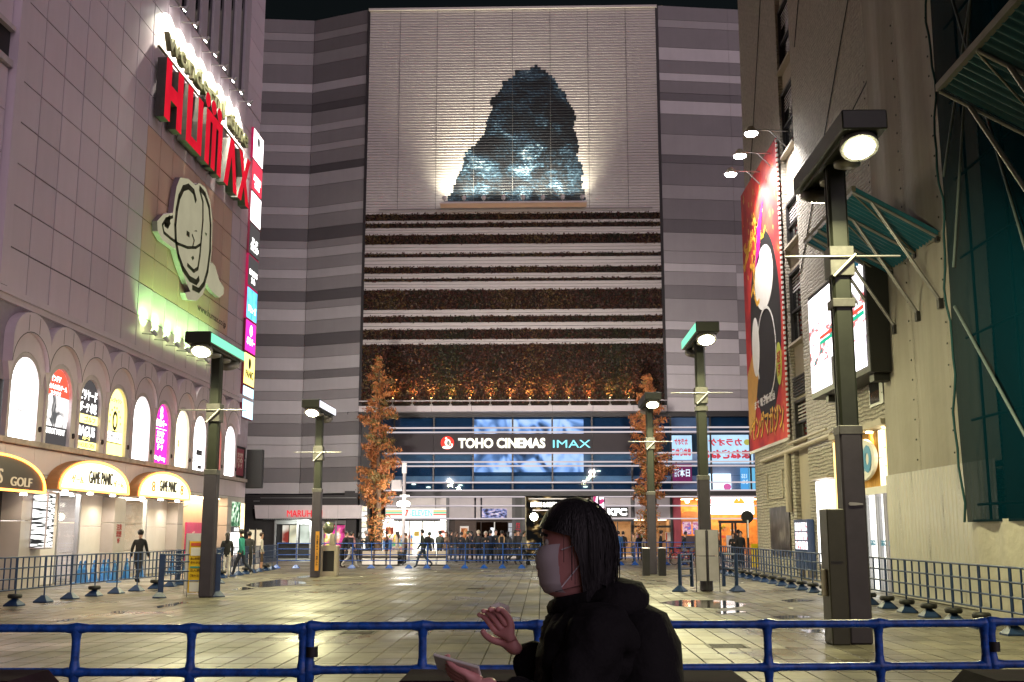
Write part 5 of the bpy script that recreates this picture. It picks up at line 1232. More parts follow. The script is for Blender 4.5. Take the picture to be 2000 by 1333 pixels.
# ---------------- golden entrance
gg = thing('game_centre_entrance', (XR, 33, 0), 'golden lit game centre entrance with curtain folds and glass doors', 'shop')
M_gold = surf('gold', (.60, .33, .06), rough=.35, metal=.3, var=.1); M_goldl = glow('gold light', (1, .68, .22), 1.6, .15)
part(MB().box((XR + .45, 30.2, 0), (XR + .5, 36.05, 4.75)), 'back_panel', surf('cream panel', (.65, .55, .38), rough=.5), gg)
for y in (35.75, 30.25):
    part(MB().box((XR - .08, y, 0), (XR + .3, y + .28, 4.6)), 'gold_column', M_gold, gg); part(MB().box((XR - .1, y + .06, .2), (XR - .081, y + .2, 4.5)), 'light_strip', M_goldl, gg)
for k in range(20):
    y = 31.9 + k*.18
    part(MB().lathe([(.09, 0), (.07, .7), (.095, 1.6)], (XR + .25, y, 2.95), 8), 'curtain_fold', M_gold, gg)
for q in range(2):
    for z in (2.95, 3.75): part(MB().box((XR + .1, 30.55 + q*.62, z), (XR + .2, 31.14 + q*.62, z + .77)), 'lit_panel', glow('lit cream panel', (1, .87, .52), 1.5, .1), gg)
part(MB().box((XR - .02, 30.5, 2.72), (XR + .45, 35.7, 2.93)), 'lintel', M_w, gg)
part(MB().box((XR - .25, 30.3, 4.56), (XR + .45, 35.9, 4.72)), 'canopy', M_bay, gg)
for y in (31.0, 32.6, 34.2, 35.6):
    part(MB().lathe([(.1, 0), (.1, .03)], (XR + .1, y, 4.525), 10), 'downlight', glow('downlight', (1, .85, .5), 25), gg); light('down_light', 'SPOT', (XR + .08, y, 4.50), 60, (1, .78, .4), gg, (XR + .1, y, 0), size=.08, spot=110)
sgp = part(MB().prism(ell(-33.15, 3.75, 1.45, .62, 30), FRt, -.05, .05), 'sign_plate', M_w, gg)
sub(text(MB(), 'GiGO', FRt, -33.15, 3.75, 2.3, .8, .051, .02, bold=.07), 'lettering', surf('sign blue', (.05, .28, .5), rough=.3), sgp)
part(MB().box((XR + .3, 30.5, 0), (XR + .35, 35.7, 2.72)), 'shop_glow', glow('lit interior', (1, .96, .90), 1.5, .25, 1.2), gg)
for y in (30.5, 31.25, 32.0, 33.2, 34.4, 35.6):
    part(MB().box((XR, y - .05, 0), (XR + .15, y + .05, 2.72)), 'door_frame', M_steel, gg)
for y0, y1 in ((30.55, 31.2), (31.3, 31.95), (32.05, 33.15)):
    d = part(MB().box((XR + .05, y0, .05), (XR + .07, y1, 2.65)), 'door_pane', M_sglass, gg); sub(text(MB(), 'GiGO', FRt, -(y0+y1)/2, 1.35, .5, .16, -.04, .005, bold=.04), 'lettering', surf('sign blue', (0, 0, 0)), d)
wl = thing('wall_lightbox', (XR, 37.3, .8), 'tall white lit wall panel with rows of small print beside the golden entrance', 'lightbox')
(ua, va), (ub, vb) = frt(1600, 1085), frt(1634, 915)
part(MB().prism(rect(-38.3, -36.3, 0.6, 3.35), FRt, .02, .14), 'lit_face', glow('panel white', (1, .96, .95), 2.4, .05), wl)
dt = MB()
for r in range(6):
    for c in range(6): dt.prism(rect(-38.0 + c*.26, -37.88 + c*.26, 1.7 + r*.22, 1.76 + r*.22), FRt, .141, .145)
part(dt, 'small_print', surf('print grey', (.1, .1, .1)), wl)
part(MB().prism(rect(-38.5, -36.2, 3.40, 3.46), FRt, .0, .3), 'horizontal_bar', M_bay, wl)
pd = thing('dark_wall_poster', (XR, 45, .7), 'dark monochrome poster pasted on the textured wall', 'poster')
part(MB().prism(rect(-46.7, -43.0, .75, 2.65), FRt, .02, .05), 'poster_face', picture('mono poster', [(.38, (.012, .012, .013)), (.5, (.035, .033, .035)), (.58, (.09, .085, .09)), (.68, (.18, .17, .17))], 1, scale=1.5, detail=7, distort=1, emit=False, rough=.3), pd)
tk_ = thing('ticket_machine', (XR - .1, 40.4, 0), 'lit capsule machine with pictured windows set in the wall', 'machine')
part(MB().box((XR - .25, 39.3, .35), (XR - .01, 41.4, 2.1), bev=.02), 'cabinet', surf('machine blue', (.03, .06, .16), rough=.3), tk_)
for r in range(3):
    for c in range(2): part(MB().prism(rect(-41.2 + c*.95, -40.35 + c*.95, 1.05 + r*.33, 1.33 + r*.33), FRt, .251, .26), 'lit_window', picture('machine window', [(.38, (.5, .1, .1)), (.47, (.7, .85, .95)), (.56, (1, 1, .95)), (.66, (.9, .5, .6))], 1.3, scale=5, detail=2), tk_)
# ---------------- sheeting, hoarding, scaffold with net
m, nt, out = _new('beige sheet'); MATS['beige sheet'] = m
M_sheet = surf('beige sheet cloth', (.33, .305, .265), rough=.75, var=.14, scale=.9, streak=.6, bump=.25, bscale=3, dist=.05)
def curtain(y0, y1, z0, z1, x, amp, n, wav=3.0):
    mb = MB(); nz_ = 14; vs = []
    for i in range(n + 1):
        y = y0 + (y1 - y0)*i/n
        for j in range(nz_ + 1):
            z = z0 + (z1 - z0)*j/nz_
            vs.append((x + amp*math.sin(y*wav + .4*math.sin(z*.7)) + amp*.5*math.sin(z*.9 + y*1.7), y, z))
    k = nz_ + 1
    mb.add(vs, [(i*k + j, i*k + j + 1, (i+1)*k + j + 1, (i+1)*k + j) for i in range(n) for j in range(nz_)], 0, True)
    return mb
sh = thing('beige_sheeting', (9.3, 27, 3.1), 'beige cloth sheeting hung over the wall above the white hoarding', 'sheeting')
for y0, y1 in ((22.7, 25.2), (25.22, 27.7), (27.72, 30.25)):
    part(curtain(y0, y1, 3.1, 26, 9.36, .035, 22), 'cloth_strip', M_sheet, sh)
    ey = MB()
    for k in range(24): ey.box((9.29, y1 - .05, 3.4 + k*.5), (9.31, y1 - .01, 3.44 + k*.5))
    part(ey, 'eyelet_row', M_black, sh)
ho = thing('white_hoarding', (9.2, 27, 0), 'glossy white corrugated steel hoarding below the beige sheeting', 'hoarding')
M_ho = surf('hoarding white', (.58, .56, .50), rough=.25, var=.08, streak=.4)
for k in range(7):
    y0_ = 22.9 + k*1.04; vs = []
    for i in range(27):
        y = y0_ + 1.03*i/26; d_ = .007*(1 if (i//3) % 2 else -1)
        for z in (.02, 1.2, 2.2, 3.15): vs.append((9.27 + d_ + .006*math.sin(z*2.2 + k*2), y, z))
    part(MB().add(vs, [(i*4 + q, i*4 + q + 1, i*4 + q + 5, i*4 + q + 4) for i in range(26) for q in range(3)], 0, False), 'steel_sheet', M_ho, ho)
lt = thing('white_tarpaulin', (8.6, 18, 0), 'wrinkled white tarpaulin along the foot of the netted scaffold', 'tarpaulin')
part(curtain(12, 22.8, .05, 1.9, 8.62, .05, 60, 5), 'cloth', surf('tarpaulin white', (.50, .47, .40), rough=.55, var=.1, bump=.5, bscale=4, dist=.05), lt)
sc = thing('scaffold', (9, 17.5, 0), 'tall pipe scaffold wrapped in dark teal safety net', 'scaffold')
m, nt, out = _new('teal net'); N = nt.nodes.new; L = nt.links.new
tr_ = N('ShaderNodeBsdfTransparent'); df = N('ShaderNodeBsdfPrincipled'); df.inputs['Base Color'].default_value = (.0012, .018, .030, 1); df.inputs['Roughness'].default_value = 1.0; df.inputs['Specular IOR Level'].default_value = 0.0
mx = N('ShaderNodeMixShader'); mx.inputs[0].default_value = .9; L(tr_.outputs[0], mx.inputs[1]); L(df.outputs[0], mx.inputs[2]); L(mx.outputs[0], out.inputs[0]); M_net = m
part(curtain(11, 22.75, 1.85, 24, 8.55, .05, 60, 2.2), 'safety_net', M_net, sc)
part(MB().box((9.35, 11, 0), (9.45, 22.7, 24)), 'backing_sheet', surf('dark backing', (.005, .009, .011), rough=.9), sc)
ed = MB(); pts = [(8.5, 22.8 + .12*math.sin(z*2.1) + .06*math.sin(z*5), z) for z in np.linspace(1.85, 24, 60)]; ed.path(pts, .025, 6); part(ed, 'net_hem', surf('teal hem', (.008, .06, .07), rough=.8), sc)
M_pipe = surf('scaffold pipe', (.33, .32, .34), rough=.35, metal=.7, var=.1)
M_pipe2 = surf('dull pipe', (.10, .13, .14), rough=.6, var=.2)
for y in (13, 14.8, 16.6, 18.4, 20.2, 22.0):
    part(MB().tube((8.75, y, 0), (8.75, y, 24), .03), 'standard', M_pipe2, sc)
for z in (2.2, 3.9, 5.6, 7.3, 9.0, 10.7, 12.4, 14.1):
    part(MB().tube((8.75, 11, z), (8.75, 22.6, z), .028), 'ledger', M_pipe2, sc)
for k, (y0, z0, y1, z1) in enumerate(((22.3, 6.2, 18.4, 2.2), (18.4, 2.2, 16.6, 9), (21.5, 13, 18.5, 5.6), (20.2, 12.4, 22.2, 7.0), (19, 10.7, 16.0, 4.0), (22.4, 9.0, 19.0, 14))):
    part(MB().tube((8.44, y0, z0), (8.44, y1, z1), .03), 'brace', M_pipe2, sc)
# corrugated awnings (fall guards)
M_aw = surf('teal corrugated', (.012, .13, .20), rough=.35, var=.15)
M_aw2 = surf('grey teal edge', (.22, .21, .17), rough=.5, metal=.3)
def awning(label, xa, za, xo, zo, y0, y1, foot_dz, ys, xw):
    t = thing('corrugated_awning', (xa, (y0+y1)/2, za), label, 'awning')
    d = Vector((xo - xa, 0, zo - za)); nrm = Vector((-(zo - za), 0, xo - xa)).normalized()
    n = int((y1 - y0)/.03); vs = []
    for i in range(n + 1):
        y = y0 + (y1 - y0)*i/n; off = nrm*.045*math.sin(y*2*math.pi/.21)
        for s_ in (0, 1): vs.append(Vector((xa, y, za)) + d*s_ + off)
    mb = MB().add(vs, [(2*i, 2*i+1, 2*i+3, 2*i+2) for i in range(n)], 0, True)
    part(mb, 'corrugated_sheet', M_aw, t)
    for s_, m_ in ((0, M_aw2), (1, M_aw2)):
        p = Vector((xa, 0, za)) + d*s_; part(MB().box((p.x - .05, y0, p.z - .06), (p.x + .05, y1, p.z + .06)), 'edge_beam', m_, t)
    for y in ys:
        a = Vector((xa, y, za)) - nrm*0.0 + Vector((0, 0, -.07)); b = Vector((xo, y, zo)) + Vector((0, 0, -.07))
        part(MB().tube(a, b, .04), 'rafter', M_pipe, t)
        c = a.lerp(b, .78)
        part(MB().tube((xw, y, za - foot_dz), c, .045), 'strut', M_pipe, t)
        part(MB().box((xw - .1, y - .08, za - foot_dz - .12), (xw + .1, y + .08, za - foot_dz + .12)).box((xa - .1, y - .08, za - .16), (xa + .1, y + .08, za - .04)), 'clamp', M_mull, t)
    for a, b in zip(ys[:-1], ys[1:]):
        part(MB().tube((xa, a, za - .1), (xo, b, zo - .1), .02), 'diagonal', M_aw2, t)
    return t
awning('teal corrugated fall guard jutting out over the beige sheeting', 9.4, 8.56, 7.42, 9.70, 25.35, 30.25, 1.65, [30.1, 29.5, 28.8, 27.0, 25.45], 9.35)
awning('teal corrugated fall guard jutting out from the netted scaffold', 8.6, 7.6, 6.5, 8.80, 11.5, 17.2, 1.9, [17.15, 15.6, 13.8, 12.0], 8.5)
# ------------------------------------------------------------------ plaza lamp posts
M_post = surf('post olive', (.036, .040, .030), rough=.45, var=.15, scale=3, metal=.2)
M_postd = surf('post dark', (.055, .047, .066), rough=.55, var=.15, scale=3)
M_brk = surf('bracket steel', (.16, .155, .15), rough=.5, metal=.5, var=.2, scale=8)
M_lens = glow('lamp lens', (1.0, 1.0, .62), 60)
LAMPC = (1.0, .93, .50)
def lamp_post(x, y, H, label, side, strip, e_near=205, e_far=165, w=.27, facade=0):
    t = thing('lamp_post', (x, y, 0), label, 'lamp post', 'plaza lamp posts')
    p = MB().box((-w/2, -w/2, 3.2), (w/2, w/2, H - .15), bev=.03); part_l(p, 'pole', M_post, t)
    for s_ in (-1, 1): part_l(MB().box((-w/2 - .012, s_*w*.22 - .02, 3.2), (w/2 + .012, s_*w*.22 + .02, H - .2)), 'pole_rib', M_post, t)
    part_l(MB().box((-w*.62, -w*.62, 0), (w*.62, w*.62, 3.2), bev=.03), 'pole_base', M_postd, t)
    for z in (3.2, 5.2 if H > 7 else 4.8):
        part_l(MB().box((-w*.64, -w*.64, z - .07), (w*.64, w*.64, z + .07), bev=.01), 'clamp_band', M_brk, t)
    zb_ = H - 1.85
    part_l(MB().box((-w*.68, -w*.68, zb_ - .28), (w*.68, w*.68, zb_ + .2), bev=.01), 'bracket_plate', M_brk, t)
    part_l(MB().tube((-.9, -w*.75, zb_ + .02), (.9, -w*.75, zb_ + .02), .018), 'banner_rod', M_steel, t)
    part_l(MB().tube((-.15, -w*.8, zb_ - .3), (.2, -w*.9, zb_ + .05), .02), 'stay', M_w, t)
    hb = part_l(MB().box((-.33, -1.75, H - .30), (.33, 1.45, H), bev=.02), 'lamp_housing', M_post, t)
    for s_ in (-1, 1): lsub(MB().box((s_*.22 - .03, -1.5, H - .36), (s_*.22 + .03, 1.3, H - .301)), 'housing_rail', M_post, hb)
    if strip: lsub(MB().box((side*.331, -1.7, H - .27), (side*.345, 1.4, H - .04)), 'light_strip', strip, hb)
    for yy, en, tilt in ((-1.35, e_near, -.5), (1.05, e_far, .6)):
        ax = Vector((0, tilt, -1)).normalized(); o = Vector((.0, yy, H - .34))
        part_l(MB().lathe([(.12, -.02), (.26, .02), (.29, .12), (.28, .16)], o, 18, axis=ax), 'floodlight', M_fix, t)
        part_l(MB().lathe([(.22, .161), (.19, .185), (.07, .20)], o, 18, axis=ax), 'lens', M_lens, t)
        lt_ = light('lamp_light', 'AREA', (0, 0, 0), en, LAMPC, None, size=.5)
        lt_.location = o + ax*.24; lt_.rotation_euler = ax.to_track_quat('-Z', 'Y').to_euler(); lt_.parent = t
    if facade:      # added spot without a fitting, brightens the lower cinema front
        fl_ = light('added_flood', 'SPOT', (0, 0, 0), facade, (1, .90, .86), None, size=.2, spot=76, blend=1.0); fl_.parent = t; fl_.location = (0, 1.75, H - .25)
        fl_.rotation_euler = Vector((-x*.25, 72 - y, 1.5)).to_track_quat('-Z', 'Y').to_euler()
    for yy in (-.55, .35):
        part_l(MB().lathe([(.08, 0), (.2, .04), (.21, .1), (.08, .14)], (0.05, yy, H - .5), 14), 'spare_lamp', M_fix, t)
    return t
def part_l(mb, name, mats, t): return mb.build(name, mats, t)
lsub = part_l
M_gs = glow('green strip', (.20, .75, .45), .9); M_ws = glow('white strip', (.85, .82, 1), 1.1)
lamp_post(4.74, 17.2, 7.76, 'tall lamp post with a dark utility box at its foot', -1, None, 330, 280, w=.28)
lamp_post(4.65, 32.2, 7.48, 'lamp post with green side strip and pale boards tied to its foot', -1, M_gs)
lamp_post(4.38, 45.0, 7.10, 'lamp post beside the dark litter bin, in front of a russet tree', -1, None, 240, 200, facade=5200)
lamp_post(-8.67, 28.84, 6.65, 'lamp post with green side strip and a yellow notice board at its foot', 1, M_gs)
lamp_post(-8.47, 41.6, 6.45, 'lamp post with white side strip beside a stone monument block', 1, M_ws, 240, 200, facade=6200)
ub = thing('utility_box', (4.40, 17.2, 0), 'tall dark steel utility box standing beside the lamp post', 'utility box')
part_l(MB().box((-.11, -.24, .0), (.155, .24, 2.0), bev=.015), 'cabinet', surf('box dark olive', (.045, .042, .03), rough=.5, var=.2), ub)
part_l(MB().box((-.08, -.245, 1.2), (.1, -.241, 1.22)).box((.165, -.17, .1), (.172, .17, 1.9)), 'door_seam', M_black, ub)
part_l(MB().box((-.16, -.1, .7), (-.11, .1, 1.1), bev=.01), 'side_duct', M_bay, ub)
# ------------------------------------------------------------------ barriers
M_blue = surf('barrier blue', (.014, .095, .46), rough=.38, var=.5, scale=22, rvar=.14, bump=.25, bscale=90, dist=.003)
M_blud = surf('barrier navy', (.010, .035, .11), rough=.45, var=.2, scale=4)
M_rub = surf('black rubber', (.012, .012, .013), rough=.55)
def flare(mb, x, z, r, dx, dz):
    """T-joint fillet: a flared collar on a rail or post"""
    a = Vector((x, 0, z)); d = Vector((dx, 0, dz))
    mb.tube(a, a + d*.055, r*1.5, r*1.05, n=12, cap=False)
def foot_geo(mb, x, w=.17):
    mb.add([(x-w, -w, .0), (x+w, -w, 0), (x+w, w, 0), (x-w, w, 0), (x-w, -w, .03), (x+w, -w, .03), (x+w, w, .03), (x-w, w, .03), (x-.04, -.04, .17), (x+.04, -.04, .17), (x+.04, .04, .17), (x-.04, .04, .17)],
           [(0,3,2,1), (0,1,5,4), (1,2,6,5), (2,3,7,6), (3,0,4,7), (4,5,9,8), (5,6,10,9), (6,7,11,10), (7,4,8,11), (8,9,10,11)])
def barrier_meshes(Ln, zs_, n, r, mat, detail=8, feet=(0,), weight=False, post_w=None, joints=False):
    ms = {}
    ms['rail'] = [MB().tube((0, 0, z), (Ln, 0, z), r, n=detail).mesh('rail', mat) for z in zs_]
    ps = []
    for k in range(n + 1):
        x = Ln*k/n; x = min(max(x, r), Ln - r)
        end = k in (0, n); zlo = .15 if (end and (k == 0 or len(feet) > 1)) else zs_[0] - .0
        mb = MB()
        if end and post_w: mb.box((x - post_w/2, -post_w/2, .1), (x + post_w/2, post_w/2, zs_[-1] + .03), bev=.012)
        else: mb.tube((x, 0, zlo), (x, 0, zs_[-1]), r*1.02, n=detail)
        ps.append(mb.mesh('post', mat))
    ms['post'] = ps
    ms['foot'] = []
    for k in feet:
        mb = MB(); foot_geo(mb, Ln*k); ms['foot'].append(mb.mesh('foot', mat))
    ms['weight'] = []
    if weight:
        for k in feet: ms['weight'].append(MB().lathe([(.05, 0), (.14, .0), (.16, .03), (.16, .07), (.14, .10), (.05, .10)], (Ln*k, 0, .17), 12).mesh('weight', M_rub))
    ms['joint'] = []
    if joints:
        for k in range(n + 1):
            x = min(max(Ln*k/n, r), Ln - r)
            for zi, z in enumerate(zs_):
                mb = MB(); 
                if zi < len(zs_) - 1: flare(mb, x, z, r, 0, 1)
                if zi > 0: flare(mb, x, z, r, 0, -1)
                if k < n: flare(mb, x, z, r, 1, 0)
                if k > 0: flare(mb, x, z, r, -1, 0)
                mb.lathe([(r*.3, -r*1.4), (r*1.1, -r*1.0), (r*1.45, 0), (r*1.1, r*1.0), (r*.3, r*1.4)], (x, 0, z), 12)
                ms['joint'].append(mb.mesh('joint', mat))
    return ms
def put_barrier(ms, p, q, label, group, z=0.0):
    p = Vector(p); q = Vector(q); d = q - p
    t = thing('barrier_panel', (p.x, p.y, z), label, 'barrier', group, rz=math.atan2(d.y, d.x))
    for nm in ms:
        for me in ms[nm]: link(nm, me, t)
    return t
# blue plain barrier right in front of the walker
FZ = [.50, .735, .965, 1.18]
fgm = barrier_meshes(1.765, FZ, 3, .0205, M_blue, 16, feet=(0, 1), joints=True)
fg_pts = [(-2.96, 5.70), (-1.20, 5.72), (0.575, 5.86), (2.33, 6.02), (4.1, 6.18)]
fgl = ['blue tube barrier at the kerb, left of the walker, below the golf sign', 'blue tube barrier with black tape on its post beside the walker', 'blue tube barrier right behind the walker, before the tall utility box', 'blue tube barrier with taped post at the end of the kerb row']
for k in range(4):
    b_ = put_barrier(fgm, fg_pts[k] + (0,), fg_pts[k+1] + (0,), fgl[k], 'kerb barriers', z=-.012 if k == 0 else (0 if k < 3 else .006))
    if k in (1, 3): part_l(MB().tube((.03, 0, 1.03), (.03, 0, 1.08), .031, n=12), 'tape', M_rub, b_)
put_barrier(fgm, (-4.75, 5.68, 0), fg_pts[0] + (0,), 'blue tube barrier at the outer end of the kerb row', 'kerb barriers', z=-.012)
# grid barriers along the right wall
grm = barrier_meshes(1.27, [.36, .60, .84, 1.08], 3, .019, M_blud, 8, feet=(0,), weight=True)
y = 14.8
while y < 48.5:
    xa = 7.65 - (y - 19)*.012 if y > 19 else 7.65; xb = 7.65 - (y + 1.27 - 19)*.012 if y + 1.27 > 19 else 7.65
    put_barrier(grm, (xa, y, 0), (xb, y + 1.27, 0), 'navy grid barrier on weighted feet before the ' + next(n_ for lim, n_ in ((22.6, 'white tarpaulin'), (29.8, 'white hoarding'), (35.7, 'golden entrance'), (38.9, 'tall lit wall panel'), (42.0, 'capsule machine'), (46.5, 'dark wall poster'), (99, 'far corner of the textured wall')) if y < lim), 'grid barriers along the right wall'); y += 1.285
# grid barriers in front of the arcade
grl = barrier_meshes(1.27, [.36, .60, .84, 1.08], 5, .017, M_blud, 8, feet=(0,), weight=True)
grp = barrier_meshes(1.27, [.36, .60, .84, 1.08], 5, .017, M_blud, 8, feet=(0,))
y = 21.5; k = 0
while y < 50:
    x0_ = -12.25 + min(.8, (y - 22)*.07) - max(0, (y - 34)*.04); y1_ = y + 1.27; x1_ = -12.25 + min(.8, (y1_ - 22)*.07) - max(0, (y1_ - 34)*.04)
    put_barrier(grl if k % 3 == 0 else grp, (x0_, y, 0), (x1_, y1_, 0), 'navy grid barrier standing before the ' + next(n_ for lim, n_ in ((33.0, 'dark golf entrance'), (39.5, 'arcade with the glass door'), (46.5, 'hall with the orange board'), (99, 'poster alcove')) if y < lim), 'grid barriers before the arcade'); y += 1.285; k += 1
# plain barriers in front of the queue
fam = barrier_meshes(1.80, [.36, .62, .88, 1.14], 2, .021, M_blue, 8, feet=(0, .5))
for k in range(7):
    p0 = on_z(540 + k*73.5, 1110.5); put_barrier(fam, p0, on_z(540 + (k+1)*73.5 - 2, 1110.5), 'blue tube barrier before the queue, ' + ORD[k] + ' from the pachinko hall end', 'barriers before the queue')
for k in range(3):
    put_barrier(fam, on_z(1178 + k*62, 1104), on_z(1240 + k*62 - 2, 1104), 'blue tube barrier before the chicken restaurant, ' + ORD[k] + ' from the passage', 'barriers before the chicken restaurant')
# short wide barriers by the lamp posts
wid = barrier_meshes(.95, [.42, .62, .82, 1.02], 1, .026, M_blud, 8, feet=(0,), post_w=.09)
wil = barrier_meshes(1.45, [.42, .66, .90, 1.08], 1, .022, M_blud, 8, feet=(0, 1), post_w=.14)
put_barrier(wid, on_z(1328, 1156), on_z(1378, 1150), 'short navy barrier tied to the pale boards, bin side', 'short barriers by the boards')
put_barrier(wid, on_z(1440, 1156), on_z(1392, 1150), 'short navy barrier tied to the pale boards, hoarding side', 'short barriers by the boards')
put_barrier(wil, on_z(311, 1168), on_z(422, 1166), 'navy barrier with wide posts behind the yellow notice board', 'wide post barriers')
put_barrier(wil, on_z(345, 1143), on_z(430, 1140), 'navy wide post barrier standing behind the yellow notice board row', 'wide post barriers')
# ------------------------------------------------------------------ notice boards, cones, bins and small street things
nb = thing('notice_board', (on_z(387, 1166).x, on_z(387, 1166).y - .25, 0), 'yellow notice board with white panels standing at the lamp post', 'sign')
part_l(MB().box((-.21, 0, .12), (.21, .03, 1.42)), 'board', surf('notice yellow', (.75, .48, .02), rough=.4), nb)
for z0, z1, m_ in ((1.30, 1.38, M_prod[0]), (1.05, 1.26, M_w), (.74, .78, surf('teal print', (.02, .3, .3))), (.14, .38, M_w), (.40, .43, M_prod[3])):
    part_l(MB().box((-.17, -.006, z0), (.17, -.001, z1)), 'printed_field', m_, nb)
mb = MB()
for k, s_ in enumerate(('路上飲酒禁止', '客引き注意', '立入禁止', 'ご協力ください')): text(mb, s_, Frame((0, 0, 0), (1, 0, 0), (0, 0, 1)), 0, [.98, .88, .68, .55][k], .33, .06, .001, .004, bold=.01)
part_l(mb, 'lettering', surf('notice ink', (.12, .05, .01)), nb)
for s_ in (-1, 1): part_l(MB().tube((s_*.23, .02, 0), (s_*.23, .02, 1.45), .012), 'stand_leg', M_steel, nb)
wb = thing('white_board', (on_z(377, 1160).x - .1, on_z(377, 1160).y + .15, 0), 'plain pale board standing behind the yellow notice board', 'board')
part_l(MB().box((-.2, 0, .1), (.2, .03, 1.62)), 'board', surf('pale lilac', (.55, .52, .60), rough=.4), wb); part_l(MB().tube((-.21, 0, 0), (-.21, 0, 1.6), .012).tube((.21, 0, 0), (.21, 0, 1.6), .012), 'stand_leg', M_steel, wb)
for px, lab in ((1372, 'pale lilac board tied to the lamp post, on the bin side'), (1397, 'pale lilac board tied to the lamp post, on the hoarding side')):
    p = on_z(px, 1157); t = thing('pale_board', (p.x, p.y + .1, 0), lab, 'board', 'pale boards at the lamp post')
    part_l(MB().box((-.16, 0, .3), (.16, .04, .98)).box((-.16, 0, 1.0), (.16, .04, 1.72)), 'board', surf('pale lilac', (.55, .52, .60)), t); part_l(MB().tube((-.15, 0, 0), (-.15, 0, 1.7), .012).tube((.15, 0, 0), (.15, 0, 1.7), .012), 'stand_leg', M_mull, t)
M_cone = surf('cone blue', (.015, .16, .45), rough=.4, var=.1)
cone = None
for px, py in ((72, 1140), (94, 1139), (120, 1137), (130, 1134), (151, 1135), (222, 1138), (243, 1130), (250, 1127), (335, 1120), (359, 1117)):
    p = on_z(px, py)
    if p.x < XL + .3: p.x = XL + .35
    t = thing('traffic_cone', (p.x, p.y, 0), 'sky blue traffic cone ' + ('before the arcade with the glass door' if p.y < 40 else ('before the hall with the orange board' if p.y < 46 else 'before the poster alcove')), 'cone', 'blue cones before the arcade')
    if cone is None:
        cone = (MB().box((-.19, -.19, 0), (.19, .19, .03), bev=.01).mesh('base', M_cone), MB().lathe([(.15, .03), (.14, .06), (.035, .68), (.02, .72), (.01, .725)], (0, 0, 0), 14).mesh('body', M_cone), MB().lathe([(.085, .38), (.065, .5)], (0, 0, .004), 14).mesh('band', surf('cone band', (.05, .25, .55), rough=.3)))
    for nm, me in zip(('base', 'body', 'band'), cone): link(nm, me, t)
bi = thing('litter_bin', (on_z(1276, 1124).x, on_z(1276, 1124).y - .35, 0), 'dark square litter bin in front of the lamp post', 'bin')
for s_ in (-1, 1): part_l(MB().box((s_*.31 - .14, -.2, 0), (s_*.31 + .14, .2, 1.02), bev=.02), 'bin_body', M_mull, bi); part_l(MB().box((s_*.31 - .15, -.21, 1.021), (s_*.31 + .15, .21, 1.06), bev=.01), 'bin_lid', M_steel, bi)
mo = thing('stone_monument', (on_z(640, 1126).x, on_z(640, 1126).y + .2, 0), 'grey stone block with dark panel and round convex mirror on top', 'monument')
part_l(MB().box((-.36, -.2, 0), (-.22, .2, 1.15), bev=.02).box((.22, -.2, 0), (.36, .2, 1.15), bev=.02).box((-.22, -.2, .95), (.22, .2, 1.15)).box((-.22, -.2, 0), (.22, .2, .18)), 'stone_frame', M_bay, mo); part_l(MB().box((-.22, -.1, .18), (.22, .1, .95)), 'dark_panel', M_black, mo)
part_l(MB().lathe([(.10, 1.15), (.13, 1.2), (.09, 1.5), (.07, 1.58)], (.1, 0, 0), 12), 'pedestal', M_bay, mo); part_l(MB().lathe([(.02, -.24), (.16, -.18), (.24, 0), (.17, .17), (.02, .24)], (-.05, 0, 1.82), 16), 'ball', surf('dull green metal', (.18, .20, .14), rough=.25, metal=.6), mo)
st = thing('strip_notice', (on_z(626, 1127).x, 41.3, 0), 'narrow orange notice strip strapped to the lamp post', 'sign')
part_l(MB().box((-.07, -.02, .25), (.07, .0, 1.68)), 'strip', surf('strip orange', (.70, .33, .05), rough=.4), st); part_l(text(MB(), '注\n意\n立\n入\n禁\n止', Frame((0, -.02, 0), (1, 0, 0), (0, 0, 1)), 0, 1.0, .08, 1.1, .001, .003), 'lettering', M_mull, st)
# clock / camera pole with bright lamp
cp_ = thing('camera_pole', (on_y(787, 1100, 60).x, 60, 0), 'slim pole with a grey loudspeaker box and a bright white lamp', 'pole')
zz = lambda py: on_y(787, py, 60).z
part_l(MB().tube((0, 0, 0), (0, 0, zz(905)), .09, n=10), 'pole', M_pgrey, cp_); part_l(MB().box((-.12, -.12, zz(925)), (.12, .12, zz(905))), 'top_sleeve', M_w, cp_)
part_l(MB().box((-.68, -.2, zz(958)), (-.15, .2, zz(938)), bev=.03), 'loudspeaker', M_pgrey, cp_); part_l(MB().box((-.15, -.05, zz(950)), (0, .05, zz(946))), 'arm', M_pgrey, cp_)
part_l(MB().lathe([(.1, -.14), (.3, -.10), (.36, .0), (.3, .12), (.1, .16)], (0, -.2, zz(985)), 14), 'lamp', glow('white lamp', (1, .98, .88), 30), cp_); wl_ = light('pole_light', 'POINT', (0, 0, 0), 240, (1, .95, .82), None, size=.3); wl_.parent = cp_; wl_.location = (0, .35, zz(985)); part_l(MB().box((-.2, -.3, zz(970)), (.3, .1, zz(967)), bev=.02), 'camera', M_w, cp_)
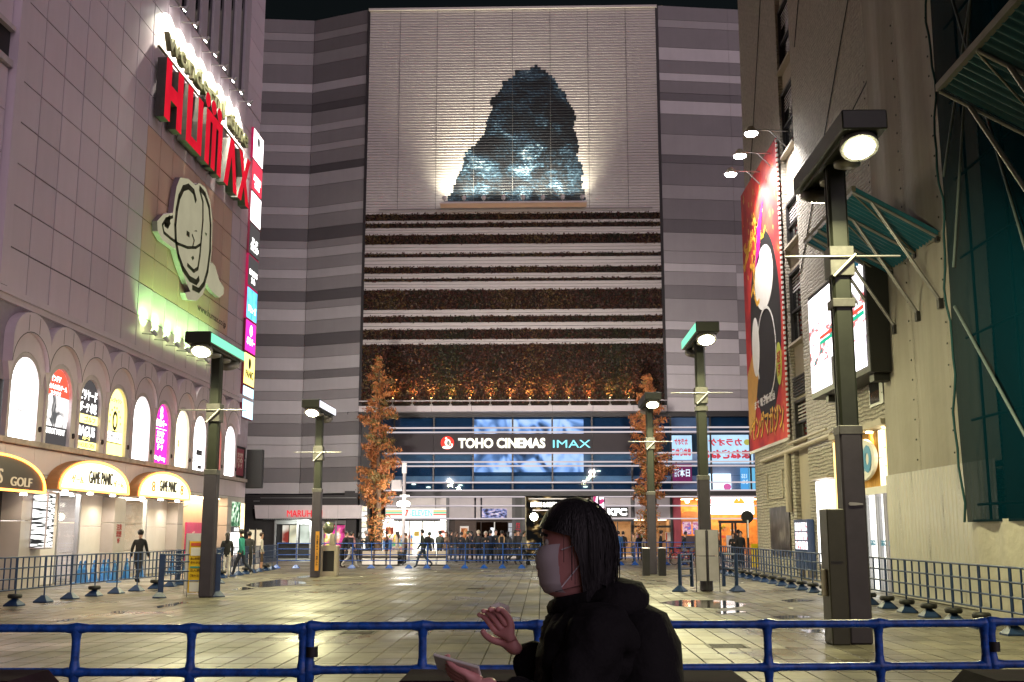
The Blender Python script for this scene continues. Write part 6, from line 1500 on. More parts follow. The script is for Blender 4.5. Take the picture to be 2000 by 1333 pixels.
# planters / benches round the trees
for px0, px1, lab in ((705, 778, 'long planter bench with pale lit side panels under the russet tree by the store'), (812, 872, 'planter bench with pale lit panels in front of the convenience store')):
    p0, p1 = on_z(px0, 1105.5), on_z(px1, 1105.5); t = thing('planter_bench', ((p0.x+p1.x)/2, p0.y, 0), lab, 'bench'); h_ = (p1.x-p0.x)/2
    part_l(MB().box((-h_, 0, .38), (h_, .9, .46), bev=.01).box((-h_, .2, .0), (h_, .7, .06)), 'seat', M_mull, t)
    for k in range(3): part_l(MB().box((-h_ + .05 + k*2*h_/3, .06, .06), (-h_ - .05 + (k+1)*2*h_/3, .1, .37)), 'side_panel', M_w, t)
    for k in range(3): part_l(MB().box((-h_ + .05 + k*2*h_/3, .1, .47), (-h_ - .05 + (k+1)*2*h_/3, .5, .72), bev=.01), 'stone_box', M_bay, t)
yb = thing('yellow_banner_stand', (on_z(1481, 1111).x, on_z(1481, 1111).y, 0), 'yellow advertising stand at the corner of the textured wall', 'sign')
part_l(MB().box((-.3, -.05, .05), (.3, .05, 1.12), bev=.01), 'board', surf('stand yellow', (.75, .55, .02), rough=.4), yb); part_l(text(MB(), 'カラ\nオケ', Frame((0, -.05, 0), (1, 0, 0), (0, 0, 1)), .1, .7, .25, .6, .001, .003), 'lettering', M_mull, yb)
mr = thing('signal_post', (on_z(1463, 1112).x, on_z(1463, 1112).y, 0), 'dark post with a round black disc sign on top', 'sign')
part_l(MB().tube((0, 0, 0), (0, 0, 2.35), .05), 'post', M_mull, mr); part_l(MB().tube((0, -.05, 2.35), (0, .05, 2.35), .28, n=20), 'disc', M_black, mr); part_l(MB().box((-.02, -.055, 1.4), (.04, -.05, 2.2)), 'white_strip', M_w, mr)
for px in (489, 503):
    p = on_z(px, 1116); t = thing('white_banner', (p.x, p.y, 0), 'narrow white upright banner before the pachinko front, ' + ('wall side' if px < 495 else 'plaza side'), 'banner', 'white upright banners')
    part_l(MB().box((-.11, 0, .1), (.11, .03, 1.75)), 'cloth', M_w, t); part_l(MB().tube((-.12, .015, 0), (-.12, .015, 1.8), .012), 'pole', M_steel, t)
# bicycles parked by the chicken restaurant
def bicycle(x, y, rz, label):
    t = thing('bicycle', (x, y, 0), label, 'bicycle', 'parked bicycles', rz)
    for xx in (-.52, .52):
        w_ = MB(); pts = [(xx + .31*math.cos(a), 0, .33 + .31*math.sin(a)) for a in np.linspace(0, 2*math.pi, 21)]; w_.path(pts, .018, 6); wh = part_l(w_, 'wheel', M_rub, t)
        sp_ = MB(); [sp_.tube((xx, 0, .33), (xx + .3*math.cos(a), 0, .33 + .3*math.sin(a)), .004, n=4) for a in np.linspace(0, 2*math.pi, 11)[:-1]]; lsub(sp_, 'spoke', M_steel, wh)
    part_l(MB().tube((-.52, 0, .33), (-.12, 0, .33), .015).tube((-.12, 0, .33), (-.2, 0, .8), .017).tube((-.15, 0, .5), (.38, 0, .78), .018).tube((-.12, 0, .33), (.4, 0, .68), .018).tube((.36, 0, .9), (.52, 0, .33), .016).tube((-.2, 0, .72), (-.52, 0, .33), .012), 'frame', M_prod[0], t)
    part_l(MB().tube((.33, -.25, .98), (.33, .25, .98), .014).tube((.36, 0, .9), (.33, 0, .98), .016), 'handlebar', M_steel, t); part_l(MB().box((-.32, -.07, .8), (-.08, .07, .86), bev=.02), 'saddle', M_rub, t)
    part_l(MB().box((.42, -.16, .68), (.70, .16, .92), bev=.01), 'basket', M_steel, t)
for k, px in enumerate((1318, 1332, 1350)):
    p = on_z(px, 1104); bicycle(p.x, p.y, .5 + .15*k, 'parked bicycle by the red pillar, ' + ORD[k] + ' from the chicken restaurant')
# purple road blocks at the kerb, only their tops show
M_rbk = surf('road block maroon', (.020, .006, .018), rough=.9, var=.4, scale=6, spec=.1)
for px0, px1, lab in ((-220, 62, 'maroon plastic road block below the barrier, golf side'), (760, 1480, 'long maroon plastic road block below the barrier at the walker'), (1905, 2300, 'maroon plastic road block below the barrier at the hoarding end')):
    p0, p1 = on_y(px0, 1324, 4.9), on_y(px1, 1324, 4.9); zt_ = p0.z; w_ = (p1.x - p0.x)/2
    t = thing('road_block', ((p0.x+p1.x)/2, 4.9, 0), lab, 'road block', 'maroon road blocks')
    mb = MB(); pr = [(-w_ - .1, 0), (w_ + .1, 0), (w_ + .1, .25), (w_, .4), (w_, zt_ - .06), (w_ - .06, zt_), (-w_ + .06, zt_), (-w_, zt_ - .06), (-w_, .4), (-w_ - .1, .25)]
    mb.prism(pr, Frame((0, 0, 0), (1, 0, 0), (0, 0, 1)), -.3, .1); part_l(mb, 'block_body', M_rbk, t)
    part_l(MB().box((-w_*.6, -.106, zt_ - .5), (w_*.6, -.101, zt_ - .3)), 'reflective_band', M_w, t)

# scuffs, stickers and a cable on the nearest lamp post and box; drain covers and litter on the paving
stk_ = thing('post_sticker', (4.74, 17.0, 2.1), 'white smeared arrow sticker on the nearest post base', 'sticker')
part_l(MB().prism([(-.02, 0), (.10, .012), (.10, .03), (.0, .045), (-.10, .05), (-.12, .025), (-.10, .0)], Frame((.02, 0, -.05), (1, 0, 0), (0, 0, 1)), -.02, -.015+.002), 'sheet', surf('sticker pale', (.35, .33, .38), rough=.6), stk_)
for f_ in stk_.children: f_.location.y = .0
M_iron = surf('cast iron', (.05, .046, .04), rough=.5, metal=.4, var=.3, scale=20, bump=.6, bscale=60)
for px, py, nm_ in ((700, 1236, 'by the kerb barrier'), (1420, 1262, 'before the utility box'), (930, 1150, 'in the open middle of the plaza')):
    p = on_z(px, py); t = thing('drain_cover', (p.x, p.y, 0), 'square iron drain cover set in the paving ' + nm_, 'drain cover')
    part_l(MB().box((-.3, -.3, -.01), (.3, .3, .004)), 'frame', M_iron, t)
    for k in range(5): part_l(MB().box((-.25, -.24 + k*.1, .004), (.25, -.19 + k*.1, .009)), 'rib', M_iron, t)
RL = random.Random(11)
for k, (px, py) in enumerate(((850, 1117), (942, 1116), (705, 1128), (560, 1152), (1180, 1140), (1545, 1190), (330, 1205), (1450, 1140))):
    p = on_z(px, py); s_ = RL.uniform(.05, .13); t = thing('litter', (p.x, p.y, .002), 'scrap of pale paper litter on the paving ' + ['before the store', 'before the queue', 'near the monument', 'by the long puddle', 'behind the walker', 'near the utility box', 'by the yellow notice board', 'by the pale boards'][k], 'litter')
    pts = [(s_*RL.uniform(.6, 1.2)*math.cos(a), s_*RL.uniform(.5, 1)*math.sin(a), RL.uniform(.004, .03)) for a in np.linspace(0, 2*math.pi, 8)[:-1]]
    part_l(MB().add(pts + [(0, 0, .03)], [(i, (i+1) % 7, 7) for i in range(7)]), 'sheet', M_w, t)
# ------------------------------------------------------------------ russet dawn redwoods
M_bark = surf('bark', (.11, .065, .04), rough=.9, var=.35, scale=6, bump=.6, bscale=18)
M_leafs = [surf('needle rust', (.33, .105, .033), rough=.6, var=.3, scale=3), surf('needle orange', (.43, .16, .045), rough=.6, var=.3, scale=3), surf('needle olive', (.19, .13, .04), rough=.6, var=.3, scale=3)]
def redwood(x, y, H, rad, zlo, label, seed, green, lean=0.0):
    t = thing('redwood_tree', (x, y, 0), label, 'tree', 'russet trees before the cinema')
    rg_ = np.random.default_rng(seed)
    tr = MB().path([(0, 0, 0), (.03, 0, .5), (.02, .02, H*.3), (lean*.5, 0, H*.6), (lean, 0, H)], [.26, .19, .15, .09, .02], 10)
    part_l(tr, 'trunk', M_bark, t)
    br_ = MB(); cen = []; col = []
    nb = 130
    for k in range(nb):
        f = (k + rg_.random())/nb; z = zlo + (H - zlo - .1)*f
        az = rg_.random()*6.283; prof = rad*min(1.0, (f/.16)**.6)*(1 - f)**.62 + .10
        ln_ = prof*rg_.uniform(.45, 1.3)*(1 + .22*math.sin(z*2.3 + seed)); d = np.array([math.cos(az), math.sin(az), rg_.uniform(.12, .5)])
        o = np.array([lean*z/H, 0, z]); e = o + d*ln_
        br_.tube(o, e, .022*(1 - f) + .006, .004, n=4, cap=False)
        m = int(20 + 85*ln_)
        s = rg_.uniform(.18, 1.05, m)**.75
        p = o + d*ln_*s[:, None] + rg_.normal(0, .10, (m, 3))*np.array([1, 1, .75]) * (.55 + .6*ln_)
        p[:, 2] -= .10*s*ln_
        cen.append(p); c0 = rg_.random(); base = 2 if c0 < green else (0 if c0 < green + (1-green)*.55 else 1)
        col.append(np.where(rg_.random(m) < .72, base, rg_.integers(0, 3, m)))
    part_l(br_, 'branches', M_bark, t)
    # sparse sprouts on the lower trunk
    m = 500; zs2 = rg_.uniform(zlo*.45, zlo, m); a = rg_.random(m)*6.283; r_ = rg_.uniform(.15, .75, m)
    cen.append(np.stack([np.cos(a)*r_, np.sin(a)*r_, zs2], 1)); col.append(rg_.choice([1, 2, 1], m))
    cen = np.concatenate(cen); col = np.concatenate(col)
    out_ = cen*np.array([1, 1, 0]); out_ /= np.linalg.norm(out_, axis=1)[:, None] + 1e-6
    v, f = leaf_cloud(cen, rg_.uniform(.04, .085, len(cen)), out_ + np.array([0, 0, .4]), jitter=1.0, asp=3.6)
    o = link('crown', np_mesh('crown', v, f, M_leafs, col), t); o['kind'] = 'stuff'
    return t
redwood(-9.2, 62, 11.6, 1.2, 2.6, 'russet conical tree in front of the convenience store', 3, .30, -.1)
redwood(5.85, 62, 10.5, 1.3, 2.9, 'russet conical tree in front of the chicken restaurant', 8, .08, .1)
# ------------------------------------------------------------------ people
def skin_mesh(verts, edges, radii, root=0, level=1):
    me = bpy.data.meshes.new('sk'); me.from_pydata([tuple(v) for v in verts], edges, [])
    o = bpy.data.objects.new('sk', me); COL.objects.link(o)
    sm = o.modifiers.new('s', 'SKIN'); sm.use_smooth_shade = True; sm.branch_smoothing = .4
    lay = me.skin_vertices[0].data
    for i, r in enumerate(radii):
        lay[i].radius = r if isinstance(r, tuple) else (r, r); lay[i].use_root = (i == root)
    if level:
        ss = o.modifiers.new('u', 'SUBSURF'); ss.levels = level; ss.render_levels = level
    bpy.context.view_layer.update()
    res = bpy.data.meshes.new_from_object(o.evaluated_get(bpy.context.evaluated_depsgraph_get()))
    bpy.data.objects.remove(o); bpy.data.meshes.remove(me)
    return res
def paint(me, segs, mats):
    """give every face the material of the nearest bone segment"""
    for m_ in mats: me.materials.append(m_)
    n = len(me.polygons); c = np.empty(n*3); me.polygons.foreach_get('center', c); c = c.reshape(-1, 3)
    best = np.full(n, 1e9); idx = np.zeros(n, np.int32)
    for a, b, r, mi in segs:
        a = np.array(a); b = np.array(b); d = b - a; L2 = max(1e-9, (d*d).sum())
        t = np.clip(((c - a)@d)/L2, 0, 1); dist = np.linalg.norm(c - (a + t[:, None]*d), axis=1) - r
        k = dist < best; best[k] = dist[k]; idx[k] = mi
    me.polygons.foreach_set('material_index', idx); me.polygons.foreach_set('use_smooth', [True]*n); me.update()
M_skin = surf('skin', (.52, .30, .22), rough=.5, var=.08, scale=8)
CL = {k: surf('cloth ' + k, c, rough=.85, var=.25, scale=6, bump=.3, bscale=25) for k, c in dict(black=(.012, .012, .014), char=(.03, .03, .033), green=(.025, .032, .025), teal=(.015, .20, .17), white=(.62, .58, .56), cream=(.50, .42, .33), navy=(.015, .02, .04), jean=(.04, .06, .10), pink=(.55, .30, .30), brown=(.09, .055, .035), blue=(.02, .09, .22), grey=(.16, .155, .15), tan=(.38, .25, .15)).items()}
M_hair = surf('hair black', (.012, .010, .010), rough=.35, var=.2, scale=20); M_hairb = surf('hair brown', (.05, .025, .015), rough=.4, var=.2, scale=20)
M_shoe = surf('shoe dark', (.015, .014, .014), rough=.5); M_shoew = surf('shoe white', (.6, .57, .55), rough=.5)
def person(px, py, h, face, top, bottom, label, pose='stand', hair='short', shoe='dark', coat=1.0, long=0.0, bag=None, seed=0, group=None, hood=None, sleeves=True, skirt=None, legs_skin=False):
    r = random.Random(seed); p = on_z(px, py)
    t = thing('person', (p.x, p.y, 0), label, 'person', group, rz=face)
    s = h/1.72; J = {}
    lean = {'walk': -.05, 'lean': -.16}.get(pose, -.01)
    J['pel'] = (0, 0, .93); J['bel'] = (0, lean*.3, 1.08); J['che'] = (0, lean*.75, 1.27); J['nkb'] = (0, lean, 1.42); J['nk'] = (0, lean - .015, 1.485)
    hf = -.05 if pose in ('phone', 'lean') else 0.0
    J['jaw'] = (0, lean - .035 + hf, 1.555); J['hd'] = (0, lean - .02 + hf, 1.625); J['top'] = (0, lean - .005 + hf*.6, 1.685)
    for sd, q in (('l', 1), ('r', -1)):
        J['sh' + sd] = (q*.165, lean, 1.385)
        if pose == 'phone' or (pose == 'phone1' and q > 0):
            J['el' + sd] = (q*.21, lean - .02, 1.11); J['wr' + sd] = (q*.10, lean - .24, 1.20); J['ha' + sd] = (q*.06, lean - .31, 1.25)
        elif pose == 'walk':
            a = q*.16; J['el' + sd] = (q*.21, lean + a*.5 + .03, 1.12); J['wr' + sd] = (q*.22, lean + a - .05, .90); J['ha' + sd] = (q*.215, lean + a - .10, .83)
        else:
            J['el' + sd] = (q*.215, lean + .03, 1.11); J['wr' + sd] = (q*.215, lean - .04 + r.uniform(-.03, .03), .87); J['ha' + sd] = (q*.21, lean - .07, .79)
        J['hp' + sd] = (q*.085, 0, .88)
        st_ = -q*.30 if pose == 'walk' else r.uniform(-.03, .03)
        if pose == 'walk':
            J['kn' + sd] = (q*.09, st_*.45 - .06, .50); J['an' + sd] = (q*.09, st_ + (.12 if st_ > 0 else 0), .10 + (.09 if st_ > 0 else 0)); J['to' + sd] = (q*.09, st_ - .13 + (.14 if st_ > 0 else 0), .04 + (.04 if st_ > 0 else 0))
        else:
            J['kn' + sd] = (q*.095, st_ - .02, .49); J['an' + sd] = (q*.10, st_ + .02, .085); J['to' + sd] = (q*.115, st_ - .13, .04)
    rad = dict(pel=(.145*coat, .105*coat), bel=(.135*coat, .10*coat), che=(.155*coat, .115*coat), nkb=.075, nk=.055, jaw=.068, hd=.088, top=.06)
    for sd in 'lr':
        rad.update({'sh' + sd: .068*coat, 'el' + sd: .052*coat, 'wr' + sd: .040, 'ha' + sd: (.042, .026), 'hp' + sd: .095, 'kn' + sd: .068, 'an' + sd: .048, 'to' + sd: (.045, .032)})
    E_ = [('pel', 'bel'), ('bel', 'che'), ('che', 'nkb'), ('nkb', 'nk'), ('nk', 'jaw'), ('jaw', 'hd'), ('hd', 'top')]
    for sd in 'lr': E_ += [('che', 'sh' + sd), ('sh' + sd, 'el' + sd), ('el' + sd, 'wr' + sd), ('wr' + sd, 'ha' + sd), ('pel', 'hp' + sd), ('hp' + sd, 'kn' + sd), ('kn' + sd, 'an' + sd), ('an' + sd, 'to' + sd)]
    names = list(J); ix = {n: i for i, n in enumerate(names)}
    V_ = [tuple(c*s for c in J[n]) for n in names]
    rr_ = [tuple(x*s for x in (rad[n] if isinstance(rad[n], tuple) else (rad[n],)*2)) for n in names]
    me = skin_mesh(V_, [(ix[a], ix[b]) for a, b in E_], rr_, ix['pel'], 1)
    seg = []
    for a, b in E_:
        mi = 0
        if a in ('nk', 'jaw', 'hd'): mi = 2
        if b[:2] in ('kn', 'an') or b[:2] == 'hp': mi = 1
        if b[:2] == 'an' and legs_skin: mi = 2
        if b[:2] == 'to': mi = 3
        if b[:2] == 'ha': mi = 2
        seg.append((V_[ix[a]], V_[ix[b]], np.mean(rr_[ix[b]]), mi))
    paint(me, seg, [CL[top], CL[bottom], M_skin, M_shoew if shoe == 'white' else M_shoe])
    link('body', me, t)
    # hair cap
    H_ = Vector(J['hd'])*s; hm = M_hairb if hair in ('brown', 'longb') else M_hair
    if hood: hm = CL[hood]
    mb = MB(); n = 14; rows = 8; vs = []
    for i in range(rows + 1):
        ph_ = math.pi*i/rows*(.74 if hair in ('short', 'brown') else .78)
        for j in range(n):
            th = 2*math.pi*j/n; fr_ = max(0, -math.sin(th)); cut = 1 - .58*fr_**.8*(i/rows)**1.0
            a = ph_*cut
            vs.append(H_ + Vector((.098*math.sin(a)*math.cos(th), .112*math.sin(a)*math.sin(th) + .008, .022 + .112*math.cos(a)))*s*(1.12 if hood else 1.02))
    mb.add(vs, [(i*n + j, i*n + (j+1) % n, (i+1)*n + (j+1) % n, (i+1)*n + j) for i in range(rows) for j in range(n)], 0, True)
    if hair in ('long', 'longb'):
        mb.path([H_ + Vector((0, .05, .04))*s, H_ + Vector((0, .085, -.06))*s, H_ + Vector((0, .10, -.17))*s, H_ + Vector((0, .10, -.28))*s], [.07*s, .085*s, .075*s, .03*s], 10)
    mb.build('hood' if hood else 'hair', hm, t)
    if long:      # coat skirt or hem
        z1, z0 = .98*s, (.98 - long)*s; w0 = .17*coat*s; mb = MB(); vs = []; n = 16
        for z, k in ((z1, .95), ((z0+z1)/2, 1.08), (z0, 1.18)):
            for j in range(n): th = 2*math.pi*j/n; vs.append((w0*k*math.cos(th), lean*.2 + w0*k*.78*math.sin(th), z + .01*math.sin(3*th)))
        mb.add(vs, [(i*n + j, i*n + (j+1) % n, (i+1)*n + (j+1) % n, (i+1)*n + j) for i in range(2) for j in range(n)], 0, True)
        mb.build('coat_hem', CL[skirt or top], t)
    if bag == 'backpack': MB().lathe([(.05, -.22), (.13, -.20), (.155, -.05), (.15, .12), (.10, .2), (.03, .22)], (0, .19*s, 1.22*s), 12).build('backpack', CL['black'], t)
    if bag == 'scarf': MB().path([(.09, -.10, 1.43), (0, -.14, 1.40), (-.09, -.08, 1.43), (-.10, .06, 1.44), (0, .10, 1.45), (.10, .05, 1.44), (.06, -.13, 1.38), (.05, -.18, 1.1), (.05, -.17, .8)], .045, 8).build('scarf', CL['pink'], t)
    if bag == 'straps': MB().path([(.12, .15, 1.05), (.14, .16, 1.35), (.09, .02, 1.46), (0, .12, 1.44), (-.09, .02, 1.46), (-.14, .16, 1.35), (-.12, .15, 1.05)], .035, 8).build('collar', CL['tan'], t)
    return t
pi = math.pi
Q = 'people waiting in the queue'
person(268, 1141, 1.72, pi, 'black', 'char', 'person in black hooded top walking towards the game hall', 'walk', seed=1)
person(441, 1129, 1.62, pi + .4, 'black', 'white', 'person in black jacket and white trousers facing the wall', 'stand', 'long', 'white', seed=2, coat=1.12)
person(471, 1127, 1.74, -pi/2 - .2, 'teal', 'navy', 'person in teal shirt and dark trousers drinking while walking', 'walk', 'short', 'white', seed=3)
person(484, 1121, 1.66, pi, 'char', 'black', 'person in charcoal coat behind the one in teal', 'stand', seed=31)
person(508, 1117, 1.62, pi/2, 'white', 'brown', 'person in white jacket and shorts by the white banners', 'stand', 'brown', seed=4, legs_skin=True)
person(668, 1109, 1.68, pi/2 - .2, 'black', 'black', 'person in black coat leaning forward beside the pink scarf', 'lean', seed=5, coat=1.2)
person(684, 1110, 1.66, pi/2, 'black', 'white', 'person in black coat with long pink scarf and white trousers walking', 'walk', 'long', 'white', bag='scarf', seed=6)
person(716, 1100, 1.70, -pi/2, 'black', 'black', 'person in black with a grey knit cap by the planter bench', 'phone', seed=7, hood='grey', coat=1.2)
person(735, 1098, 1.74, pi, 'black', 'navy', 'tall person in black coat beside the tree trunk', 'stand', seed=8, coat=1.2)
person(775, 1103, 1.66, -pi/2, 'cream', 'black', 'person in cream belted coat with dark ponytail by the camera pole', 'stand', 'long', seed=9, long=.35, legs_skin=False)
person(792, 1102, 1.60, -pi/2, 'brown', 'black', 'person in brown patterned jacket behind the camera pole', 'stand', 'brown', seed=10)
person(826, 1110, 1.76, -pi/2, 'green', 'jean', 'person in dark green jacket striding past the store door', 'walk', seed=11, coat=1.2, bag='backpack')
person(838, 1101, 1.64, pi, 'green', 'black', 'person in dark green hooded coat facing the store', 'stand', hood='green', seed=12, coat=1.15)
person(858, 1100, 1.70, pi - .3, 'green', 'black', 'stocky person in dark jacket in the queue by the pale pillar', 'phone', seed=13, coat=1.25, group=None)
person(871, 1100, 1.66, -.4, 'brown', 'grey', 'person with long brown hair and brown jacket in the queue', 'phone1', 'longb', seed=14, long=.2)
person(889, 1099, 1.66, pi/2, 'black', 'jean', 'person in black coat and jeans looking at a phone', 'phone', 'longb', seed=15, coat=1.1)
person(912, 1101, 1.68, pi/2, 'black', 'black', 'person in black cap and coat under the framed menu poster', 'phone', hood='green', seed=16, coat=1.1)
person(934, 1100, 1.72, pi, 'black', 'black', 'broad person in black with a cream knit cap', 'stand', hood='cream', seed=17, coat=1.35)
person(948, 1102, 1.66, .3, 'black', 'navy', 'person in black with pale cap beside the cream knit cap', 'phone', hood='white', seed=18, coat=1.1)
person(958, 1101, 1.74, pi, 'navy', 'black', 'tall person in navy coat in the queue', 'stand', seed=19, coat=1.2)
person(980, 1102, 1.72, pi, 'black', 'black', 'person in black long coat with tan fur collar', 'stand', bag='straps', seed=20, coat=1.15, long=.4)
person(1004, 1103, 1.74, pi/2, 'black', 'char', 'person in black suit coat at the end of the queue', 'walk', seed=21)
person(1021, 1105, 1.70, pi/2, 'grey', 'black', 'person in grey jacket beside the passage pillar', 'walk', seed=22)
person(1209, 1096, 1.70, pi, 'blue', 'black', 'person in bright blue jacket at the chicken restaurant door', 'stand', seed=23, coat=1.15)
person(1218, 1095, 1.68, pi, 'black', 'black', 'person in black next to the blue jacket', 'stand', seed=24)
person(1238, 1100, 1.64, -pi/2, 'tan', 'jean', 'person in tan and black jacket by the menu board', 'phone1', 'brown', seed=25)
person(1262, 1098, 1.55, 0, 'cream', 'brown', 'person in pale coat half behind the bin', 'stand', 'brown', seed=26)
person(1291, 1101, 1.72, pi/2, 'black', 'black', 'person in black coat beside the lamp post, facing the red poster', 'phone', seed=27, coat=1.2)
person(1333, 1101, 1.66, pi/2, 'black', 'black', 'person in black bending over a bicycle', 'lean', seed=28)
person(1434, 1106, 1.60, -.3, 'black', 'black', 'person with long dark hair standing close to a companion', 'phone', 'long', seed=29, coat=1.1)
person(1448, 1107, 1.68, .2, 'black', 'black', 'person in black coat with red scarf at the orange restaurant doors', 'stand', 'long', seed=30, coat=1.15)
person(1444, 1103, 1.76, pi, 'char', 'black', 'taller person behind the pair at the orange restaurant', 'stand', seed=32)
person(1497, 1104, 1.72, -pi/2, 'black', 'black', 'person in black half hidden by the corner of the textured wall', 'stand', seed=33)
for k, (px, py, tp_, bt_, ps_, fc_, lb_) in enumerate(((700, 1099, 'char', 'black', 'stand', pi, 'person in charcoal coat behind the pink scarf walker'), (755, 1098, 'navy', 'black', 'stand', -pi/2, 'person in navy coat at the store window'), (880, 1096, 'char', 'jean', 'stand', pi/2, 'person in charcoal jacket and jeans behind the queue'), (901, 1097, 'black', 'navy', 'stand', pi, 'person in black between two phone users'), (922, 1096, 'navy', 'black', 'phone', -pi/2, 'person in navy with a phone by the menu poster'), (968, 1096, 'black', 'char', 'phone', .2, 'person in black holding a phone beside the tan collar'), (992, 1097, 'char', 'black', 'stand', pi, 'person in charcoal near the menu boards'), (1013, 1098, 'black', 'black', 'stand', -.3, 'person in black near the passage pillar'), (1250, 1096, 'black', 'black', 'stand', pi, 'person in black at the menu board'), (1178, 1098, 'char', 'black', 'walk', -pi/2, 'person in charcoal walking before the KFC sign'), (1402, 1102, 'black', 'navy', 'walk', -pi/2, 'person in black walking behind the pale boards'))):
    person(px, py, 1.62 + .02*(k*3 % 8), fc_, tp_, bt_, lb_, ps_, 'short' if k % 2 else 'long', seed=60 + k, coat=1.12)
# suitcase and pushchair
sc_ = thing('suitcase', (on_z(781, 1104).x, on_z(781, 1104).y - .2, 0), 'black upright suitcase beside the cream coat', 'suitcase')
part_l(MB().box((-.22, -.13, .06), (.22, .13, .66), bev=.04), 'shell', M_black, sc_); part_l(MB().tube((-.12, .1, .66), (-.12, .1, 1.0), .01).tube((.12, .1, .66), (.12, .1, 1.0), .01).tube((-.12, .1, 1.0), (.12, .1, 1.0), .014), 'handle', M_steel, sc_)
for a in (-.18, .18):
    for b in (-.1, .1): part_l(MB().tube((a - .015, b, .03), (a + .015, b, .03), .03, n=10), 'wheel', M_rub, sc_)
pc = thing('pushchair', (on_z(1042, 1104).x, on_z(1042, 1104).y, 0), 'dark pushchair at the mouth of the passage', 'pushchair')
part_l(MB().box((-.25, -.2, .45), (.2, .2, .55), bev=.03).box((.12, -.2, .5), (.25, .2, 1.0), bev=.03), 'seat', M_black, pc); part_l(MB().lathe([(.02, .3), (.2, .22), (.28, .05), (.28, 0)], (.1, 0, .85), 14), 'canopy', M_black, pc)
part_l(MB().tube((-.3, -.2, .15), (.3, -.2, .95), .015).tube((-.3, .2, .15), (.3, .2, .95), .015).tube((.25, -.2, .12), (-.1, -.2, .55), .015).tube((.25, .2, .12), (-.1, .2, .55), .015).tube((.3, -.2, .95), (.3, .2, .95), .018), 'frame', M_steel, pc)
for a in (-.28, .28):
    for b in (-.2, .2): part_l(MB().tube((a, b - .02, .12), (a, b + .02, .12), .12, n=14), 'wheel', M_rub, pc)

# ------------------------------------------------------------------ the walker in the foreground, seen in profile
wk = thing('person', (.145, 3.1, 0), 'person in black padded coat, dark hood-like hair and white face mask walking past', 'person', rz=-pi/2)
M_fskin = surf('face skin', (.74, .34, .34), rough=.45, var=.08, scale=14)
M_coat = surf('padded coat', (.007, .006, .008), rough=.85, spec=.25, var=.3, scale=5, bump=.6, bscale=34, dist=.012)
M_mask = surf('mask white', (.82, .74, .82), rough=.8, var=.06, scale=10)
# coat and legs: one continuous body, local forward is -y
J = dict(pel=(0, 0, .94), bel=(0, -.01, 1.08), che=(0, -.02, 1.26), upc=(0, -.015, 1.385), nkb=(0, -.03, 1.455), nk=(0, -.045, 1.51),
         shl=(.165, .0, 1.40), ell=(.225, -.10, 1.165), wrl=(.15, -.265, 1.255), shr=(-.165, .0, 1.40), elr=(-.225, -.08, 1.165), wrr=(-.10, -.205, 1.325),
         hpl=(.09, 0, .88), knl=(.095, -.16, .51), anl=(.095, -.20, .09), tol=(.10, -.34, .045), hpr=(-.09, 0, .88), knr=(-.095, .04, .50), anr=(-.095, .26, .17), tor=(-.10, .16, .05))
rad = dict(pel=(.17, .125), bel=(.185, .16), che=(.20, .175), upc=(.165, .15), nkb=(.105, .10), nk=.07, shl=.085, ell=.07, wrl=.052, shr=.085, elr=.07, wrr=.05, hpl=.10, knl=.07, anl=.05, tol=.045, hpr=.10, knr=.07, anr=.05, tor=.045)
E_ = [('pel', 'bel'), ('bel', 'che'), ('che', 'upc'), ('upc', 'nkb'), ('nkb', 'nk'), ('upc', 'shl'), ('shl', 'ell'), ('ell', 'wrl'), ('upc', 'shr'), ('shr', 'elr'), ('elr', 'wrr'), ('pel', 'hpl'), ('hpl', 'knl'), ('knl', 'anl'), ('anl', 'tol'), ('pel', 'hpr'), ('hpr', 'knr'), ('knr', 'anr'), ('anr', 'tor')]
nm = list(J); ix = {n: i for i, n in enumerate(nm)}
rr_ = [rad[n] if isinstance(rad[n], tuple) else (rad[n],)*2 for n in nm]
me = skin_mesh([J[n] for n in nm], [(ix[a], ix[b]) for a, b in E_], rr_, ix['pel'], 3)
paint(me, [(J[a], J[b], np.mean(rr_[ix[b]]), 2 if b == 'nk' else (3 if b[:2] == 'to' else (1 if b[:2] in ('hp', 'kn', 'an') else 0))) for a, b in E_], [M_coat, CL['char'], M_fskin, M_shoe])
vv = np.empty(len(me.vertices)*3); me.vertices.foreach_get('co', vv); vv = vv.reshape(-1, 3); nn_ = np.empty(len(me.vertices)*3, np.float32); me.vertex_normals.foreach_get('vector', nn_); nn_ = nn_.reshape(-1, 3)
up_ = np.clip((vv[:, 2] - .80)/.08, 0, 1)*np.clip((1.47 - vv[:, 2])/.04, 0, 1)
puff = np.abs(np.sin((vv[:, 2] + .05*vv[:, 1] + .02*np.sin(vv[:, 0]*14))*math.pi/.085))**.6*.012 + .006*np.sin(vv[:, 0]*41 + vv[:, 2]*23)*np.sin(vv[:, 1]*37 - vv[:, 2]*31) + .004*np.sin(vv[:, 0]*90 + vv[:, 1]*70 + vv[:, 2]*55)
vv += nn_*(puff*up_)[:, None]; me.vertices.foreach_set('co', vv.ravel()); me.update()
link('body', me, wk)
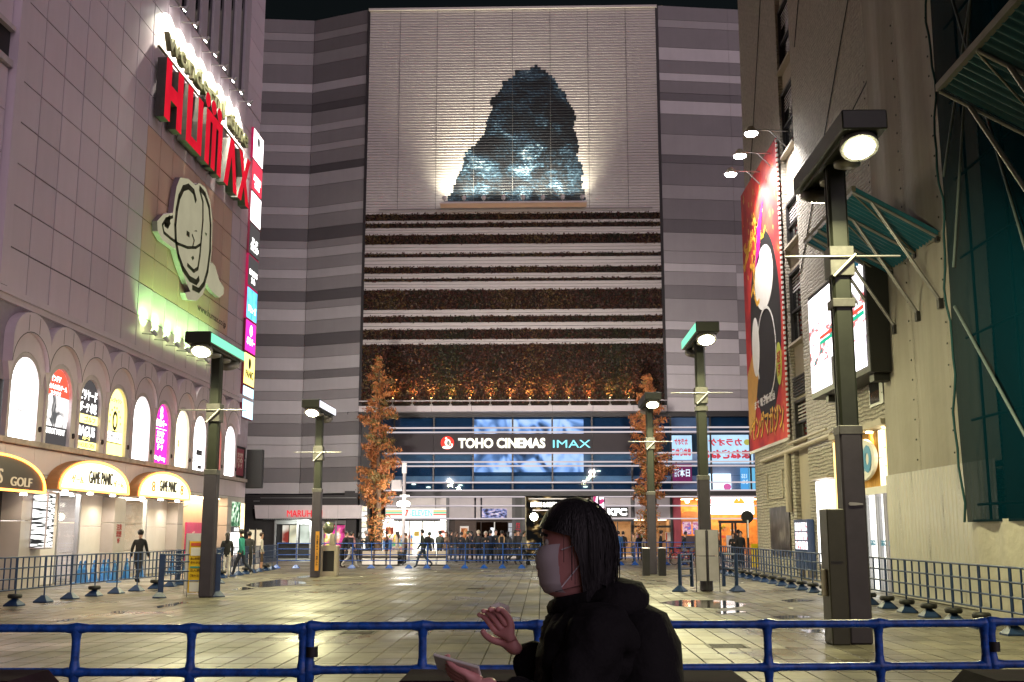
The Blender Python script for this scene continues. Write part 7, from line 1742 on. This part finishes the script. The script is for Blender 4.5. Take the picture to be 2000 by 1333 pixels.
# collar, hood folded on the back, backpack hump
hb_ = MB().lathe([(.02, -.085), (.08, -.075), (.115, -.03), (.118, .005), (.095, .04), (.03, .06)], (0, .045, 1.465), 22); hb_.v = [(x, .055 + (y - .055)*.85, z + (y - .055)*.12) for x, y, z in hb_.v]
hb_.build('hood', M_coat, wk)
MB().path([(.085, -.02, 1.470), (.06, -.085, 1.455), (0, -.11, 1.445), (-.06, -.085, 1.455), (-.085, -.02, 1.470)], .026, 10).build('collar', M_coat, wk)
bp_ = MB(); prof = [(.02, -.34), (.13, -.33), (.165, -.22), (.175, -.02), (.165, .12), (.12, .20), (.03, .225)]
bp_.lathe(prof, (0, .115, 1.235), 24); bp_.v = [(x, .115 + (y - .115)*.66, z) for x, y, z in bp_.v]
bp_.v = [(x + .006*math.sin(z*31), y + .007*math.sin(x*29 + z*43), z) for x, y, z in bp_.v]; bp_.build('backpack', M_coat, wk)
# head: lofted rings with a real profile (brow, nose, lips, chin)
HC = Vector((0, -.05, 1.605))
def head_mesh():
    zz_ = [-.135, -.125, -.105, -.085, -.068, -.055, -.04, -.022, -.008, .01, .03, .05, .075, .10, .118, .128]
    frn = [.045, .078, .092, .090, .096, .093, .098, .108, .104, .094, .096, .098, .092, .070, .042, .012]
    bck = [.0, .03, .055, .07, .078, .083, .088, .094, .098, .101, .103, .103, .097, .077, .048, .014]
    wid = [.032, .048, .058, .063, .066, .068, .070, .072, .073, .074, .075, .075, .072, .060, .040, .014]
    n = 28; vs = []
    for z, f_, b_, w_ in zip(zz_, frn, bck, wid):
        for j in range(n):
            th = 2*pi*j/n; c_, s_ = math.cos(th), math.sin(th)     # s=-1 is the front
            x = w_*c_
            if s_ < 0:
                base = min(f_, .094); nose = f_ - base
                y = -(base*abs(s_)**.9 + nose*max(0, (abs(s_) - .93)/.07))
            else: y = b_*s_
            vs.append(HC + Vector((x, y, z)))
    m_ = len(zz_); mb = MB().add(vs, [(k*n + j, k*n + (j+1) % n, (k+1)*n + (j+1) % n, (k+1)*n + j) for k in range(m_-1) for j in range(n)], 0, True)
    mb.add(vs, [tuple(range(n-1, -1, -1)), tuple(range((m_-1)*n, m_*n))], 0, True)
    return mb
hd = head_mesh().build('head', M_fskin, wk)
for q in (-1, 1):
    e = MB().lathe([(.004, -.012), (.010, -.009), (.012, 0), (.010, .009), (.004, .012)], HC + Vector((q*.030, -.078, .018)), 12, axis=(0, 1, 0)); lsub(e, 'eye', M_w, hd)
    lsub(MB().lathe([(.006, 0), (.005, .002)], HC + Vector((q*.030, -.0905, .018)), 10, axis=(0, -1, 0)), 'iris', M_black, hd)
    lsub(MB().path([HC + Vector((q*.014, -.098, .036)), HC + Vector((q*.034, -.097, .042)), HC + Vector((q*.054, -.084, .036))], .004, 6), 'eyebrow', M_hair, hd)
    ea = MB().path([HC + Vector((q*.072, .012, .025)), HC + Vector((q*.082, .022, .030)), HC + Vector((q*.084, .030, .012)), HC + Vector((q*.080, .024, -.015)), HC + Vector((q*.073, .012, -.026))], [.007, .009, .010, .009, .006], 8); lsub(ea, 'ear', M_fskin, hd)
# face mask: shell over nose and chin with straps to the ears
mb = MB(); n = 19; rows = [(-.132, .060, .050), (-.118, .090, .061), (-.102, .099, .066), (-.098, .103, .067), (-.080, .104, .069), (-.076, .108, .071), (-.058, .108, .073), (-.054, .112, .074), (-.030, .114, .0755), (-.010, .110, .0765), (.004, .101, .0765)]
vs = []
for z, f_, w_ in rows:
    for j in range(n):
        th = -pi/2 + (j - (n-1)/2)/((n-1)/2)*1.08
        vs.append(HC + Vector((w_*1.03*math.cos(th), f_*math.sin(th)*(1 if abs(th + pi/2) > .3 else 1.02), z + .012*abs(math.cos(th)))))
mb.add(vs, [(k*n + j, k*n + j + 1, (k+1)*n + j + 1, (k+1)*n + j) for k in range(len(rows)-1) for j in range(n-1)], 0, True)
mk = mb.build('face_mask', M_mask, wk)
for q in (-1, 1):
    for za, zb2 in ((-.002, .022), (-.10, -.022)): lsub(MB().tube(HC + Vector((q*.070, -.045, za)), HC + Vector((q*.082, .020, zb2)), .002, n=6), 'ear_loop', M_mask, mk)
# hair: thick dark bob, open over the face
mb = MB(); n = 40; rows = 22; vs = []; rg_ = random.Random(3)
for i in range(rows + 1):
    t_ = i/rows
    for j in range(n):
        th = 2*pi*j/n; q_ = min(1, max(0, (-math.sin(th) + .22)/.34)); q_ = q_*q_*(3 - 2*q_)
        low = 2.75 - 1.38*q_ - .20*max(0, -math.sin(th))            # polar angle where the hair ends: brow and temple in front, nape behind
        a = t_*low; bulge = 1 + .03*math.sin(3*th + 2*a) + rg_.uniform(-.004, .004)
        rx, ry, rz_ = .100*bulge, .112*bulge, .138
        z = rz_*math.cos(a) if a < 1.75 else rz_*math.cos(1.75) - (a - 1.75)*.125
        rad_ = math.sin(min(a, 1.62))*(1 if a < 1.9 else 1 - (a - 1.9)*.22)
        vs.append(HC + Vector((rx*rad_*math.cos(th), ry*rad_*math.sin(th) - (.006 if math.sin(th) < 0 else 0)*rad_, .004 + z)))
mb.add(vs, [(i*n + j, i*n + (j+1) % n, (i+1)*n + (j+1) % n, (i+1)*n + j) for i in range(rows) for j in range(n)], 0, True)
m, nt, out = _new('walker hair'); N = nt.nodes.new; L = nt.links.new
bs = N('ShaderNodeBsdfPrincipled'); bs.inputs['Base Color'].default_value = (.008, .0065, .009, 1); bs.inputs['Roughness'].default_value = .5; bs.inputs['Specular IOR Level'].default_value = .35; L(bs.outputs[0], out.inputs[0])
g = N('ShaderNodeNewGeometry'); mp = N('ShaderNodeMapping'); mp.inputs['Scale'].default_value = (230, 230, 9); L(g.outputs['Position'], mp.inputs['Vector'])
nz = N('ShaderNodeTexNoise'); nz.inputs['Scale'].default_value = 1.0; nz.inputs['Detail'].default_value = 3; L(mp.outputs[0], nz.inputs['Vector'])
bp = N('ShaderNodeBump'); bp.inputs['Strength'].default_value = .9; bp.inputs['Distance'].default_value = .006; L(nz.outputs['Fac'], bp.inputs['Height']); L(bp.outputs[0], bs.inputs['Normal'])
mb.build('hair', m, wk)
fs_ = MB(); rg_ = random.Random(9)
for k in range(90):
    th = rg_.uniform(-.35, pi + .35); a0_ = rg_.uniform(.25, 1.2); pts = []
    for q in range(7):
        a = a0_ + q*.22; z = .138*math.cos(a) if a < 1.75 else .138*math.cos(1.75) - (a - 1.75)*.125; rr = math.sin(min(a, 1.62))*(1.015 + rg_.uniform(0, .012) + .02*(q/6)*rg_.random())
        pts.append(HC + Vector((.101*rr*math.cos(th + .03*q*rg_.uniform(-1, 1)), .113*rr*math.sin(th), .004 + z)))
    fs_.path(pts, .0011, 4)
fs_.build('loose_strands', m, wk)
# hands with five fingers, one mesh per hand
def hand(wrist, d, palm_n, curl, side):
    """wrist position, pointing direction, palm normal, finger curl"""
    w0 = Vector(wrist); d = Vector(d).normalized(); pn = Vector(palm_n); pn = (pn - d*pn.dot(d)).normalized(); sdv = d.cross(pn).normalized()*side
    V_ = [w0 - d*.03, w0, w0 + d*.045]; rr = [(.026, .026), (.026, .022), (.030, .017)]; Ed = [(0, 1), (1, 2)]
    for k, (off, ln_) in enumerate(((-.030, .066), (-.010, .076), (.010, .072), (.028, .058))):
        base = w0 + d*.082 + sdv*off; V_.append(w0 + d*.055 + sdv*off*.9); rr.append((.012, .012)); i0 = len(V_) - 1; Ed.append((2, i0))
        V_.append(base); rr.append((.0095, .0095)); Ed.append((i0, i0 + 1)); prev = base; ang = 0
        for q, fr_ in enumerate((.42, .32, .26)):
            ang += curl*(.7 + .2*q + .06*k); dd = d*math.cos(ang) + pn*math.sin(ang); prev = prev + dd*ln_*fr_; V_.append(prev); rr.append((.0088 - .001*q,)*2); Ed.append((len(V_) - 2, len(V_) - 1))
    tb = w0 + d*.022 - sdv*.026; V_.append(tb); rr.append((.013, .013)); i0 = len(V_) - 1; Ed.append((1, i0))
    for q, (dd, ln_) in enumerate(((d*.7 - sdv*.55 + pn*.35, .032), (d*.85 - sdv*.15 + pn*.5, .028), (d*.95 + pn*.3 + sdv*.1, .022))):
        tb = tb + dd.normalized()*ln_; V_.append(tb); rr.append((.0105 - .001*q,)*2); Ed.append((len(V_) - 2, len(V_) - 1))
    me = skin_mesh(V_, Ed, rr, 0, 2); me.materials.append(M_fskin); me.polygons.foreach_set('use_smooth', [True]*len(me.polygons)); return me
link('hand', hand((-.095, -.225, 1.335), (.12, -.42, .70), (.8, -.25, -.2), .42, 1), wk)
link('hand', hand((.135, -.29, 1.262), (-.30, -.95, .22), (-.6, .0, .75), .38, -1), wk)
ph_ = thing('phone', (-.225, 2.995, 1.300), 'white phone held low in the walker’s near hand', 'phone')
part_l(MB().box((-.066, -.033, -.004), (.066, .033, .004), bev=.003), 'case', M_w, ph_); part_l(MB().box((-.061, -.030, .0042), (.061, .030, .0046)), 'display', M_black, ph_); dx_ = Vector((-.95, .30, .22)).normalized(); dz_ = Vector((0, .6, .75)); dz_ = (dz_ - dx_*dz_.dot(dx_)).normalized(); dy_ = dz_.cross(dx_); ph_.rotation_euler = Matrix((dx_, dy_, dz_)).transposed().to_euler()
tis = thing('tissue', (-.125, 3.19, 1.425), 'crumpled white paper held up in the walker’s far hand', 'paper')
mb = MB(); vs = [(R.uniform(-.006, .006) + .035*math.cos(a)*f_, R.uniform(-.01, .01), .03*math.sin(a)*f_) for f_ in (.4, 1) for a in np.linspace(0, 2*pi, 9)[:-1]]
mb.add(vs, [(j, (j+1) % 8, 8 + (j+1) % 8, 8 + j) for j in range(8)] + [tuple(range(8))]); part_l(mb, 'sheet', M_w, tis)
